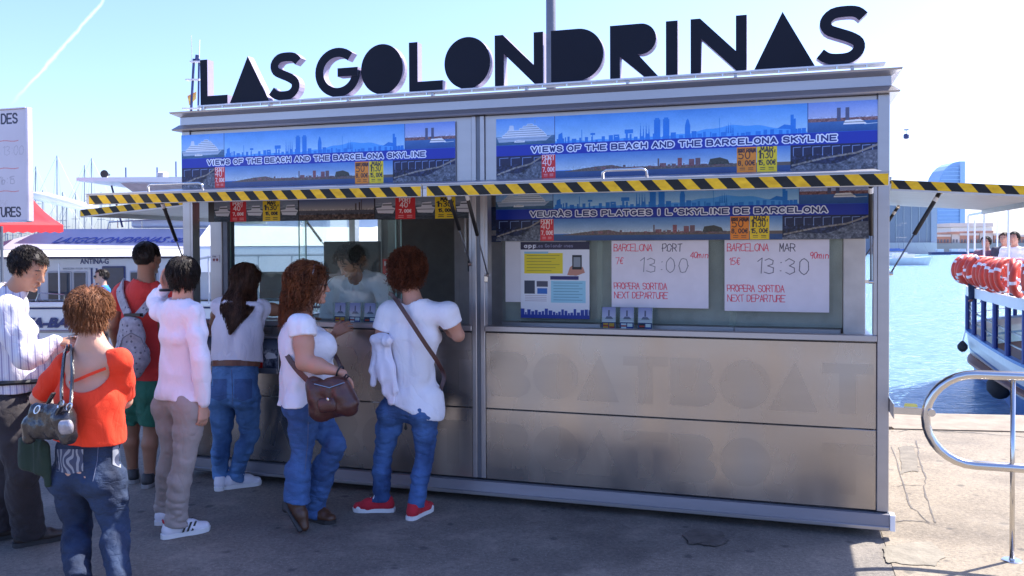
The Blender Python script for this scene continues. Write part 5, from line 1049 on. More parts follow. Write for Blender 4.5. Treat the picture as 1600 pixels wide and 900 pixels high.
fl = ['terracotta low building right of the grey harbour block', 'small cream building between two terracotta ones across the water', 'long terracotta building under the sail shaped hotel', 'cream building behind the mast of the tour boat', 'terracotta building above the passengers on the boat', 'terracotta building at the right edge across the water']
for i_, (a, b, t_, m_) in enumerate(farb):
    h = thing('shore_building', atD((a+b)/2, 383, 350)*np.array([1, 1, 0]), fl[i_], 'building', 'low buildings on the far shore'); farbox('wall', a, b-.5, t_+4, 350, 25, m_, h)
    farbox('roof', a-.6, b+.1, t_+.5, 349.5, 26, M_farw if m_ is M_terra else M_terra, h, base=atD((a+b)/2, t_+3.9, 349.5)[2])
    for k in range(int((b-a)/5)): farbox('window', a+2+k*5, a+4.4+k*5, 374, 349.8, .15, M_aludark, h, base=atD(a, 379, 349.8)[2])
tn = thing('white_pavilion', atD(1515, 383, 420)*np.array([1, 1, 0]), 'wide white pavilion roof behind the low terracotta buildings', 'pavilion')
farbox('wall', 1486, 1550, 355, 420, 30, mat('far_pavilion', (.62, .66, .66), rough=.7), tn); farbox('roof', 1484, 1552, 348.5, 419, 32, M_farw, tn, base=atD(1515, 354.5, 419)[2])
# moored small craft along far quay
for i_, (px_, D_) in enumerate(((1490, 280), (1503, 285), (1518, 280), (1532, 290), (1468, 270), (1546, 285), (1560, 280))):
    b = atD(px_, 383, D_); b[2] = -1.3; t = thing('moored_boat', b, f'tiny moored boat at the far quay, {ORD[[1, 2, 3, 4, 0, 5, 6][i_]]} from the left', 'boat', 'small boats moored at the far quay')
    MB().beam(b+bR*-3+np.array([0, 0, .4]), b+bR*3+np.array([0, 0, .4]), 2, .9).obj('hull', M_hull if i_ % 2 else M_navy, t); MB().beam(b+bR*-1+np.array([0, 0, 1.3]), b+bR*1+np.array([0, 0, 1.3]), 1.5, 1).obj('cabin', M_hull, t)
s1 = sailboat(1412, 318, 130, 0, 'small white sailboat on the water right of the kiosk post', .04, 'sailing boats on the open water'); s2 = sailboat(1404, 325, 160, 0, 'smaller sailboat partly hidden by the kiosk corner post', .04, 'sailing boats on the open water')
# cable car gondola with its cable
gd = thing('cable_car', atD(1416, 212, 400), 'tiny blue cable car cabin hanging in the bright sky at right', 'cable car')
c = atD(1416, 213, 400); MB().lathe([(.7, -1.2), (1.2, -.9), (1.25, .5), (.9, 1.1), (.3, 1.2)], c, n=10).obj('cabin', M_navy, gd); MB().tube([c+np.array([0, 0, 1.2]), c+np.array([0, 0, 3])], .12, 5).obj('hanger', M_navy, gd); MB().tube([c+np.array([-1, 0, 3.]), c+np.array([1, 0, 3.])], .3, 5).obj('carriage', M_navy, gd)

# ================================================================== GOLONDRINA: blue and white boat at right
gbt = thing('passenger_boat', atD(1650, 560, 14)*np.array([1, 1, 0]), 'blue and white passenger boat with orange life rings along its upper deck', 'boat')
def cur(ctrl, n=26):
    """ctrl list of (px, D) -> plan points along curve, smooth"""
    P = np.array([atD(a, 385, d)[:2] for a, d in ctrl]); out = []
    for i_ in range(len(P)-1):
        p0_, p1_, p2_, p3_ = P[max(i_-1, 0)], P[i_], P[i_+1], P[min(i_+2, len(P)-1)]
        for t in np.linspace(0, 1, 6)[:-1]: out.append(.5*((2*p1_)+(-p0_+p2_)*t+(2*p0_-5*p1_+4*p2_-p3_)*t*t+(-p0_+3*p1_-3*p2_+p3_)*t**3))
    out.append(P[-1]); return np.array(out)
near = [(1620, 20.5), (1560, 19.6), (1524, 18.4), (1512, 17.0), (1530, 15.7), (1555, 14.5), (1600, 12.9), (1690, 11.2), (1800, 9.9), (1950, 8.7)]
SH = cur(near); WLc = cur([(1640, 23.5), (1590, 22.8), (1545, 21.6), (1524, 20.5), (1545, 18.6), (1568, 17.0), (1596, 15.0), (1690, 12.6), (1800, 10.9), (1950, 9.4)])
M_blue = mat('boat_blue', (.03, .16, .46), rough=.35, var=.08); M_blue2 = mat('post_blue', (.02, .045, .22), rough=.35); M_or = mat('life_ring_orange', (.62, .065, .035), rough=.5, var=.1); M_brown = mat('varnished_brown', (.22, .07, .03), rough=.5, var=.2)
nS = len(SH)
def zcam(px, py, D): return atD(px, py, D)[2]
def shz(i_): t = i_/(nS-1); return -.02-.28*max(0, t-.33)*1.5
V = []; 
for i_ in range(nS):
    a, b = SH[i_], WLc[i_]; m_ = a*.45+b*.55
    V += [(a[0], a[1], shz(i_)), (a[0]*.97+b[0]*.03, a[1]*.97+b[1]*.03, shz(i_)-.16), (a[0]*.86+b[0]*.14, a[1]*.86+b[1]*.14, shz(i_)-.34), (a[0]*.80+b[0]*.20, a[1]*.80+b[1]*.20, shz(i_)-.41), (m_[0], m_[1], -.85), (b[0], b[1], -1.4)]
mb = MB(); mb.v = V
for i_ in range(nS-1):
    for j in range(5): mb.f.append((i_*6+j, i_*6+j+1, (i_+1)*6+j+1, (i_+1)*6+j)); mb.m.append([0, 0, 1, 0, 1][j])
mb.obj('hull', [mat('boat_white_hull', (.66, .68, .70), rough=.35, var=.06), M_blue], gbt, smooth=False)
def ribbon(name, C, z0, z1, th, m_, off=0.0, i0=0, i1=None):
    C = C[i0:i1]; n_ = len(C); V = []
    for i_ in range(n_):
        d = C[min(i_+1, n_-1)]-C[max(i_-1, 0)]; d /= np.linalg.norm(d); nn = np.array([-d[1], d[0]])   # inward side
        a = C[i_]+nn*off; b = a+nn*th; zz0 = z0(i_+i0) if callable(z0) else z0; zz1 = z1(i_+i0) if callable(z1) else z1
        V += [(a[0], a[1], zz0), (a[0], a[1], zz1), (b[0], b[1], zz1), (b[0], b[1], zz0)]
    F = [(i_*4+j, i_*4+(j+1) % 4, (i_+1)*4+(j+1) % 4, (i_+1)*4+j) for i_ in range(n_-1) for j in range(4)]+[(0, 1, 2, 3), tuple((n_-1)*4+j for j in (3, 2, 1, 0))]
    return mesh_obj(name, V, F, m_, gbt)
inw = 1
# upper deck plate
Pd = np.concatenate([SH, (SH[::-1][:1]+np.array([[3, 4]])), SH[:1]+np.array([[3, 2]])])
def plate(name, z0, z1, m_):
    n_ = len(Pd); V = [(p[0], p[1], z0) for p in Pd]+[(p[0], p[1], z1) for p in Pd]
    mesh_obj(name, V, [tuple(range(n_)), tuple(range(2*n_-1, n_-1, -1))]+[(i_, (i_+1) % n_, n_+(i_+1) % n_, n_+i_) for i_ in range(n_)], m_, gbt)
plate('upper_deck', .76, .80, M_white); ribbon('deck_fascia', SH, .68, .86, .05, M_white, -.03); plate('lower_deck', -.62, -.58, M_brown)
ribbon('bulwark_cap', SH, lambda i_: shz(i_)+.0, lambda i_: shz(i_)+.05, .1, M_blue, -.04)
ribbon('top_rail', SH, 1.42, 1.46, .04, M_white); ribbon('guard_rail', SH, 1.12, 1.14, .02, M_white)
def along(C, step, i0=0):
    d = np.r_[0, np.cumsum(np.linalg.norm(np.diff(C, axis=0), axis=1))]; ss = np.arange(0.05, d[-1], step)
    return [(np.array([np.interp(s_, d, C[:, 0]), np.interp(s_, d, C[:, 1])]), np.array([np.interp(s_+.05, d, C[:, 0])-np.interp(s_-.05, d, C[:, 0]), np.interp(s_+.05, d, C[:, 1])-np.interp(s_-.05, d, C[:, 1])]), s_/d[-1]) for s_ in ss]
for p, d, s_ in along(SH, .85):
    z = shz(s_*(nS-1)); MB().tube([(p[0], p[1], z+.04), (p[0], p[1], .69)], .045, 8).obj('deck_post', M_blue2, gbt)
    MB().tube([(p[0], p[1], .86), (p[0], p[1], 1.42)], .016, 6).obj('rail_post', M_white, gbt)
for off in (.22, .42): ribbon('lower_rail', SH, lambda i_: shz(i_)+off, lambda i_: shz(i_)+off+.025, .02, M_alu, .02)
for p, d, s_ in along(SH, 1.7):
    if s_ > .1: MB().tube([(p[0], p[1], 1.46), (p[0], p[1], 2.24)], .018, 6).obj('canopy_post', M_white, gbt)
ribbon('canopy_frame', SH, 2.22, 2.26, .04, M_white, 0, 5); 
# life rings
rings = along(SH, .30)
nring = 0
for k, (p, d, s_) in enumerate(rings):
    if s_ < .22 or s_ > .8: continue
    d = d/np.linalg.norm(d); nn = np.array([d[1], -d[0]]); c = (p[0]+nn[0]*.06, p[1]+nn[1]*.06, 1.17+.035*random.uniform(-1, 1))
    nring += 1; g_ = thing('life_ring', c, f'orange life ring, {ORD[min(nring-1, 29)]} from the left end of the row on the boat rail', 'life ring', 'orange life rings along the upper deck'); tw = random.uniform(.3, 1.25)
    a1 = np.array([d[0]*cos(tw)+nn[0]*sin(tw), d[1]*cos(tw)+nn[1]*sin(tw), 0]); a2 = (0, 0, 1)
    MB().torus(c, .235, .048, a1, a2, 18, 8).obj('ring', M_or, g_, smooth=True)
    for q_ in range(4):
        mb = MB(); t = pi/4+q_*pi/2+tw*3; cc = np.array(c)+a1*.235*cos(t)+np.array([0, 0, .235*sin(t)]); tg = -a1*sin(t)+np.array([0, 0, cos(t)])
        mb.tube([cc-tg*.024, cc+tg*.024], .0515, 8); mb.obj('band', M_white, g_)
# inside of the lower deck: dark bench boxes and a stack of red
for k, (p, d, s_) in enumerate(along(SH, 1.1)):
    if s_ < .3: continue
    d = d/np.linalg.norm(d); nn = np.array([-d[1], d[0]]); c = p+nn*1.3
    MB().beam((c[0]-d[0]*.4, c[1]-d[1]*.4, -.25), (c[0]+d[0]*.4, c[1]+d[1]*.4, -.25), .5, .62).obj('bench', M_brown, gbt)
C2 = SH+0
ribbon('cabin_wall', SH, -.58, .755, .1, M_brown, 2.2, 8, nS-3)
p, d, s_ = along(SH, 1.0)[9]; 
for p, z, r_ in ((atD(1504, 542, 17.0), 0, .10), (atD(1562, 604, 15.2), 0, .22)):
    f = thing('fender', p, 'small black ball fender hanging at the boat end' if r_ < .15 else 'big dark fender against the hull near the waterline', 'fender')
    MB().lathe([(.02, r_*1.2), (r_*.5, r_*.9), (r_*.95, r_*.3), (r_*.95, -r_*.3), (r_*.5, -r_*.87), (.02, -r_)], p, n=16).obj('ball', M_rubber, f, smooth=True); MB().tube([p+np.array([0, 0, r_]), p+np.array([.15, .1, .55+r_])], .012, 5).obj('rope', M_white, f)

# contrail in the sky dome (direction based, far away)
# ================================================================== PEOPLE ENGINE: smooth fields -> one continuous surface
def nrm(v): v = np.asarray(v, float); return v/(np.linalg.norm(v)+1e-12)
def A3(*a): return np.array(a, float)
def lerp(a, b, t): return np.asarray(a)*(1-t)+np.asarray(b)*t
def seg(P0, P1, r0, r1, f0=1.0, f1=1.0, W=None, k=.02):
    """tapered limb; radii r across W, r*f in the other direction"""
    return (np.asarray(P0, float), np.asarray(P1, float), r0, r1, f0, f1, W, k)
def ball(P, r, f=1.0, W=None, k=.02, ax=None, h=None):
    P = np.asarray(P, float); 
    if h is None: return seg(P, P+A3(0, 0, 1e-4), r, r, f, f, W, k)
    return seg(P-nrm(ax)*h, P+nrm(ax)*h, r, r, f, f, W, k)
def seg_dist(X, Y, Z, s):
    P0, P1, r0, r1, f0, f1, W, k = s
    D = P1-P0; L = np.linalg.norm(D); Au = D/L
    qx, qy, qz = X-P0[0], Y-P0[1], Z-P0[2]
    t = np.clip((qx*Au[0]+qy*Au[1]+qz*Au[2])/L, 0, 1)
    qx = qx-t*D[0]; qy = qy-t*D[1]; qz = qz-t*D[2]
    if W is None or (f0 == 1 and f1 == 1):
        return np.sqrt(qx*qx+qy*qy+qz*qz)-(r0*(1-t)+r1*t)
    W = nrm(np.asarray(W, float)-Au*np.dot(W, Au)); N_ = np.cross(Au, W)
    u = qx*W[0]+qy*W[1]+qz*W[2]; v = qx*N_[0]+qy*N_[1]+qz*N_[2]; w = qx*Au[0]+qy*Au[1]+qz*Au[2]
    a = r0*(1-t)+r1*t; b = a*(f0*(1-t)+f1*t); c = np.minimum(a, b)
    e = np.sqrt((u/a)**2+(v/b)**2+(w/c)**2); g = np.sqrt((u/(a*a))**2+(v/(b*b))**2+(w/(c*c))**2)+1e-9
    return np.where(e > 1e-4, e*(e-1)/g, -c)
_L = np.random.default_rng(11).normal(0, 1, (32, 32, 32)).astype(np.float32)
def vnoise(x, y, z):
    xi = np.floor(x).astype(int); yi = np.floor(y).astype(int); zi = np.floor(z).astype(int)
    fx = x-xi; fy = y-yi; fz = z-zi; fx = fx*fx*(3-2*fx); fy = fy*fy*(3-2*fy); fz = fz*fz*(3-2*fz)
    g = lambda a, b, c: _L[(xi+a) & 31, (yi+b) & 31, (zi+c) & 31]
    return ((g(0, 0, 0)*(1-fx)+g(1, 0, 0)*fx)*(1-fy)+(g(0, 1, 0)*(1-fx)+g(1, 1, 0)*fx)*fy)*(1-fz)+((g(0, 0, 1)*(1-fx)+g(1, 0, 1)*fx)*(1-fy)+(g(0, 1, 1)*(1-fx)+g(1, 1, 1)*fx)*fy)*fz
def field_mesh(segs, h=.007, cut=None, noise=None, pad=.02):
    lo = np.min([np.minimum(s[0], s[1])-max(s[2]*max(1, s[4]), s[3]*max(1, s[5])) for s in segs], 0)-pad-h*2
    hi = np.max([np.maximum(s[0], s[1])+max(s[2]*max(1, s[4]), s[3]*max(1, s[5])) for s in segs], 0)+pad+h*2
    n = np.ceil((hi-lo)/h).astype(int)+1
    F = np.full(n, .5, np.float32); gx = lo[0]+np.arange(n[0])*h; gy = lo[1]+np.arange(n[1])*h; gz = lo[2]+np.arange(n[2])*h
    for s in segs:
        R = max(s[2]*max(1, s[4]), s[3]*max(1, s[5]))+s[7]+.025
        a = np.maximum(np.floor((np.minimum(s[0], s[1])-R-lo)/h).astype(int), 0); b = np.minimum(np.ceil((np.maximum(s[0], s[1])+R-lo)/h).astype(int)+1, n)
        sl = tuple(slice(a[i], b[i]) for i in range(3))
        X = gx[sl[0]][:, None, None]; Y = gy[sl[1]][None, :, None]; Z = gz[sl[2]][None, None, :]
        d = seg_dist(X, Y, Z, s); f = F[sl]; k = s[7]
        q_ = np.clip(.5+.5*(f-d)/k, 0, 1); F[sl] = f*(1-q_)+d*q_-k*q_*(1-q_)
    if noise is not None or cut is not None:
        idx = np.nonzero(np.abs(F) < .045 if cut is None else F < .045); P = (gx[idx[0]], gy[idx[1]], gz[idx[2]]); v = F[idx]
        if noise is not None: v = v+noise(*P)*np.clip(1-np.abs(v)/.04, 0, 1)
        if cut is not None: v = np.maximum(v, cut(*P))
        F[idx] = v
    S = F < 0; V_sum = None; ny, nz = n[1], n[2]
    ids, pts, faces = [], [], []
    def cid(i, j, k_): return (i*ny+j)*nz+k_
    for ax in range(3):
        o = [slice(None)]*3; p = [slice(None)]*3; o[ax] = slice(0, -1); p[ax] = slice(1, None)
        c = S[tuple(o)] != S[tuple(p)]; I = np.stack(np.nonzero(c), 1)
        b_, c_ = [x for x in range(3) if x != ax]
        ok = (I[:, b_] > 0) & (I[:, c_] > 0) & (I[:, b_] < n[b_]-1) & (I[:, c_] < n[c_]-1); I = I[ok]
        if len(I) == 0: continue
        J = I.copy(); J[:, ax] += 1
        fa = F[I[:, 0], I[:, 1], I[:, 2]]; fb = F[J[:, 0], J[:, 1], J[:, 2]]; t = fa/(fa-fb)
        pt = I.astype(float); pt[:, ax] += t
        q4 = []
        for db, dc in ((0, 0), (-1, 0), (-1, -1), (0, -1)):
            K = I.copy(); K[:, b_] += db; K[:, c_] += dc; q_ = cid(K[:, 0], K[:, 1], K[:, 2]); q4.append(q_); ids.append(q_); pts.append(pt)
        q4 = np.stack(q4, 1); fl = (fa < 0) ^ (ax == 1)
        q4[~fl] = q4[~fl][:, ::-1]; faces.append(q4)
    ids = np.concatenate(ids); pts = np.concatenate(pts); faces = np.concatenate(faces)
    u, inv = np.unique(ids, return_inverse=True); cnt = np.bincount(inv); V = np.stack([np.bincount(inv, pts[:, i])/cnt for i in range(3)], 1)*h+lo
    Fc = np.searchsorted(u, faces)
    for _ in range(1):     # light relaxation
        nb = np.zeros_like(V); ct = np.zeros(len(V))
        for a, b in ((0, 1), (1, 2), (2, 3), (3, 0)):
            for i in range(3): nb[:, i] += np.bincount(Fc[:, a], V[Fc[:, b], i], len(V))+np.bincount(Fc[:, b], V[Fc[:, a], i], len(V))
            ct += np.bincount(Fc[:, a], minlength=len(V))+np.bincount(Fc[:, b], minlength=len(V))
        V = V*.7+.3*nb/ct[:, None]
    return V, Fc
def fobj(name, segs, m_, parent, h=.007, cut=None, noise=None, label=None, kind=None):
    V, F = field_mesh(segs, h, cut, noise); return big_mesh(name, V, F[:, ::-1], m_, parent, label=label, kind=kind)
def strand_mesh(name, P, r0, r1, m_, parent, kind='stuff', label=None):
    """P (N,K,3) polylines -> thin three-sided strands in one mesh"""
    N_, K, _ = P.shape; D = np.gradient(P, axis=1); D /= np.linalg.norm(D, axis=2, keepdims=True)+1e-9
    ref = np.array([.31, .22, .92]); U = np.cross(D, ref); U /= np.linalg.norm(U, axis=2, keepdims=True)+1e-9; W = np.cross(D, U)
    r = np.linspace(r0, r1, K)[None, :, None, None]; a = np.array([0, 2.094, 4.189])
    V = P[:, :, None, :]+r*(U[:, :, None, :]*np.cos(a)[None, None, :, None]+W[:, :, None, :]*np.sin(a)[None, None, :, None])
    base = (np.arange(N_)[:, None]*K+np.arange(K-1)[None])[..., None]*3
    F = np.concatenate([np.concatenate([base+j, base+(j+1) % 3, base+3+(j+1) % 3, base+3+j], -1).reshape(-1, 4) for j in range(3)])
    return big_mesh(name, V.reshape(-1, 3), F, m_, parent, kind=kind, label=label)

# cloth folds
def folds(a1=.004, s1=9, a2=.002, s2=26, zs=1.0, xs=1.0, zones=None):
    def f(x, y, z):
        w = 1.0
        if zones is not None:
            w = .35
            for c, r_ in zones: w = w+np.exp(-((x-c[0])**2+(y-c[1])**2+(z-c[2])**2)/(r_*r_))
        n1 = vnoise(x*s1*xs+3, y*s1*xs, z*s1*zs+.35*s1*x); n2 = vnoise(x*s2*xs, y*s2*xs+5, z*s2*zs+.5*s2*y)
        return (a1*1.5*(.75-1.9*np.abs(n1))+a2*1.5*n2)*w
    return f

# materials of skin, hair, cloth
def skin(name, c): return mat(name, c, rough=.52, var=.06, scale=14, bump=.08, bscale=120, sss=.12, col2=(min(c[0]*1.1, 1), c[1]*1.0, c[2]*.97))
def cloth(name, c, rough=.85, var=.08, **kw): return mat(name, c, rough=rough, var=var, bump=kw.pop('bump', .25), bscale=kw.pop('bscale', 350), sheen=.04, crease=kw.pop('crease', .42), cscale=6, **kw)
def denim(name, c, c2):
    M = mat(name, c, rough=.85, var=.35, scale=5.5, bump=.35, bscale=420, col2=c2, stretch=(1, 1, .45), crease=.38, cscale=9, cstretch=(.8, .8, 1.5)); return M
def hair_mat(name, c, c2): return mat(name, c, rough=.5, var=.35, scale=30, bump=.4, bscale=160, stretch=(1, 1, .25), col2=c2, spec=.25)

def hand(S, wr, d, palmn, thumb, s=1.0, curl=.5, spread=1.0):
    """palm + five fingers; d = direction from wrist to fingers, palmn = palm normal, thumb = side vector the thumb leaves from"""
    d = nrm(d); th = nrm(np.asarray(thumb)-d*np.dot(thumb, d)); pn = nrm(np.asarray(palmn)-d*np.dot(palmn, d)); wr = np.asarray(wr, float)
    pc = wr+d*.085*s
    S.append(seg(wr, pc, .026*s, .040*s, .62, .38, th, .012))
    S.append(seg(wr+d*.02*s, wr+d*.055*s+th*.022*s, .017*s, .015*s, 1, 1, None, .012))
    for i_, (off, L_) in enumerate(((.029, .070), (.010, .078), (-.010, .073), (-.028, .058))):
        b_ = pc+th*off*s-d*.006*s; cu = curl*(1+.12*i_); dd = d+th*off*1.2*spread
        p1 = b_+nrm(dd+pn*cu*.5)*L_*.45*s; p2 = p1+nrm(dd*(1-cu*.4)+pn*cu*1.3)*L_*.32*s; p3 = p2+nrm(dd*(1-cu*.9)+pn*cu*2.0)*L_*.25*s
        S.append(seg(b_, p1, .0092*s, .0085*s, k=.004)); S.append(seg(p1, p2, .0085*s, .0078*s, k=.003)); S.append(seg(p2, p3, .0078*s, .0066*s, k=.003))
    t0 = wr+d*.03*s+th*.026*s; t1 = t0+nrm(d*.75+th*.8+pn*.3)*.036*s; t2 = t1+nrm(d+th*.25+pn*.45*(curl+.3))*.034*s
    S.append(seg(t0, t1, .0125*s, .0105*s, k=.008)); S.append(seg(t1, t2, .0105*s, .0085*s, k=.003))

def head_segs(S, C, F_, U, s=1.0, female=False, face=True):
    """C = centre of the skull, F_ facing, U up"""
    F_ = nrm(F_); U = nrm(np.asarray(U)-F_*np.dot(U, F_)); R_ = np.cross(F_, U); P = lambda f, r, u: C+(F_*f+R_*r+U*u)*s
    S.append(seg(P(-.022, 0, .022), P(.028, 0, .022), .074*s, .066*s, 1.12, 1.1, R_, .02))           # cranium
    S.append(seg(P(.035, 0, .0), P(.052, 0, -.05), .054*s, .045*s, 1.0, .95, R_, .03))               # face
    S.append(seg(P(.04, 0, -.055), P(.066, 0, -.098), .044*s, .022*s, .9, .8, R_, .02))              # jaw to chin
    for g in (-1, 1): S.append(seg(P(-.005, g*.05, -.04), P(.05, g*.02, -.09), .018*s, .014*s, k=.02))  # jaw line
    if face:
        S.append(seg(P(.096, 0, .004), P(.114, 0, -.032), .008*s, .0125*s, k=.010))                   # nose bridge to tip
        for g in (-1, 1):
            S.append(ball(P(.102, g*.011, -.036), .008*s, k=.006)); S.append(seg(P(.088, g*.012, .016), P(.078, g*.042, .014), .010*s, .008*s, k=.010))   # nostril, brow
            S.append(seg(P(.07, g*.035, -.02), P(.055, g*.05, -.03), .018*s, .015*s, k=.015))         # cheek
        S.append(seg(P(.097, -.018, -.061), P(.097, .018, -.061), .0055*s, .0055*s, k=.004)); S.append(seg(P(.095, -.016, -.071), P(.095, .016, -.071), .0065*s, .0065*s, k=.004))
        S.append(seg(P(.097, -.008, -.060), P(.099, .008, -.060), .006*s, .006*s, k=.004)); S.append(ball(P(.088, 0, -.098), .015*s, k=.012))
    for g in (-1, 1): S.append(seg(P(-.008, g*.075, .012), P(-.002, g*.073, -.022), .017*s, .011*s, .42, .5, F_, .006))   # ear
    return P, F_, U, R_

class Pn: pass
def body(J, face=True, s=1.0, female=False, arm=1.0, leg=1.0, w=None, hands=(.5, .5), long_leg=True, long_arm=False, legs=True, back_bare=False):
    """joint dict -> list of segments of the bare body. w: hip, waist, chest half widths"""
    S = []; hw, ww, cw = w or ((.165, .135, .15) if female else (.155, .145, .165))
    sh = (J['shL']+J['shR'])/2; hp = (J['hipL']+J['hipR'])/2; up = nrm(sh-hp); rt = nrm(J['shR']-J['shL']); rh = nrm(J['hipR']-J['hipL']); fw = nrm(np.cross(up, rt)); fh = nrm(np.cross(up, rh))
    L = np.linalg.norm(sh-hp); o = Pn(); o.up, o.rt, o.rh, o.fw, o.fh, o.sh, o.hp, o.L = up, rt, rh, fw, fh, sh, hp, L; o.w = (hw, ww, cw)
    o.torso = [seg(hp+up*.02, hp+up*L*.36+fw*.01, hw*.93, ww*.95, .66, .70, rh, .05), seg(hp+up*L*.36+fw*.01, hp+up*L*.74, ww*.95, cw*.93, .70, .66, rt, .05),
        seg(hp+up*L*.74, sh-up*.03-fw*.005, cw*.93, cw*.80, .66, .50, rt, .04), seg(J['shL']-up*.008, J['shR']-up*.008, .050*s, .050*s, k=.035), seg(sh-up*.02-fw*.02, J['neck']-fw*.005, .085*s, .055*s, .7, .9, rt, .06)]
    for g, h_ in ((-1, 'hipL'), (1, 'hipR')): o.torso.append(ball(J[h_]-fh*(.030 if female else .018)-up*.03, .082*s*(1.04 if female else .98), k=.05))
    if female:
        for g in (-1, 1): o.torso.append(ball(hp+up*L*.70+fw*cw*.58+rt*g*cw*.45, .062*s, k=.04))
    S += infl(o.torso[:3], 0 if back_bare else -.010)+infl(o.torso[3:5], 0 if back_bare else -.004)+infl(o.torso[5:], -.014)
    hs = np.asarray(J['head'], float)
    S.append(seg(J['neck']-up*.03, hs-A3(0, 0, .05)*s-nrm(J['face'])*.012, (.052 if female else .060)*s, (.047 if female else .055)*s, k=.025))
    o.P, o.F, o.U, o.R = head_segs(S, hs, J['face'], J.get('hup', (0, 0, 1)), s*J.get('hs', 1.0), female, face)
    o.arms = {}
    for q_, g in (('L', -1), ('R', 1)):
        a, e, wv = J['sh'+q_], J['el'+q_], J['wr'+q_]; a1, a2 = .048*s*arm, .036*s*arm
        up_ = [seg(a, lerp(a, e, .5), .049*s*arm, .045*s*arm, k=.018), seg(lerp(a, e, .5), e, .045*s*arm, .037*s*arm, k=.02)]; lo_ = [seg(e, lerp(e, wv, .35), .037*s*arm, .038*s*arm, k=.02), seg(lerp(e, wv, .35), wv, .038*s*arm, .025*s, .9, .8, rt, .015)]
        o.arms[q_] = (up_, lo_); S += infl([up_[0]], -.004)+infl([up_[1]], -.006 if long_arm else 0)+infl([lo_[0]], -.006 if long_arm else 0)+[lo_[1]]
        hd = J.get('hd'+q_, wv-e); pn = J.get('pn'+q_, -rt*g); tn_ = J.get('th'+q_, fw)
        hand(S, wv, hd, pn, tn_, s*.98, hands[0 if q_ == 'L' else 1])
    o.legs = {}
    if legs:
        for q_ in 'LR':
            h_, k_, an = J['hip'+q_], J['kn'+q_], J['an'+q_]
            back = -fh; th_ = [seg(h_-up*.03, lerp(h_, k_, .5), .084*s*leg, .070*s*leg, k=.03), seg(lerp(h_, k_, .5), k_, .070*s*leg, .050*s*leg, k=.025)]
            cf = [seg(k_, lerp(k_, an, .33)+back*.012, .050*s*leg, .053*s*leg, k=.025), seg(lerp(k_, an, .33)+back*.012, an, .053*s*leg, .034*s, k=.02)]
            o.legs[q_] = (th_, cf); S += infl(th_[:1], -.014)+(infl([th_[1], cf[0]], -.014)+[(*infl([cf[1]], -.012)[0][:3], cf[1][3], *cf[1][4:])] if long_leg else [th_[1]]+cf)
            to = J['toe'+q_]; S.append(seg(an, lerp(an, to, .25)-A3(0, 0, .03), .032*s, .026*s, k=.02)); S.append(seg(lerp(an, to, .2)-A3(0, 0, .03), lerp(an, to, .8)-A3(0, 0, .0), .025*s, .014*s, k=.01))
    o.S = S; return o
def infl(segs, d, k=None): return [(s[0], s[1], s[2]+d, s[3]+d, s[4], s[5], s[6], s[7] if k is None else k) for s in segs]
def upto(sg, t):
    """shorten a limb's list of segments to the fraction t of the last one"""
    s = sg; P1 = lerp(s[0], s[1], t); return (s[0], P1, s[2], s[2]*(1-t)+s[3]*t, s[4], s[5], s[6], s[7])
def shirt(o, J, m_, parent, sleeve='tee', hem=-.04, d=.014, neck=.085, cutf=None, noise=None, extra=(), sl_d=.012, name='shirt', hemtilt=0, h=.0075, flare=0.0, bumf=.012):
    S = infl(o.torso[:4], d)+infl([o.torso[4]], d*.6)+[(s_[0]+o.fh*bumf, s_[1]+o.fh*bumf, *s_[2:]) for s_ in infl(o.torso[5:], d+flare-.004)]
    S.append(seg(o.hp+o.up*.03, o.hp+o.up*hem*2.2, o.w[0]*.95+d+flare, o.w[0]*.97+d+flare, .68, .72, o.rh, .04))
    for q_ in 'LR':
        up_, lo_ = o.arms[q_]
        if sleeve == 'cap': S.append(infl([upto(up_[0], .55)], sl_d)[0])
        elif sleeve == 'tee': S += infl([up_[0]], sl_d*.6)
        elif sleeve == 'elbow': S += infl(up_, sl_d)
        elif sleeve == 'long': S += infl(up_, sl_d)+infl([lo_[0]], sl_d+.002)+infl([upto(lo_[1], .9)], sl_d)
        elif sleeve == 'none': S.append(infl([upto(up_[0], .12)], sl_d*.6)[0])
    S += list(extra); hz = o.hp+o.up*hem; nk = np.asarray(J['neck']); N_ = nk+o.up*.0
    # hem plane cuts the torso only (arms stay), neckline ball cuts the collar
    def cut(x, y, z):
        a = (x-hz[0])*o.up[0]+(y-hz[1])*o.up[1]+(z-hz[2])*o.up[2]; lat = (x-hz[0])*o.rt[0]+(y-hz[1])*o.rt[1]+(z-hz[2])*o.rt[2]
        c = -(a+hemtilt*lat)
        c = np.where(np.abs(lat) < o.w[0]+.075+flare, c, -1.) if sleeve == 'long' else c
        c2 = neck-np.sqrt((x-N_[0])**2+(y-N_[1])**2+(z-N_[2]-.035)**2)
        c = np.maximum(c, c2)
        if sleeve in ('cap', 'tee', 'elbow'):
            for q_ in 'LR':
                a_ = J['sh'+q_]; e_ = J['el'+q_]; d_ = nrm(e_-a_); tt = {'cap': .30, 'tee': .5, 'elbow': .93}[sleeve]
                pt = lerp(a_, e_, tt); s_ = (x-pt[0])*d_[0]+(y-pt[1])*d_[1]+(z-pt[2])*d_[2]
                rad = np.sqrt(np.maximum((x-pt[0])**2+(y-pt[1])**2+(z-pt[2])**2-s_**2, 0)); c = np.maximum(c, np.where(rad < .085, s_, -1))
        if cutf is not None: c = np.maximum(c, cutf(x, y, z))
        return c
    return fobj(name, S, m_, parent, h, cut, noise or folds(.0075, 7, .003, 19, .8))
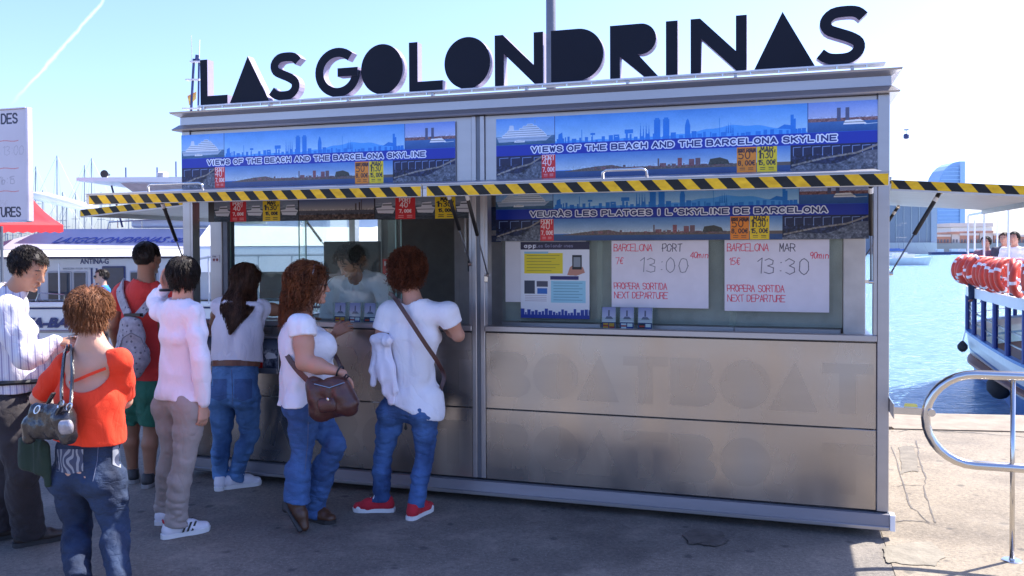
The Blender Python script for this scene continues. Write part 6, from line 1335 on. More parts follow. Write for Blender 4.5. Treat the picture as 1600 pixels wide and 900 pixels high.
def trousers(o, J, m_, parent, d=.010, waist=.05, length=1.0, noise=None, name='trousers', boot=0.0, k=.018, h=.0075, hemd=None, seat=True, bum=.026):
    S = [seg(o.hp+o.up*.0, o.hp+o.up*(waist+.06), o.w[0]*.96+d, o.w[0]*.86+d, .64, .68, o.rh, .03)]
    for h_ in ('hipL', 'hipR'): S.append(ball(J[h_]-o.fh*bum-o.up*.035, .084+d*.8, k=.035))
    zones = []
    for q_ in 'LR':
        th_, cf = o.legs[q_]; zones += [(J['kn'+q_], .10), (J['an'+q_], .10), (J['hip'+q_]-o.up*.08, .10)]
        if length >= 1:
            S += [(*s[:7], k) for s in infl(th_, d)]; a, b = cf; S.append((*infl([a], d)[0][:7], k)); lo_ = infl([b], d)[0]
            S.append((lo_[0], lo_[1], lo_[2]+boot*.3, lo_[3]+.012+boot, 1, 1, None, k))
            S.append((J['an'+q_], J['an'+q_]+(lerp(J['an'+q_], J['toe'+q_], .12)-J['an'+q_])-A3(0, 0, .02), .047+boot, .05+boot, 1, 1, None, k))
        else:
            S += [(*s[:7], k) for s in infl([th_[0]], d)]; t_ = (length-.5)*2; S.append((*infl([upto(th_[1], t_)], d+.01)[0][:7], k))
    wz = o.hp+o.up*waist
    def cut(x, y, z):
        c = (x-wz[0])*o.up[0]+(y-wz[1])*o.up[1]+(z-wz[2])*o.up[2]
        for q_ in 'LR':
            if length >= 1: pt = J['an'+q_]; dv = nrm(J['an'+q_]-J['kn'+q_]); off = .018
            else: pt = lerp(J['hip'+q_], J['kn'+q_], length); dv = nrm(J['kn'+q_]-J['hip'+q_]); off = 0.02
            s_ = (x-pt[0])*dv[0]+(y-pt[1])*dv[1]+(z-pt[2])*dv[2]-off
            rad = np.sqrt(np.maximum((x-pt[0])**2+(y-pt[1])**2+(z-pt[2])**2-(s_+off)**2, 0)); c = np.maximum(c, np.where(rad < .11, s_, -1))
        return c
    ob = fobj(name, S, m_, parent, h, cut, noise or folds(.004, 10, .0025, 30, 1.5, zones=zones)); return ob
def belt(o, m_, parent, z=.04, d=.02, wd=.018, a0=None):
    c = o.hp+o.up*z; a = (a0 or o.w[0]*.90)+d; b = a*.68+.004; P = [c+o.rh*a*cos(t)+o.fh*b*sin(t) for t in np.linspace(0, 2*pi, 41)[:-1]]
    V = []; 
    for p in P:
        n_ = nrm(p-c); V += [p-o.up*wd, p+o.up*wd, p+o.up*wd-n_*.012, p-o.up*wd-n_*.012]
    N_ = len(P); F = [(i*4+j, ((i+1) % N_)*4+j, ((i+1) % N_)*4+(j+1) % 4, i*4+(j+1) % 4) for i in range(N_) for j in range(4)]
    return mesh_obj('belt', V, F, m_, parent)
def shoe(J, q_, parent, m_up, m_sole, z=0.0, L=.26, wd=.044, sole=.022, high=0, lab=None, laces=None, heel=0, stripes=None, toecap=None):
    an = np.asarray(J['an'+q_], float); to = np.asarray(J['toe'+q_], float); d = to-an; d[2] = 0; d = nrm(d); sd = np.cross(d, A3(0, 0, 1))
    hb = an-d*.055; hb[2] = z+.045; P = lambda f, r, u: A3(*(np.r_[an[:2], 0]+d*f+sd*r+A3(0, 0, z+u)))
    S = [seg(P(-.045, 0, .045), P(-.03, 0, .085+high), .034, .036, 1, 1, None, .02), seg(P(-.03, 0, .045), P(.09, 0, .040), .036, .042, 1, .85, sd, .02), seg(P(.09, 0, .038), P(L-.10, 0, .032), .042, .034, .82, .75, sd, .02), seg(P(-.01, 0, .08+high*.6), P(.09, 0, .055), .034, .032, .9, .8, sd, .02)]
    zt_ = z+.095+high
    ob = fobj('shoe', S, m_up, parent, .005, lambda x, y, zz: np.maximum(z+sole*.7-zz, zz-zt_), None, label=lab)
    # sole outline
    out = []
    for f, r in ((-.085, 0), (-.078, .025), (-.05, .036), (0, .035), (.05, .037), (.10, .045), (.14, .043), (L-.085, .028), (L-.07, .0), (L-.085, -.026), (.14, -.040), (.10, -.041), (.05, -.034), (0, -.034), (-.05, -.036), (-.078, -.025)):
        out.append((f, r))
    V = [P(f, r, 0.001) for f, r in out]+[P(f*1.01, r*1.04, sole+.004) for f, r in out]; n_ = len(out)
    mesh_obj('sole', V, [tuple(range(n_)), tuple(range(2*n_-1, n_-1, -1))]+[((i+1) % n_, i, n_+i, n_+(i+1) % n_) for i in range(n_)], m_sole, ob)
    if heel: 
        V = [P(f, r, 0.001) for f, r in out if f <= 0.0]
    if laces is not None:
        mb = MB()
        for k_ in range(4):
            f = .045+.022*k_; u = .098-.012*k_; mb.tube([P(f, -.022, u-.012), P(f+.005, 0, u+.002), P(f+.012, .022, u-.012)], .0035, 5)
        mb.tube([P(.035, .005, .10), P(.04, .03, .115), P(.05, .035, .09)], .003, 4).tube([P(.035, -.005, .10), P(.04, -.03, .115), P(.05, -.035, .09)], .003, 4); mb.obj('laces', laces, ob)
    if stripes is not None:
        for k_ in range(3):
            mb = MB()
            for g in (-1, 1):
                f = .02+.026*k_; mb.add([P(f, g*.048, .03), P(f+.013, g*.048, .03), P(f+.037, g*.040, .080), P(f+.024, g*.040, .080)], [(0, 1, 2, 3)])
                mb.add([P(f, g*.030, .03), P(f+.011, g*.030, .03), P(f+.035, g*.02, .078), P(f+.024, g*.02, .078)], [(3, 2, 1, 0)])
            mb.obj('stripe', stripes, ob)
    if toecap is not None: fobj('toe_cap', [seg(P(L-.115, -.012, .026), P(L-.115, .012, .026), .033, .033, .8, .8, d, .02)], toecap, ob, .005, lambda x, y, zz: z+sole*.7-zz)
    return ob
def flow_hair(name, o, m_, parent, N_=900, length=.06, K=7, r=(.0022, .0008), region='all', grav=.3, curl=0.0, curl_f=60, seed=1, s=1.0, collide=(), flow=None, lift=.012, jitter=.35, minu=-.055, part=None, cap=True, capd=.010, cap_front=.055, cap_low=-.06, lenvar=.3, hang=0.0, guide=None, gfull=True, sdf=None, drape=None):
    """scalp cap plus many strands growing over an enlarged skull, pushed out of collision ellipsoids"""
    g = np.random.default_rng(seed); R_, F_, U_ = o.R, o.F, o.U; C = o.P(-.004, 0, .022); ss = s
    ax = np.array([.078, .100, .084])*ss    # right, forward, up half sizes
    loc = lambda X: np.stack([(X-C)@R_, (X-C)@F_, (X-C)@U_], -1)
    V = g.normal(0, 1, (N_*4, 3)); V /= np.linalg.norm(V, axis=1, keepdims=True)
    # hair grows where: not face, not below nape
    f, u = V[:, 1], V[:, 2]; ok = (u > minu/.084) & ~((f > cap_front/.1) & (u < .55)) & ~((f > .15) & (u < -.1)); V = V[ok][:N_]; N_ = len(V)
    X = C+(V[:, :1]*ax[0])*R_+(V[:, 1:2]*ax[1])*F_+(V[:, 2:3]*ax[2])*U_
    step = length/(K-1)*(1+lenvar*g.uniform(-1, 1, (N_, 1)))
    nout = nrm3(V[:, :1]/ax[0]*R_+V[:, 1:2]/ax[1]*F_+V[:, 2:3]/ax[2]*U_)
    if flow is None: flow = lambda X, V: (-F_*.8-U_*.35)[None]*np.ones((len(X), 1))
    D = flow(X, V)+g.normal(0, jitter, (N_, 3)); D = D-nout*np.sum(D*nout, 1, keepdims=True)*.9+nout*.15; D = nrm3(D)
    ph = g.uniform(0, 6.28, (N_, 1)); P = [X]; lift_i = lift*(.25+g.uniform(0, 1, (N_, 1)))
    cols = [(C, R_, F_, U_, ax)]+[c for c in collide]
    hit = np.zeros((N_, 1))
    for k_ in range(1, K):
        if drape is not None: D = nrm3(D+hit*drape[None]*1.2)
        D = nrm3(D*(1-grav*.5)+A3(0, 0, -1)*grav*.5+g.normal(0, jitter*.15, (N_, 3)))
        X = X+nrm3(D+A3(0, 0, -1)*max(0, k_-4)*hang)*step
        for (cc, r1, r2, r3, a_) in cols:
            L_ = np.stack([(X-cc)@r1/(a_[0]), (X-cc)@r2/a_[1], (X-cc)@r3/a_[2]], -1); e = np.linalg.norm(L_, axis=1, keepdims=True); tgt = 1+lift_i/a_.mean()*min(1, k_/2)
            fac = np.where(e < tgt, tgt/np.maximum(e, 1e-6), 1)
            if cc is C:
                mxe = 1+(lift_i*1.25+.002)/a_.mean(); hold = np.clip(((X-C)@r3/a_[2]+.95)*2, 0, 1)[:, None]; fac = np.where(e > mxe, 1-(1-mxe/e)*hold, fac)
            elif True:
                near_ = np.clip(1.6-e, 0, .5)*.12; fac = np.where((e > tgt) & (e < 1.6), 1-near_*(1-tgt/e), fac)
            X = cc+(L_[:, :1]*fac*a_[0])*r1+(L_[:, 1:2]*fac*a_[1])*r2+(L_[:, 2:3]*fac*a_[2])*r3
        if guide is not None and k_ > 2:
            g0, g1, ra, rb = guide; tt = np.clip((g0[2]-X[:, 2])/(g0[2]-g1[2]+1e-6), 0, 1)[:, None]; ctr = g0*(1-tt)+g1*tt; dv = X-ctr; dv[:, 2] = 0; dv = dv if gfull else (dv@o.rt)[:, None]*o.rt[None]; dl = np.linalg.norm(dv, axis=1, keepdims=True)+1e-6; rr_ = ra*(1-tt)+rb*tt
            X = X-dv*np.clip(1-rr_/dl, 0, 1)*.45
        if sdf is not None:
            for _ in range(2):
                def fd(Y_): return np.min([seg_dist(Y_[:, 0], Y_[:, 1], Y_[:, 2], s_) for s_ in sdf], 0)
                d0 = fd(X)-lift_i[:, 0]*.7*min(1, k_/6); G_ = np.stack([fd(X+A3(*[.004*(i_ == a_) for i_ in range(3)]))-fd(X) for a_ in range(3)], 1); hit = np.maximum(hit*.8, (d0 < .01)[:, None]*1.0); X = X+nrm3(G_+A3(0, -1e-4, 0)+(0 if drape is None else A3(0, -.004, 0)))*np.maximum(-d0, 0)[:, None]
        D = nrm3(X-P[-1]); Q = X
        if curl:
            a1 = nrm3(np.cross(D, A3(.3, .5, .8))); a2 = np.cross(D, a1); t = k_*step*curl_f+ph; Q = X+(a1*np.cos(t)+a2*np.sin(t))*curl*min(1, k_/3)
        P.append(X if not curl else Q)
        if curl: pass
    P = np.stack(P, 1)
    obs = []
    if cap:
        Pl = o.P; S = [seg(Pl(-.022, 0, .022), Pl(.026, 0, .024), .074*ss+capd, .066*ss+capd, 1.13, 1.1, R_, .02), seg(Pl(-.045, 0, -.01), Pl(-.04, 0, cap_low+.01), .055*ss+capd, .040*ss+capd*.5, .9, .8, R_, .03)]
        def cut(x, y, z):
            dx, dy, dz = x-C[0], y-C[1], z-C[2]; ff = dx*F_[0]+dy*F_[1]+dz*F_[2]; uu = dx*U_[0]+dy*U_[1]+dz*U_[2]
            face = np.minimum(ff-cap_front*ss+.45*np.minimum(uu-.045, 0)*-1*0, (.052*ss-uu)+.0); side = np.minimum(ff-.012*ss, -.018*ss-uu)
            return np.maximum(np.maximum(face, side), (cap_low-.02)*ss-uu)
        h_ = fobj(name, S, m_, parent, .006, cut, lambda x, y, z: .003*vnoise(x*70, y*70, z*28)+.003*vnoise(x*25, y*25, z*25)); root = h_
        strand_mesh('hair_strands', P, r[0], r[1], m_, h_)
    else: root = strand_mesh(name, P, r[0], r[1], m_, parent)
    return root
def nrm3(v): return v/(np.linalg.norm(v, axis=-1, keepdims=True)+1e-9)
def strap(name, pts, w, t, m_, parent, nrmv=None):
    """flat strap through pts (smoothed)"""
    P = np.array(pts, float); Q = []
    for i in range(len(P)-1):
        p0, p1, p2, p3 = P[max(i-1, 0)], P[i], P[i+1], P[min(i+2, len(P)-1)]
        for u in np.linspace(0, 1, 7)[:-1]: Q.append(.5*((2*p1)+(-p0+p2)*u+(2*p0-5*p1+4*p2-p3)*u*u+(-p0+3*p1-3*p2+p3)*u**3))
    Q.append(P[-1]); Q = np.array(Q); V = []
    nv = nrm(nrmv if nrmv is not None else A3(0, -1, 0))
    for i in range(len(Q)):
        d = nrm(Q[min(i+1, len(Q)-1)]-Q[max(i-1, 0)]); s_ = nrm(np.cross(d, nv)); n_ = nrm(np.cross(s_, d)); V += [Q[i]-s_*w/2-n_*t/2, Q[i]+s_*w/2-n_*t/2, Q[i]+s_*w/2+n_*t/2, Q[i]-s_*w/2+n_*t/2]
    F = [(i*4+j, i*4+(j+1) % 4, (i+1)*4+(j+1) % 4, (i+1)*4+j) for i in range(len(Q)-1) for j in range(4)]+[(3, 2, 1, 0), tuple((len(Q)-1)*4+j for j in range(4))]
    return mesh_obj(name, V, F, m_, parent)
def eyes(o, parent, closed=False, s=1.0):
    W_ = mat('eye_white', (.75, .74, .72), rough=.2, var=.02, bump=0); Bk = mat('eye_dark', (.03, .02, .015), rough=.1, bump=0); Br = mat('brow_hair', (.04, .025, .02), rough=.8)
    for g in (-1, 1):
        c = o.P(.079, g*.031, .0); mb = MB(); mb.lathe([(.002, -.010), (.009, -.006), (.0105, 0), (.009, .006), (.002, .010)], c, n=10); e = mb.obj('eye', W_, parent, smooth=True)
        MB().lathe([(.0005, -.005), (.0045, -.003), (.005, 0), (.0045, .003), (.0005, .005)], c+o.F*.0075, n=8).obj('iris', Bk, e, smooth=True)
        MB().tube([o.P(.096, g*.013, .022), o.P(.096, g*.028, .026), o.P(.083, g*.046, .02)], [.003, .0035, .002], 5).obj('eyebrow', Br, parent)

def pocket(jn, xa, xb, ya, yb_, m_, name='back_pocket', off=.003, point=5, sk=0):
    from mathutils.bvhtree import BVHTree
    bv = BVHTree.FromPolygons([v.co for v in jn.data.vertices], [tuple(p.vertices) for p in jn.data.polygons]); V = []; n_ = 9
    for i_ in range(n_):
        for j in range(n_):
            u = i_/(n_-1); v_ = j/(n_-1); px = xa+(xb-xa)*u+sk*v_; py = ya+(yb_-ya)*v_+(point*(1-abs(u-.5)*2)*v_**3)
            d = Vector(ray(px, py)).normalized(); h_, nn, ii, ds = bv.ray_cast(Vector(CP), d); V.append(tuple(h_-d*off) if h_ is not None else None)
    F = [(i_*n_+j, i_*n_+j+1, (i_+1)*n_+j+1, (i_+1)*n_+j) for i_ in range(n_-1) for j in range(n_-1)]
    F = [f for f in F if all(V[k_] is not None for k_ in f)]; us_ = sorted({k_ for f in F for k_ in f}); mp_ = {k_: i_ for i_, k_ in enumerate(us_)}
    if not F: return
    o = mesh_obj(name, [V[k_] for k_ in us_], [tuple(mp_[k_] for k_ in f) for f in F], m_, jn, smooth=True); return o
def seam(jn, pts, m_, r=.0022, name='seam'):
    from mathutils.bvhtree import BVHTree
    bv = BVHTree.FromPolygons([v.co for v in jn.data.vertices], [tuple(p.vertices) for p in jn.data.polygons]); P = []
    pts = np.array(pts, float)
    for i_ in range(len(pts)-1):
        for t in np.linspace(0, 1, 6)[:-1 if i_ < len(pts)-2 else None]:
            d = Vector(ray(*lerp(pts[i_], pts[i_+1], t))).normalized(); h_, nn, ii, ds = bv.ray_cast(Vector(CP), d)
            if h_ is not None: P.append(tuple(h_-d*.0005))
    if len(P) > 2: MB().tube(P, r, 5).obj(name, m_, jn)

def draped_hair(name, rows, targets, m_, parent, N_=1800, r=(.0022, .0010), seed=3, layer=.022, wav=.004):
    """rows: (picture y, centre x, half width); strands fall over the given meshes, lying on their surface"""
    from mathutils.bvhtree import BVHTree
    bvs = [BVHTree.FromPolygons([v.co for v in t.data.vertices], [tuple(p.vertices) for p in t.data.polygons]) for t in targets]
    g = np.random.default_rng(seed); K = len(rows); us = np.linspace(-1.15, 1.15, 15); D_ = np.full((K, 15), np.nan)
    rr = np.array(rows, float)
    for k_ in range(K):
        for j, u in enumerate(us):
            d = Vector(ray(rr[k_, 1]+u*rr[k_, 2], rr[k_, 0])).normalized(); hs = [b.ray_cast(Vector(CP), d) for b in bvs]; ds = [h[3]*float(np.dot(np.array(d), AX[2])) for h in hs if h[0] is not None]
            if ds: D_[k_, j] = min(ds)
    for k_ in range(K):
        row = D_[k_]; ok = ~np.isnan(row); D_[k_] = np.interp(us, us[ok], row[ok]) if ok.any() else np.nanmin(D_)
    D_ = np.stack([np.convolve(np.pad(D_[:, j], 1, mode='edge'), [.25, .5, .25], 'valid') for j in range(15)], 1)
    u = np.clip(g.normal(0, .5, N_), -1, 1); lay = g.uniform(.2, 1, N_)*layer; ks = np.linspace(0, K-1, 22); ph = g.uniform(0, 6.28, N_); ln = 1-.28*np.abs(u)**1.5-.18*g.random(N_)
    st = g.uniform(0, 1.1, N_); P = np.zeros((N_, 22, 3))
    for i_ in range(N_):
        kk = st[i_]+(ks/(K-1))*((K-1)*ln[i_]-st[i_]); y = np.interp(kk, range(K), rr[:, 0]); cx_ = np.interp(kk, range(K), rr[:, 1]); hw_ = np.interp(kk, range(K), rr[:, 2])
        uu = u[i_]+.10*np.sin(kk*1.3+ph[i_]); x = cx_+uu*hw_; dd = np.array([np.interp(uu[q_], us, D_[int(min(kk[q_], K-1))]*(1-(kk[q_] % 1))+D_[int(min(kk[q_]+1, K-1))]*(kk[q_] % 1)) for q_ in range(22)])
        for q_ in range(22): P[i_, q_] = atD(x[q_]+wav*400*np.sin(kk[q_]*3+ph[i_])*.5, y[q_], dd[q_]-lay[i_]-.004)
    return strand_mesh(name, P, r[0], r[1], m_, parent)
# ================================================================== THE PEOPLE
SK1 = skin('skin_tan', (.42, .22, .14)); SK2 = skin('skin_light', (.56, .32, .23)); SK3 = skin('skin_brown', (.30, .15, .09)); SK4 = skin('skin_rosy', (.52, .27, .19))
H_dark = hair_mat('hair_black', (.012, .009, .008), (.03, .02, .016)); H_brown = hair_mat('hair_dark_brown', (.035, .016, .010), (.09, .038, .02)); H_aub = hair_mat('hair_auburn', (.10, .030, .012), (.26, .085, .03)); H_aub2 = hair_mat('hair_curly_auburn', (.07, .018, .010), (.22, .065, .028)); H_org = hair_mat('hair_short_auburn', (.13, .045, .02), (.30, .12, .05))
C_white = cloth('white_jersey', (.84, .80, .90), var=.03, scale=3); C_white2 = cloth('white_tee', (.85, .83, .90), var=.03, scale=3); C_whitegrey = cloth('pale_grey_vest', (.70, .68, .80), var=.04, scale=3)
C_org = cloth('orange_red_jersey', (.86, .045, .010), var=.06, scale=4); C_coral = cloth('coral_tee', (.56, .035, .03), var=.08, scale=4); C_green = cloth('green_shorts', (.015, .12, .075), var=.12); C_chino = cloth('grey_beige_trousers', (.36, .30, .28), var=.06, scale=6)
D1 = denim('denim_mid', (.018, .055, .19), (.085, .19, .44)); D2 = denim('denim_dark', (.007, .014, .045), (.028, .055, .125)); D3 = denim('denim_bright', (.04, .12, .32), (.12, .27, .55)); D4 = denim('denim_side', (.03, .075, .22), (.07, .16, .38))
C_black = cloth('black_trousers', (.028, .022, .026), var=.2); L_brown = mat('brown_leather', (.07, .022, .018), rough=.38, var=.25, scale=12, bump=.25, bscale=90, spec=.6); L_black = mat('black_leather', (.018, .015, .018), rough=.25, var=.3, scale=10, bump=.35, bscale=60, spec=.7)
L_boot = mat('boot_leather', (.085, .035, .018), rough=.4, var=.25, scale=9, bump=.2); S_white = mat('shoe_white', (.72, .70, .76), rough=.5, var=.05); S_sole = mat('sole_white', (.75, .74, .74), rough=.5, var=.03); S_red = cloth('red_canvas_shoe', (.50, .015, .03), var=.12); S_dark = mat('dark_shoe', (.03, .028, .03), rough=.6, var=.2); Bt = mat('tan_belt', (.14, .045, .025), rough=.4, var=.15)
BK = Bk = mat('thin_black', (.012, .012, .014), rough=.4, bump=0)
DK = denim('denim_pocket', (.03, .07, .19), (.07, .15, .36)); SEAM = mat('seam_thread', (.10, .12, .20), rough=.8, var=.2)
def JJ(Y0, d):
    J = {}
    for k_, v in d.items():
        J[k_] = np.asarray(v, float) if k_ in ('face', 'hup', 'hdL', 'hdR', 'pnL', 'pnR', 'thL', 'thR', 'abs') else (v if np.isscalar(v) else atY(v[0], v[1], Y0+(v[2] if len(v) > 2 else 0)))
    return J
def feet(J, q_, ax, ay, tx, ty, L=.20):
    a = atZ(ax, ay, 0); t = atZ(tx, ty, 0); d = t-a; d = nrm(d)
    J['an'+q_] = a+A3(0, 0, .085); J['toe'+q_] = a+d*L*.85+A3(0, 0, .03)

# ---- 1 woman in white T-shirt, curly hair, red canvas shoes ------------------------------------------------
def w_white():
    J = JJ(-.44, dict(head=(637, 422, -.0), neck=(645, 463), shL=(608, 487), shR=(698, 487), elL=(590, 545, -.02), wrL=(600, 556, .22), elR=(716, 524, .06), wrR=(692, 509, .30),
        hipL=(614, 634, .03), hipR=(664, 636, .03), knL=(598, 712, .03), knR=(664, 716, .05), face=(-.05, 1, -.12), hup=(0, .1, 1), hdR=(-.3, 1, -.05), hdL=(.2, 1, 0)))
    feet(J, 'L', 597, 799, 556, 799); feet(J, 'R', 650, 808, 672, 796)
    t = thing('person', (J['anL']+J['anR'])/2*A3(1, 1, 0), 'woman with curly auburn hair, white T-shirt, jeans and red canvas shoes at the counter', 'person', 'people queueing at the kiosk')
    o = body(J, female=True, w=(.160, .118, .140)); fobj('body', o.S, SK4, t, .006)
    sd = nrm(J['shR']-J['shL'])
    ex = [seg(lerp(J['shL'], J['elL'], .1), lerp(J['shL'], J['elL'], .42)-sd*.005, .054, .060, k=.02), seg(lerp(J['shR'], J['elR'], .1), lerp(J['shR'], J['elR'], .48)+sd*.003, .054, .060, k=.02),
          seg(J['hipR']+A3(.015, .01, .06), J['hipR']+A3(.03, 0, -.05), .088, .082, k=.03)]
    shirt(o, J, C_white2, t, 'tee', hem=.01, d=.014, neck=.105, extra=ex, hemtilt=.30, name='t_shirt', noise=folds(.009, 6, .004, 18, .6), bumf=.02)
    jn = trousers(o, J, D1, t, d=.004, waist=.06, name='jeans', noise=folds(.003, 12, .0025, 34, 1.6)); pocket(jn, 606, 628, 628, 650, DK); seam(jn, [(640, 628), (638, 650)], SEAM)
    for q_ in 'LR': shoe(J, q_, t, S_red, S_sole, L=.255, laces=S_white, toecap=S_sole)
    back = o.P(-.02, 0, -.02)
    flow_hair('hair', o, H_aub2, t, 2600, .085, 9, (.0022, .0012), grav=.30, curl=.011, curl_f=150, seed=3, lift=.030, minu=-.075, capd=.024, cap_low=-.085, flow=lambda X, V: nrm3(X-o.P(0, 0, .02))*.9+A3(0, 0, -.6))
    bg = thing('shoulder_bag', J['hipL']*A3(1, 1, 0)+A3(0, 0, .85), 'small black bag on a dark brown strap across the back of the white T-shirt', 'bag')
    rs = [atY(608, 458, -.43), atY(617, 466, -.53), atY(640, 500, -.575), atY(665, 538, -.575), atY(684, 566, -.555), atY(694, 588, -.49), atY(688, 610, -.36)]
    strap('strap', rs, .026, .006, L_brown, bg)
    fobj('pouch', [seg(atY(628, 645, -.25), atY(652, 648, -.25), .05, .05, .6, .6, (0, 0, 1), .02)], L_black, bg)
    MB().lathe([(.003, 0), (.012, .01), (.003, .045)], atY(634, 672, -.29), n=8).obj('charm', Bk, bg)
    # jacket over the arm
    jk = thing('jacket', atY(600, 580, -.45), 'crumpled white jacket draped over the left arm of the curly haired woman', 'jacket')
    pts = [((598, 532), (584, 600), .030, .026), ((606, 530), (604, 612), .032, .034), ((596, 528), (612, 628), .030, .026), ((600, 530), (618, 612), .028, .024), ((590, 545), (578, 580), .024, .018), ((588, 530), (608, 532), .042, .042), ((596, 545), (602, 590), .05, .05)]
    S = [seg(atY(*a, -.50), atY(*b, -.54), r0, r1, .8, .7, (1, 0, 0), .022) for a, b, r0, r1 in pts]
    fobj('cloth', S, C_white, jk, .006, None, lambda x, y, z: .011*np.abs(vnoise(x*30, y*30, z*6+x*8))-.005+.005*vnoise(x*16, y*16, z*16))
w_white()

# ---- 2 woman in profile with brown bag -----------------------------------------------------------------------
def w_side():
    J = JJ(-.78, dict(head=(483, 444, .03), neck=(473, 487, .02), shR=(473, 509, -.16), shL=(462, 503, .15), elR=(476, 566, -.20), wrR=(536, 583, -.17), hipR=(474, 630, -.10), hipL=(476, 628, .10),
        knR=(472, 708, -.10), knL=(524, 694, .0), face=(.86, .5, -.06), hdR=(.25, 0, -1), pnR=(-.6, .6, 0), thR=(.8, -.3, .1)))
    J['elL'] = atY(500, 548, -.45); J['wrL'] = atY(521, 523, -.16); J['hdL'] = A3(.7, .3, .5); J['pnL'] = A3(.2, 1, -.3); J['thL'] = A3(-.3, 0, 1)
    feet(J, 'L', 488, 812, 528, 820); J['anR'] = atY(464, 778, -.88); J['toeR'] = atY(476, 828, -.90); J['toeR'][2] = .025
    t = thing('person', J['anL']*A3(1, 1, 0), 'woman in profile with auburn shoulder length hair, white top, jeans and brown boots', 'person', 'people queueing at the kiosk')
    o = body(J, female=True, arm=1.32, leg=1.12, w=(.185, .175, .175)); fobj('body', o.S, SK4, t, .006); F_ = o.fw
    ex = [ball(o.hp+o.up*.16+F_*.05, .135, k=.06), ball(o.hp+o.up*.34+F_*.10+o.rt*.06, .08, k=.06), ball(o.hp+o.up*.34+F_*.10-o.rt*.06, .08, k=.06), seg(lerp(J['shR'], J['elR'], .0), lerp(J['shR'], J['elR'], .3), .070, .072, k=.02)]
    shirt(o, J, C_white2, t, 'cap', hem=.0, d=.016, neck=.10, extra=ex, name='top', hemtilt=.0)
    jn = trousers(o, J, D4, t, d=.006, waist=.08, boot=.022, name='jeans', k=.012, noise=folds(.0032, 11, .0025, 32, 1.5)); pocket(jn, 439, 458, 604, 634, DK); seam(jn, [(482, 640), (481, 690), (476, 740)], SEAM)
    hd = flow_hair('hair', o, H_aub, t, 2800, .24, 12, (.0021, .0009), grav=.40, curl=.008, curl_f=55, seed=5, lift=.030, minu=-.06, capd=.018, cap_low=-.08, cap_front=.045, jitter=.32, sdf=infl(o.torso, .024)+infl([o.arms['R'][0][0]], .03), guide=(o.P(-.035, 0, -.02), atY(467, 497, -.76), .115, .11),
        flow=lambda X, V: -o.F*.7-o.U*.5+nrm3(X-o.P(0, 0, 0))*.7, collide=[(o.sh-o.up*.10, o.rt, o.fw, o.up, A3(.22, .135, .13))])
    gl = o.P; mb = MB()
    for g in (-1, 1):
        c = gl(.099, g*.031, -.004); mb = MB(); mb.lathe([(.004, -.002), (.02, -.001), (.021, .001), (.004, .003)], (0, 0, 0), 'y', 12)
        mb.v = [tuple(c+o.R*x_+o.F*y_+o.U*z_*.8) for x_, y_, z_ in mb.v]
        if g == -1: sg = mb.obj('sunglasses', BK, t)
        else: mb.obj('lens', BK, sg)
        MB().tube([gl(.095, g*.05, .0), gl(.06, g*.074, .003), gl(0, g*.082, .005)], .003, 5).obj('temple', BK, sg)
    mb = MB(); mb.tube([gl(.015+.01*cos(a), .1*sin(a), .025+.098*cos(a)) for a in np.linspace(-1.2, 1.2, 13)], .005, 6); mb.obj('hair_band', mat('band_silver', (.6, .6, .65), rough=.3, metal=.5), t, smooth=True)
    MB().torus(J['wrR']-A3(.02, 0, -.004), .031*1.15, .005, (0, 1, 0), nrm(A3(.3, 0, .9)), 16, 6).obj('bracelet', BK, t)
    # boots: near one up on its toe, far one flat
    an, to = J['anR'], J['toeR']; d = nrm(to-an)
    bt = fobj('boot', [seg(an+A3(-.01, 0, .03), an+d*.03, .045, .043, k=.02), seg(an+A3(-.03, -.01, -.03), an+d*.10, .036, .040, .9, .8, (0, 1, 0), .02), seg(an+d*.09, to+A3(0, 0, .01), .042, .030, .9, .8, (0, 1, 0), .02)], L_boot, t, .005)
    fobj('boot_sole', [seg(an+A3(-.055, -.03, -.03), an+A3(-.05, -.035, -.055), .024, .026, k=.01), seg(an+A3(-.035, -.04, -.06), to+A3(-.012, -.02, .0), .022, .030, .5, .5, (0, 1, 0), .01)], S_dark, bt, .005)
    shoe(J, 'L', t, L_boot, S_dark, L=.25, high=.05)
    # brown bag
    bg = thing('handbag', atY(515, 630, -1.0), 'dark brown leather shoulder bag held at the hip of the woman in profile', 'bag')
    yb = -1.02; C = lambda x, y, dy=0: atY(x, y, yb+dy)
    S = [seg(C(492, 606), C(532, 604), .040, .045, 1, 1, None, .04), seg(C(496, 640), C(540, 632), .055, .060, .75, .7, (0, 0, 1), .06), seg(C(488, 600), C(500, 645), .035, .045, k=.05), seg(C(532, 602), C(546, 632), .04, .05, k=.05), seg(C(505, 625), C(530, 622), .06, .06, .7, .7, (0, 0, 1), .06)]
    b_ = fobj('bag_body', S, L_brown, bg, .006, None, folds(.003, 12, .001, 40))
    S = [seg(C(502, 634, -.055), C(521, 632, -.055), .042, .040, .5, .5, (0, 0, 1), .02)]; pk = fobj('pocket', S, L_brown, bg, .005); MB().lathe([(.003, -.004), (.009, -.002), (.009, .003)], C(512, 624, -.087), 'y', 10).obj('snap_button', M_steel, pk)
    MB().tube([C(491, 600, -.05), C(515, 606, -.065), C(538, 598, -.05)], .003, 5).obj('zip', M_steel, b_)
    strap('strap', [atY(468, 498, -.70), atY(452, 505, -.74), atY(440, 528, -.84), atY(447, 552, -.93), atY(462, 575, -1.0), C(484, 598, -.0)], .032, .006, L_brown, bg)
    strap('strap', [C(540, 600), atY(538, 590, -.95), atY(531, 570, -.80), atY(518, 545, -.68)], .026, .006, L_brown, bg); 
    MB().tube([C(536, 592, .02), C(541, 585, .02), C(545, 588, .02), C(538, 594, .02)], .006, 6).obj('knot', L_black, bg)
w_side()

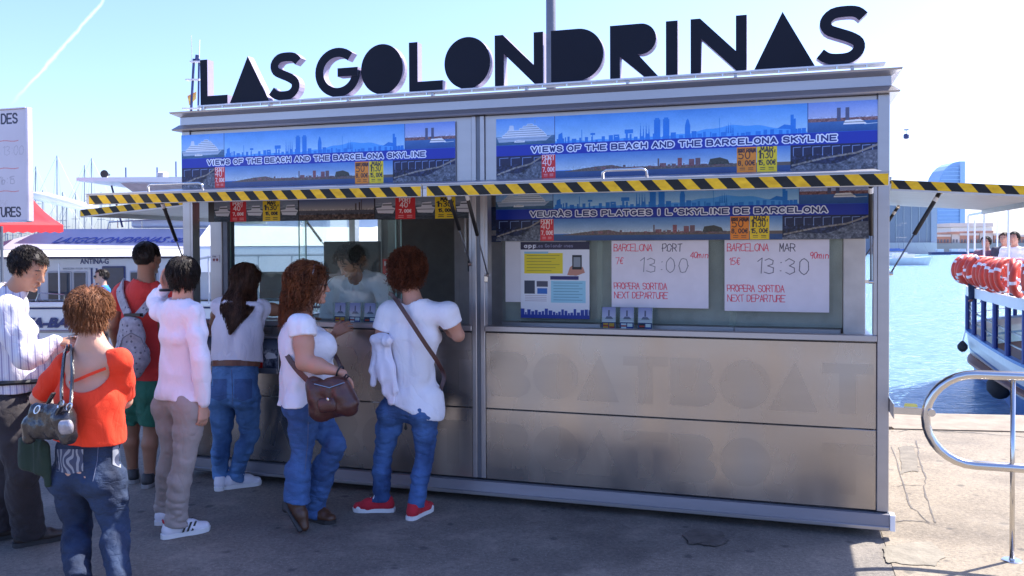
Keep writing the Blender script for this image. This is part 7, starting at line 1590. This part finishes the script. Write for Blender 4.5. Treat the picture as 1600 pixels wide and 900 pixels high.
# ---- 3 woman with long dark hair leaning on the counter -------------------------------------------------------
def w_long():
    J = JJ(-.30, dict(head=(384, 438, .20), neck=(379, 472, .13), shL=(343, 479, .06), shR=(405, 481, .10), elR=(446, 486, .27), wrR=(470, 497, .44), elL=(336, 505, .30), wrL=(360, 500, .48),
        hipL=(347, 612, -.02), hipR=(385, 612, -.02), knL=(347, 688, .02), knR=(390, 680, .06), face=(.15, .95, -.2), hdR=(1, .4, -.05), hdL=(.5, 1, 0)))
    feet(J, 'L', 345, 763, 352, 751); feet(J, 'R', 368, 762, 404, 757)
    t = thing('person', (J['anL']+J['anR'])/2*A3(1, 1, 0), 'woman with very long dark hair and tan belt leaning on the counter, white trainers', 'person', 'people queueing at the kiosk')
    o = body(J, female=True, leg=1.08, w=(.175, .13, .14)); fobj('body', o.S, SK3, t, .006)
    top = shirt(o, J, C_whitegrey, t, 'none', hem=.20, d=.014, neck=.085, name='sleeveless_top')
    jn = trousers(o, J, D3, t, d=.003, waist=.20, name='jeans', noise=folds(.0025, 12, .002, 34, 1.6)); belt(o, Bt, t, .188, .016, .019, a0=.158); pocket(jn, 330, 354, 592, 622, DK); pocket(jn, 366, 394, 592, 622, DK); seam(jn, [(362, 578), (363, 606), (364, 632)], SEAM)
    for q_ in 'LR': shoe(J, q_, t, S_white, S_sole, L=.25, laces=S_white)
    hr = flow_hair('hair', o, H_brown, t, 1500, .09, 7, (.0024, .0010), grav=.6, seed=8, lift=.018, jitter=.15, minu=-.06, capd=.014, cap_low=-.085, flow=lambda X, V: -o.F*.6-o.U*.5+nrm3(X-o.P(0, 0, 0))*.4)
    draped_hair('long_hair', [(411, 386, 9), (422, 384, 15), (438, 382, 18), (454, 378, 21), (468, 374, 25), (482, 370, 25), (496, 367, 21), (510, 363, 15), (524, 359, 8)], [hr, top, t.children[0]], H_brown, hr)
w_long()

# ---- 4 boy in white long sleeved shirt ---------------------------------------------------------------------------
def boy():
    J = JJ(-1.12, dict(head=(286, 431, .0), neck=(285, 470), shL=(254, 486, .05), shR=(303, 488, -.05), elR=(313, 560, -.08), wrR=(316, 632, -.05), elL=(242, 470, .26), wrL=(259, 450, .12), hipL=(264, 626, .04), hipR=(298, 628, -.03),
        knL=(269, 702, .06), knR=(288, 718, -.06), face=(-.45, .9, 0), hdR=(.05, .02, -1), pnR=(-1, .2, 0), thR=(.2, 1, 0), hdL=(.05, -.1, 1), pnL=(1, .1, 0), thL=(0, -1, 0)))
    feet(J, 'L', 257, 815, 270, 806); feet(J, 'R', 275, 838, 322, 829)
    t = thing('person', (J['anL']+J['anR'])/2*A3(1, 1, 0), 'boy in white long sleeves, beige trousers and striped trainers, hand raised to head', 'person', 'people queueing at the kiosk')
    o = body(J, s=.95, w=(.130, .112, .125), long_arm=True); fobj('body', o.S, SK2, t, .006)
    shirt(o, J, C_white, t, 'long', hem=.02, d=.015, neck=.075, sl_d=.010, flare=.010, noise=folds(.008, 7, .004, 20, .7))
    trousers(o, J, C_chino, t, d=.013, bum=.008, waist=.06, name='trousers', noise=folds(.005, 13, .003, 34, 1.8, zones=[(J['anL'], .12), (J['anR'], .12)]))
    for q_ in 'LR': 
        s_ = shoe(J, q_, t, S_white, S_sole, L=.265, laces=S_white, stripes=Bk)
    d = nrm(J['toeR']-J['anR']); MB().beam(J['anR']-d*.075+A3(0, 0, .0), J['anR']-d*.072+A3(0, 0, -.018), .03, .006).obj('heel_tab', S_red, t)
    flow_hair('hair', o, H_dark, t, 1800, .055, 6, (.0026, .0010), grav=.3, seed=9, lift=.013, minu=-.06, capd=.012, cap_low=-.062, jitter=.16, flow=lambda X, V: (nrm3(X-o.P(-.03, 0, .06))*.8-o.U*.7)+.25*np.stack([vnoise(X[:, 0]*40, X[:, 1]*40, X[:, 2]*40)]*3, 1))
    MB().torus(J['wrL']+A3(0, 0, -.012), .031, .009, (1, 0, 0), (0, 1, 0), 14, 6).obj('watch', BK, t)
boy()

# ---- 5 man in coral T-shirt with backpack --------------------------------------------------------------------------
def redman():
    J = JJ(-.33, dict(head=(230, 402), neck=(229, 440), shL=(193, 456), shR=(263, 456), elL=(177, 508, .0), wrL=(184, 548, .2), elR=(268, 512, .02), wrR=(262, 548, .22), hipL=(210, 602), hipR=(242, 602), knL=(206, 668, .02), knR=(237, 670, .02), face=(.02, 1, -.03)))
    feet(J, 'L', 208, 752, 202, 741); feet(J, 'R', 234, 759, 252, 748)
    t = thing('person', (J['anL']+J['anR'])/2*A3(1, 1, 0), 'man in coral T-shirt and green shorts wearing a grey backpack, seen from behind', 'person', 'people queueing at the kiosk')
    o = body(J, w=(.155, .15, .17), long_leg=False); fobj('body', o.S, SK3, t, .006)
    shirt(o, J, C_coral, t, 'tee', hem=-.04, d=.016, neck=.08, name='t_shirt', extra=[seg(J['shL'], lerp(J['shL'], J['elL'], .45), .064, .068, k=.03), seg(J['shR'], lerp(J['shR'], J['elR'], .45), .064, .068, k=.03)])
    trousers(o, J, C_green, t, d=.028, waist=.05, length=.80, name='shorts')
    for q_ in 'LR': shoe(J, q_, t, S_dark, mat('sole_grey', (.25, .24, .24), rough=.6), L=.26)
    flow_hair('hair', o, H_dark, t, 1300, .018, 4, (.0022, .0010), grav=.2, seed=12, lift=.005, minu=-.055, capd=.005, cap_low=-.055, jitter=.3)
    bp = thing('backpack', atY(205, 545, -.55), 'pale grey speckled backpack with rounded bottom on the man in coral', 'backpack')
    yb = -.55; C = lambda x, y, dy=0: atY(x, y, yb+dy)
    im_m = mat('backpack_cloth', (.30, .28, .33), rough=.85, var=.15, scale=30, bump=.4, bscale=200, col2=(.42, .40, .45))
    # speckle print
    N = im_m.node_tree.nodes; L = im_m.node_tree.links; v = N.new('ShaderNodeTexVoronoi'); v.inputs['Scale'].default_value = 28; v.inputs['Randomness'].default_value = .35; tc = N.new('ShaderNodeTexCoord'); L.new(tc.outputs['Object'], v.inputs['Vector'])
    r_ = N.new('ShaderNodeValToRGB'); r_.color_ramp.elements[0].position = .20; r_.color_ramp.elements[0].color = (.35, .35, .4, 1); r_.color_ramp.elements[1].position = .26; r_.color_ramp.elements[1].color = (1, 1, 1, 1); L.new(v.outputs['Distance'], r_.inputs[0])
    mx = N.new('ShaderNodeMix'); mx.data_type = 'RGBA'; mx.blend_type = 'MULTIPLY'; mx.inputs[0].default_value = 1; b_ = N['Principled BSDF']; src = b_.inputs['Base Color'].links[0].from_socket; L.new(src, mx.inputs[6]); L.new(r_.outputs[0], mx.inputs[7]); L.new(mx.outputs[2], b_.inputs['Base Color'])
    S = [seg(C(204, 505), C(205, 560), .085, .125, .55, .6, (1, 0, 0), .05), seg(C(205, 560), C(207, 580), .125, .085, .6, .6, (1, 0, 0), .06)]
    m_ = fobj('bag_body', S, im_m, bp, .007, None, folds(.004, 11, .001, 30)); 
    MB().tube([C(186, 545, -.07), C(192, 528, -.075), C(205, 520, -.078), C(220, 528, -.075), C(228, 545, -.07)], .004, 5).obj('pocket_seam', mat('seam_grey', (.16, .15, .18), rough=.8), m_)
    ys = -.47
    strap('strap', [atY(201, 493, -.52), atY(194, 478, -.475), atY(188, 460, -.435), atY(188, 447, -.39), atY(191, 440, -.33)], .062, .012, im_m, bp); strap('strap', [atY(217, 493, -.52), atY(230, 478, -.475), atY(243, 462, -.44), atY(254, 449, -.39), atY(255, 442, -.33)], .062, .012, im_m, bp)
    MB().beam(C(196, 492, -.0), C(221, 492, -.0), .03, .02).obj('top_band', Bk, bp)
redman()

# ---- 6 woman in orange red top --------------------------------------------------------------------------------------
def w_orange():
    J = JJ(-1.85, dict(head=(141, 489, .0), neck=(143, 545), shL=(103, 568), shR=(187, 563), elL=(60, 622, -.02), wrL=(78, 606, .22), elR=(194, 626, .10), wrR=(165, 612, .30), hipL=(110, 738), hipR=(164, 738), knL=(121, 822, .02), knR=(182, 824, .03), face=(-.32, .94, -.08)))
    feet(J, 'L', 122, 932, 118, 910); feet(J, 'R', 186, 934, 194, 912)
    t = thing('person', (J['anL']+J['anR'])/2*A3(1, 1, 0), 'woman with short auburn hair in a low backed orange red top and dark jeans', 'person', 'people queueing at the kiosk')
    o = body(J, female=True, arm=1.0, leg=1.1, w=(.178, .155, .158), back_bare=True)
    for g_ in ('shL', 'shR'): o.S.append(seg(lerp(J['neck'], J[g_], .6), J['neck']+o.up*.035, .040, .050, k=.04))
    fobj('body', o.S, SK2, t, .006)
    # low scoop back with a strap across
    c0 = o.sh-o.fw*.13-o.up*.0
    def scoop(x, y, z):
        dx, dy, dz = x-c0[0], y-c0[1], z-c0[2]; r_ = dx*o.rt[0]+dy*o.rt[1]+dz*o.rt[2]; u = dx*o.up[0]+dy*o.up[1]+dz*o.up[2]; f = dx*o.fw[0]+dy*o.fw[1]+dz*o.fw[2]
        return (1-np.sqrt((r_/.158)**2+(u/.135)**2+(f/.20)**2))*.10
    shirt(o, J, C_org, t, 'elbow', hem=.165, d=.012, sl_d=.010, neck=.115, cutf=scoop, name='top', noise=folds(.0035, 8, .002, 22, .8))
    strap('back_strap', [o.sh-o.rt*.02-o.fw*.120-o.up*.085, o.sh+o.rt*.03-o.fw*.118-o.up*.072, o.sh+o.rt*.09-o.fw*.100-o.up*.050, o.sh+o.rt*.145-o.fw*.066-o.up*.03], .014, .005, C_org, t, nrmv=-o.fw)
    jn = trousers(o, J, D2, t, d=.007, waist=.195, name='jeans', noise=folds(.003, 11, .0025, 30, 1.3))
    # embroidered back pockets
    pm = mat('pocket_embroidery', (.10, .11, .16), rough=.8, var=.1, bump=0); N = pm.node_tree.nodes; L = pm.node_tree.links; wv = N.new('ShaderNodeTexWave'); wv.inputs['Scale'].default_value = 9; wv.inputs['Distortion'].default_value = 11; wv.inputs['Detail'].default_value = 1; tc = N.new('ShaderNodeTexCoord'); L.new(tc.outputs['Object'], wv.inputs['Vector'])
    rr = N.new('ShaderNodeValToRGB'); rr.color_ramp.elements[0].position = .55; rr.color_ramp.elements[0].color = (.05, .06, .11, 1); rr.color_ramp.elements[1].position = .62; rr.color_ramp.elements[1].color = (.26, .27, .32, 1); L.new(wv.outputs['Fac'], rr.inputs[0]); L.new(rr.outputs[0], N['Principled BSDF'].inputs['Base Color'])
    pocket(jn, 88, 130, 702, 736, pm); pocket(jn, 176, 202, 694, 726, pm); seam(jn, [(154, 690), (152, 720), (145, 752)], SEAM)
    for q_ in 'LR': shoe(J, q_, t, S_dark, S_dark, L=.25)
    flow_hair('hair', o, H_org, t, 3600, .050, 7, (.0017, .0008), grav=.15, seed=15, lift=.026, minu=-.075, capd=.020, cap_low=-.082, jitter=.13, flow=lambda X, V: nrm3(X-o.P(-.03, 0, .07))*.8-o.U*.5+.35*np.stack([vnoise(X[:, 0]*28, X[:, 1]*28, X[:, 2]*28), vnoise(X[:, 1]*28, X[:, 0]*28, X[:, 2]*28), 0*X[:, 0]], 1))
    gold = mat('gold', (.8, .5, .12), rough=.2, metal=1, bump=0)
    for g in (-1, 1): MB().torus(o.P(-.0, g*.083, -.052), .012, .0025, o.F, o.U, 14, 6).obj('earring', gold, t)
    # black handbag on the left shoulder, straps over the shoulder
    bg = thing('handbag', atY(85, 655, -2.08), 'glossy black leather handbag with silver rings hanging from the shoulder of the orange top', 'bag')
    C = lambda x, y, Y=-2.06: atY(x, y, Y)
    S = [seg(C(58, 668), C(103, 668), .058, .062, .75, .75, (0, 0, 1), .05), seg(C(56, 640), C(100, 645), .035, .045, 1, 1, None, .05), seg(C(46, 660), C(44, 685), .035, .03, k=.04), seg(C(100, 655, -2.09), C(106, 680, -2.09), .055, .045, k=.03)]
    b_ = fobj('bag_body', S, L_black, bg, .006, None, lambda x, y, z: .006*np.abs(vnoise(x*22, y*22, z*14))+.003*vnoise(x*40, y*40, z*40))
    fobj('front_pocket', [seg(C(97, 668, -2.14), C(109, 667, -2.14), .034, .034, .5, .5, (0, 0, 1), .01)], mat('silvery_leather', (.32, .30, .33), rough=.22, metal=.3, var=.3, scale=25, bump=.3), bg, .005)
    strap('strap', [C(97, 636, -2.08), atY(96, 610, -2.02), atY(98, 580, -1.97), atY(101, 552, -1.92), atY(105, 541, -1.86), atY(106, 552, -1.76)], .016, .008, L_black, bg); strap('strap', [C(110, 640, -2.1), atY(112, 610, -2.03), atY(113, 580, -1.99), atY(112, 552, -1.93), atY(110, 540, -1.86), atY(110, 552, -1.76)], .016, .008, L_black, bg)
    for x, y in ((95, 632), (108, 636), (58, 640)): MB().torus(C(x, y, -2.10), .018, .0035, (1, 0, .3), (0, .3, 1), 16, 6).obj('ring', M_steel, bg)
    for x, y in ((75, 630), (88, 650)): MB().beam(C(x, y, -2.12), C(x+9, y-16, -2.12), .022, .008).obj('strap_end', L_black, bg)
    jk = thing('jacket', atY(60, 720, -1.98), 'dark green jacket hanging down below the black handbag', 'jacket')
    S = [seg(C(42, 690, -1.98), C(40, 728, -1.98), .05, .045, .5, .5, (1, 0, 0), .03), seg(C(60, 692, -1.98), C(62, 735, -1.98), .045, .05, .5, .45, (1, 0, 0), .03), seg(C(68, 700, -1.98), C(75, 758, -1.98), .03, .018, .6, .6, (1, 0, 0), .03)]
    fobj('cloth', S, cloth('dark_green_cloth', (.012, .03, .018), var=.2), jk, .006, None, lambda x, y, z: .007*np.abs(vnoise(x*24, y*24, z*7))-.002)
w_orange()

# ---- 7 man in striped shirt with phone --------------------------------------------------------------------------------
def striped():
    J = JJ(-1.60, dict(head=(43, 417, .03), neck=(18, 456, .03), shR=(14, 484, -.17), shL=(18, 478, .20), elR=(38, 560, -.20), wrR=(88, 536, -.06), elL=(52, 558, .22), wrL=(96, 540, .10), hipR=(14, 636, -.09), hipL=(18, 634, .10),
        knR=(36, 738, -.09), knL=(10, 738, .10), face=(.86, .12, -.42), hup=(.42, 0, .9), hdR=(1, .15, .12), pnR=(.0, .3, -1), thR=(.3, .8, .4), hdL=(1, -.2, .1), pnL=(0, 0, 1), thL=(0, -1, .2)))
    feet(J, 'R', 46, 851, 94, 842); feet(J, 'L', -2, 843, 30, 838)
    t = thing('person', (J['anL']+J['anR'])/2*A3(1, 1, 0), 'man in pale striped shirt and black trousers looking down at his phone', 'person', 'people queueing at the kiosk')
    o = body(J, w=(.165, .165, .17), long_arm=True); fobj('body', o.S, SK1, t, .006)
    M = cloth('striped_shirt', (.62, .60, .68), var=.02); N = M.node_tree.nodes; L = M.node_tree.links; tc = N.new('ShaderNodeTexCoord'); mp = N.new('ShaderNodeMapping'); mp.inputs['Scale'].default_value = (22, 22, 1.2); L.new(tc.outputs['Object'], mp.inputs[0])
    wv = N.new('ShaderNodeTexWave'); wv.wave_type = 'BANDS'; wv.bands_direction = 'DIAGONAL'; wv.inputs['Scale'].default_value = .6; wv.inputs['Distortion'].default_value = 1.2; wv.inputs['Detail'].default_value = 0; L.new(mp.outputs[0], wv.inputs[0])
    rr = N.new('ShaderNodeValToRGB'); e = rr.color_ramp.elements; e[0].position = .03; e[0].color = (.30, .28, .42, 1); e[1].position = .16; e[1].color = (.64, .62, .69, 1); e.new(.62).color = (.60, .58, .66, 1); e.new(.72).color = (.40, .38, .50, 1); e.new(.82).color = (.66, .64, .70, 1)
    L.new(wv.outputs['Fac'], rr.inputs[0]); L.new(rr.outputs[0], N['Principled BSDF'].inputs['Base Color'])
    ex = [ball(o.hp+o.up*.18+o.fw*.04, .145, k=.07), seg(J['neck']-o.up*.02-A3(.03, 0, 0), J['neck']+A3(.04, 0, .0), .068, .06, k=.03)]
    shirt(o, J, M, t, 'long', hem=.09, d=.026, sl_d=.024, neck=.062, extra=ex, noise=folds(.009, 7, .004, 20, .7), name='shirt')
    shp = [o.hp+o.up*.13+o.rh*.205*cos(a)+o.fh*.185*sin(a)+o.fh*.03 for a in np.linspace(0, 2*pi, 33)[:-1]]
    MB().tube(shp, .014, 6, closed=True).obj('waist_strap', BK, t)
    trousers(o, J, C_black, t, d=.026, waist=.12, boot=.012)
    for q_ in 'LR': shoe(J, q_, t, mat('dark_brown_shoe', (.035, .022, .018), rough=.5, var=.2), S_dark, L=.275, laces=mat('lace_brown', (.12, .09, .07), rough=.7))
    flow_hair('hair', o, H_dark, t, 1800, .034, 5, (.0024, .0010), grav=.1, seed=19, lift=.009, minu=-.055, capd=.009, cap_low=-.058, jitter=.16, cap_front=.05, flow=lambda X, V: o.F*.5-o.U*.25+.2*nrm3(X-o.P(0, 0, 0)))
    eyes(o, t)
    ph = thing('mobile_phone', J['wrR']+A3(.16, .06, 0), 'thin dark mobile phone held by the man in the striped shirt', 'phone')
    c = J['wrR']+nrm(A3(1, .15, .12))*.125+A3(0, .02, .022); MB().beam(c-A3(.06, -.01, -.0), c+A3(.055, .01, .015), .065, .009, up=(-.1, 0, 1)).obj('case', M_aludark, ph); MB().beam(c-A3(.055, -.01, -.0055), c+A3(.05, .01, .0205), .058, .002, up=(-.1, 0, 1)).obj('screen', mat('phone_screen', (.02, .03, .05), rough=.1, bump=0), ph)
striped()

# ---- 8 clerk behind the glass ---------------------------------------------------------------------------------------------
def clerk():
    J = JJ(.66, dict(head=(547, 408, -.16), neck=(560, 436, .02), shR=(524, 446, -.02), shL=(594, 440, .06), elR=(512, 500, -.15), wrR=(530, 512, -.32), elL=(610, 500, -.05), wrL=(575, 514, -.32), face=(-.30, -.72, -.62), hup=(-.25, -.5, .85), hdR=(.3, -1, 0), hdL=(-.4, -1, 0), pnL=(0, 0, -1), pnR=(0, 0, -1)))
    J['hipR'] = A3(-4.0, .84, .92); J['hipL'] = A3(-3.78, .84, .92); J['knR'] = A3(-4.0, .82, .5); J['knL'] = A3(-3.78, .82, .5)
    for q_, x in (('R', -4.0), ('L', -3.78)): J['an'+q_] = A3(x, .9, .245); J['toe'+q_] = A3(x, .7, .19)
    t = thing('person', (-3.92, 1.16, .16), 'dark haired clerk in white shirt bent over behind the glass', 'person')
    o = body(J, w=(.16, .15, .165), long_arm=True); fobj('body', o.S, SK1, t, .007)
    ex = [seg(J['neck']-o.rt*.04-o.fw*.0, J['neck']+o.rt*.04, .062, .062, k=.03)]
    shirt(o, J, C_white2, t, 'long', hem=-.02, d=.02, sl_d=.018, neck=.055, extra=ex, h=.009); trousers(o, J, C_black, t, d=.02, waist=.05, h=.009)
    mb = MB(); nk = J['neck']
    for g in (-1, 1): mb.hexa([nk+o.rt*g*.02+o.fw*.08+A3(0, 0, .02), nk+o.rt*g*.075+o.fw*.05+A3(0, 0, .02), nk+o.rt*g*.07+o.fw*.05-A3(0, 0, .04), nk+o.rt*g*.03+o.fw*.09-A3(0, 0, .05)]+[p+o.fw*.008 for p in (nk+o.rt*g*.02+o.fw*.08+A3(0, 0, .02), nk+o.rt*g*.075+o.fw*.05+A3(0, 0, .02), nk+o.rt*g*.07+o.fw*.05-A3(0, 0, .04), nk+o.rt*g*.03+o.fw*.09-A3(0, 0, .05))])
    mb.obj('collar', C_white2, t, kind='stuff')
    for q_ in 'LR': shoe(J, q_, t, S_dark, S_dark, z=.16, L=.26)
    flow_hair('hair', o, H_dark, t, 1100, .06, 6, (.0034, .0016), grav=.25, curl=.006, curl_f=100, seed=21, lift=.02, minu=-.045, capd=.014, cap_low=-.05, jitter=.6); eyes(o, t)
clerk()

# ---- far people -------------------------------------------------------------------------------------------------------------
pn_ = MB(); P = [bl(-4, -1.7, 0), bl(4.5, -1.7, 0), bl(4.5, -.25, 0), bl(-4, -.25, 0)]
pontoon = thing('pontoon', bl(0, -1, -1.3), 'grey floating pontoon along the side of the big white boat', 'pontoon')
for k_ in range(28):
    u = -4+k_*.3; MB().hexa([bl(u+.004, -1.7, -.47), bl(u+.296, -1.7, -.47), bl(u+.296, -.25, -.47), bl(u+.004, -.25, -.47)]+[bl(u+.004, -1.7, -.43), bl(u+.296, -1.7, -.43), bl(u+.296, -.25, -.43), bl(u+.004, -.25, -.43)]).obj('plank', mat('pontoon_plank', (.30, .28, .27), rough=.85, var=.15), pontoon)
MB().hexa([bl(-4, -1.65, -1.5), bl(4.4, -1.65, -1.5), bl(4.4, -.3, -1.5), bl(-4, -.3, -1.5)]+[bl(-4, -1.65, -.471), bl(4.4, -1.65, -.471), bl(4.4, -.3, -.471), bl(-4, -.3, -.471)]).obj('float', M_greyp, pontoon)
def stand_person(lab, base, facing, H, m_top, m_leg, sk, hr, h=.011, group=None, bend=None, seated=False, glasses=False):
    F_ = nrm(facing); R_ = np.cross(F_, A3(0, 0, 1)); U_ = A3(0, 0, 1); s = H/1.75; B = np.asarray(base, float); p = lambda f, r, u: B+(F_*f+R_*r+U_*u)*s
    if not seated: J = dict(head=p(.02, 0, 1.63), neck=p(0, 0, 1.47), shR=p(0, .18, 1.42), shL=p(0, -.18, 1.42), elR=p(-.02, .24, 1.13), elL=p(-.02, -.24, 1.13), wrR=p(.15, .16, .98), wrL=p(.12, -.2, .9), hipR=p(0, .09, .92), hipL=p(0, -.09, .92), knR=p(.03, .1, .5), knL=p(.03, -.1, .5), anR=p(0, .1, .085), anL=p(0, -.1, .085), toeR=p(.17, .12, .03), toeL=p(.17, -.12, .03), face=F_)
    else: J = dict(head=p(.02, 0, .92), neck=p(0, 0, .76), shR=p(0, .17, .71), shL=p(0, -.17, .71), elR=p(.05, .23, .44), elL=p(.05, -.23, .44), wrR=p(.27, .15, .45), wrL=p(.27, -.15, .45), hipR=p(0, .09, .22), hipL=p(0, -.09, .22), knR=p(.42, .1, .25), knL=p(.42, -.1, .25), anR=p(.42, .1, -.15), anL=p(.42, -.1, -.15), toeR=p(.6, .1, -.2), toeL=p(.6, -.1, -.2), face=F_)
    t = thing('person', B, lab, 'person', group); o = body(J, s=s, w=(.155*s, .15*s, .165*s)); fobj('body', o.S, sk, t, h)
    shirt(o, J, m_top, t, 'tee', hem=-.02, d=.018, neck=.07, h=h, name='shirt'); trousers(o, J, m_leg, t, d=.018, h=h)
    if not seated:
        for q_ in 'LR': shoe(J, q_, t, S_dark, S_dark, z=B[2], L=.26)
    flow_hair('hair', o, hr, t, 500, .04, 5, (.005, .002), seed=30, lift=.012, capd=.012); eyes(o, t)
    if glasses:
        for g in (-1, 1): MB().lathe([(.004, -.002), (.019, 0), (.004, .002)], o.P(.104, g*.031, -.002), 'y', 10).obj('glasses_lens', BK, t)
    return J, o
b = atD(161, 440, 14.3); b[2] = -.43
stand_person('man in bright blue polo shirt and glasses standing by the side of the white boat', b, A3(-.55, -.8, 0), 1.76, cloth('blue_polo', (.02, .20, .70), var=.05), C_black, SK2, H_dark, glasses=True)
for lab, px, D, hz, m_, hr, hs in (('dark haired passenger with long hair, leftmost on the upper deck of the boat', 1541, 16.2, 1.60, cloth('plum_top', (.20, .10, .14)), H_dark, 1), ('passenger in dark top in the middle on the upper deck of the boat', 1570, 15.9, 1.66, cloth('dark_top', (.06, .06, .09)), H_brown, 1), ('passenger in white T-shirt at the right on the upper deck of the boat', 1585, 14.9, 1.66, C_white2, H_dark, 1)):
    b = atD(px, 400, D); b[2] = hz-.78; stand_person(lab, b, A3(-.5, -.85, 0), 1.7, m_, D2, SK4, hr, seated=True, group='passengers on the upper deck')
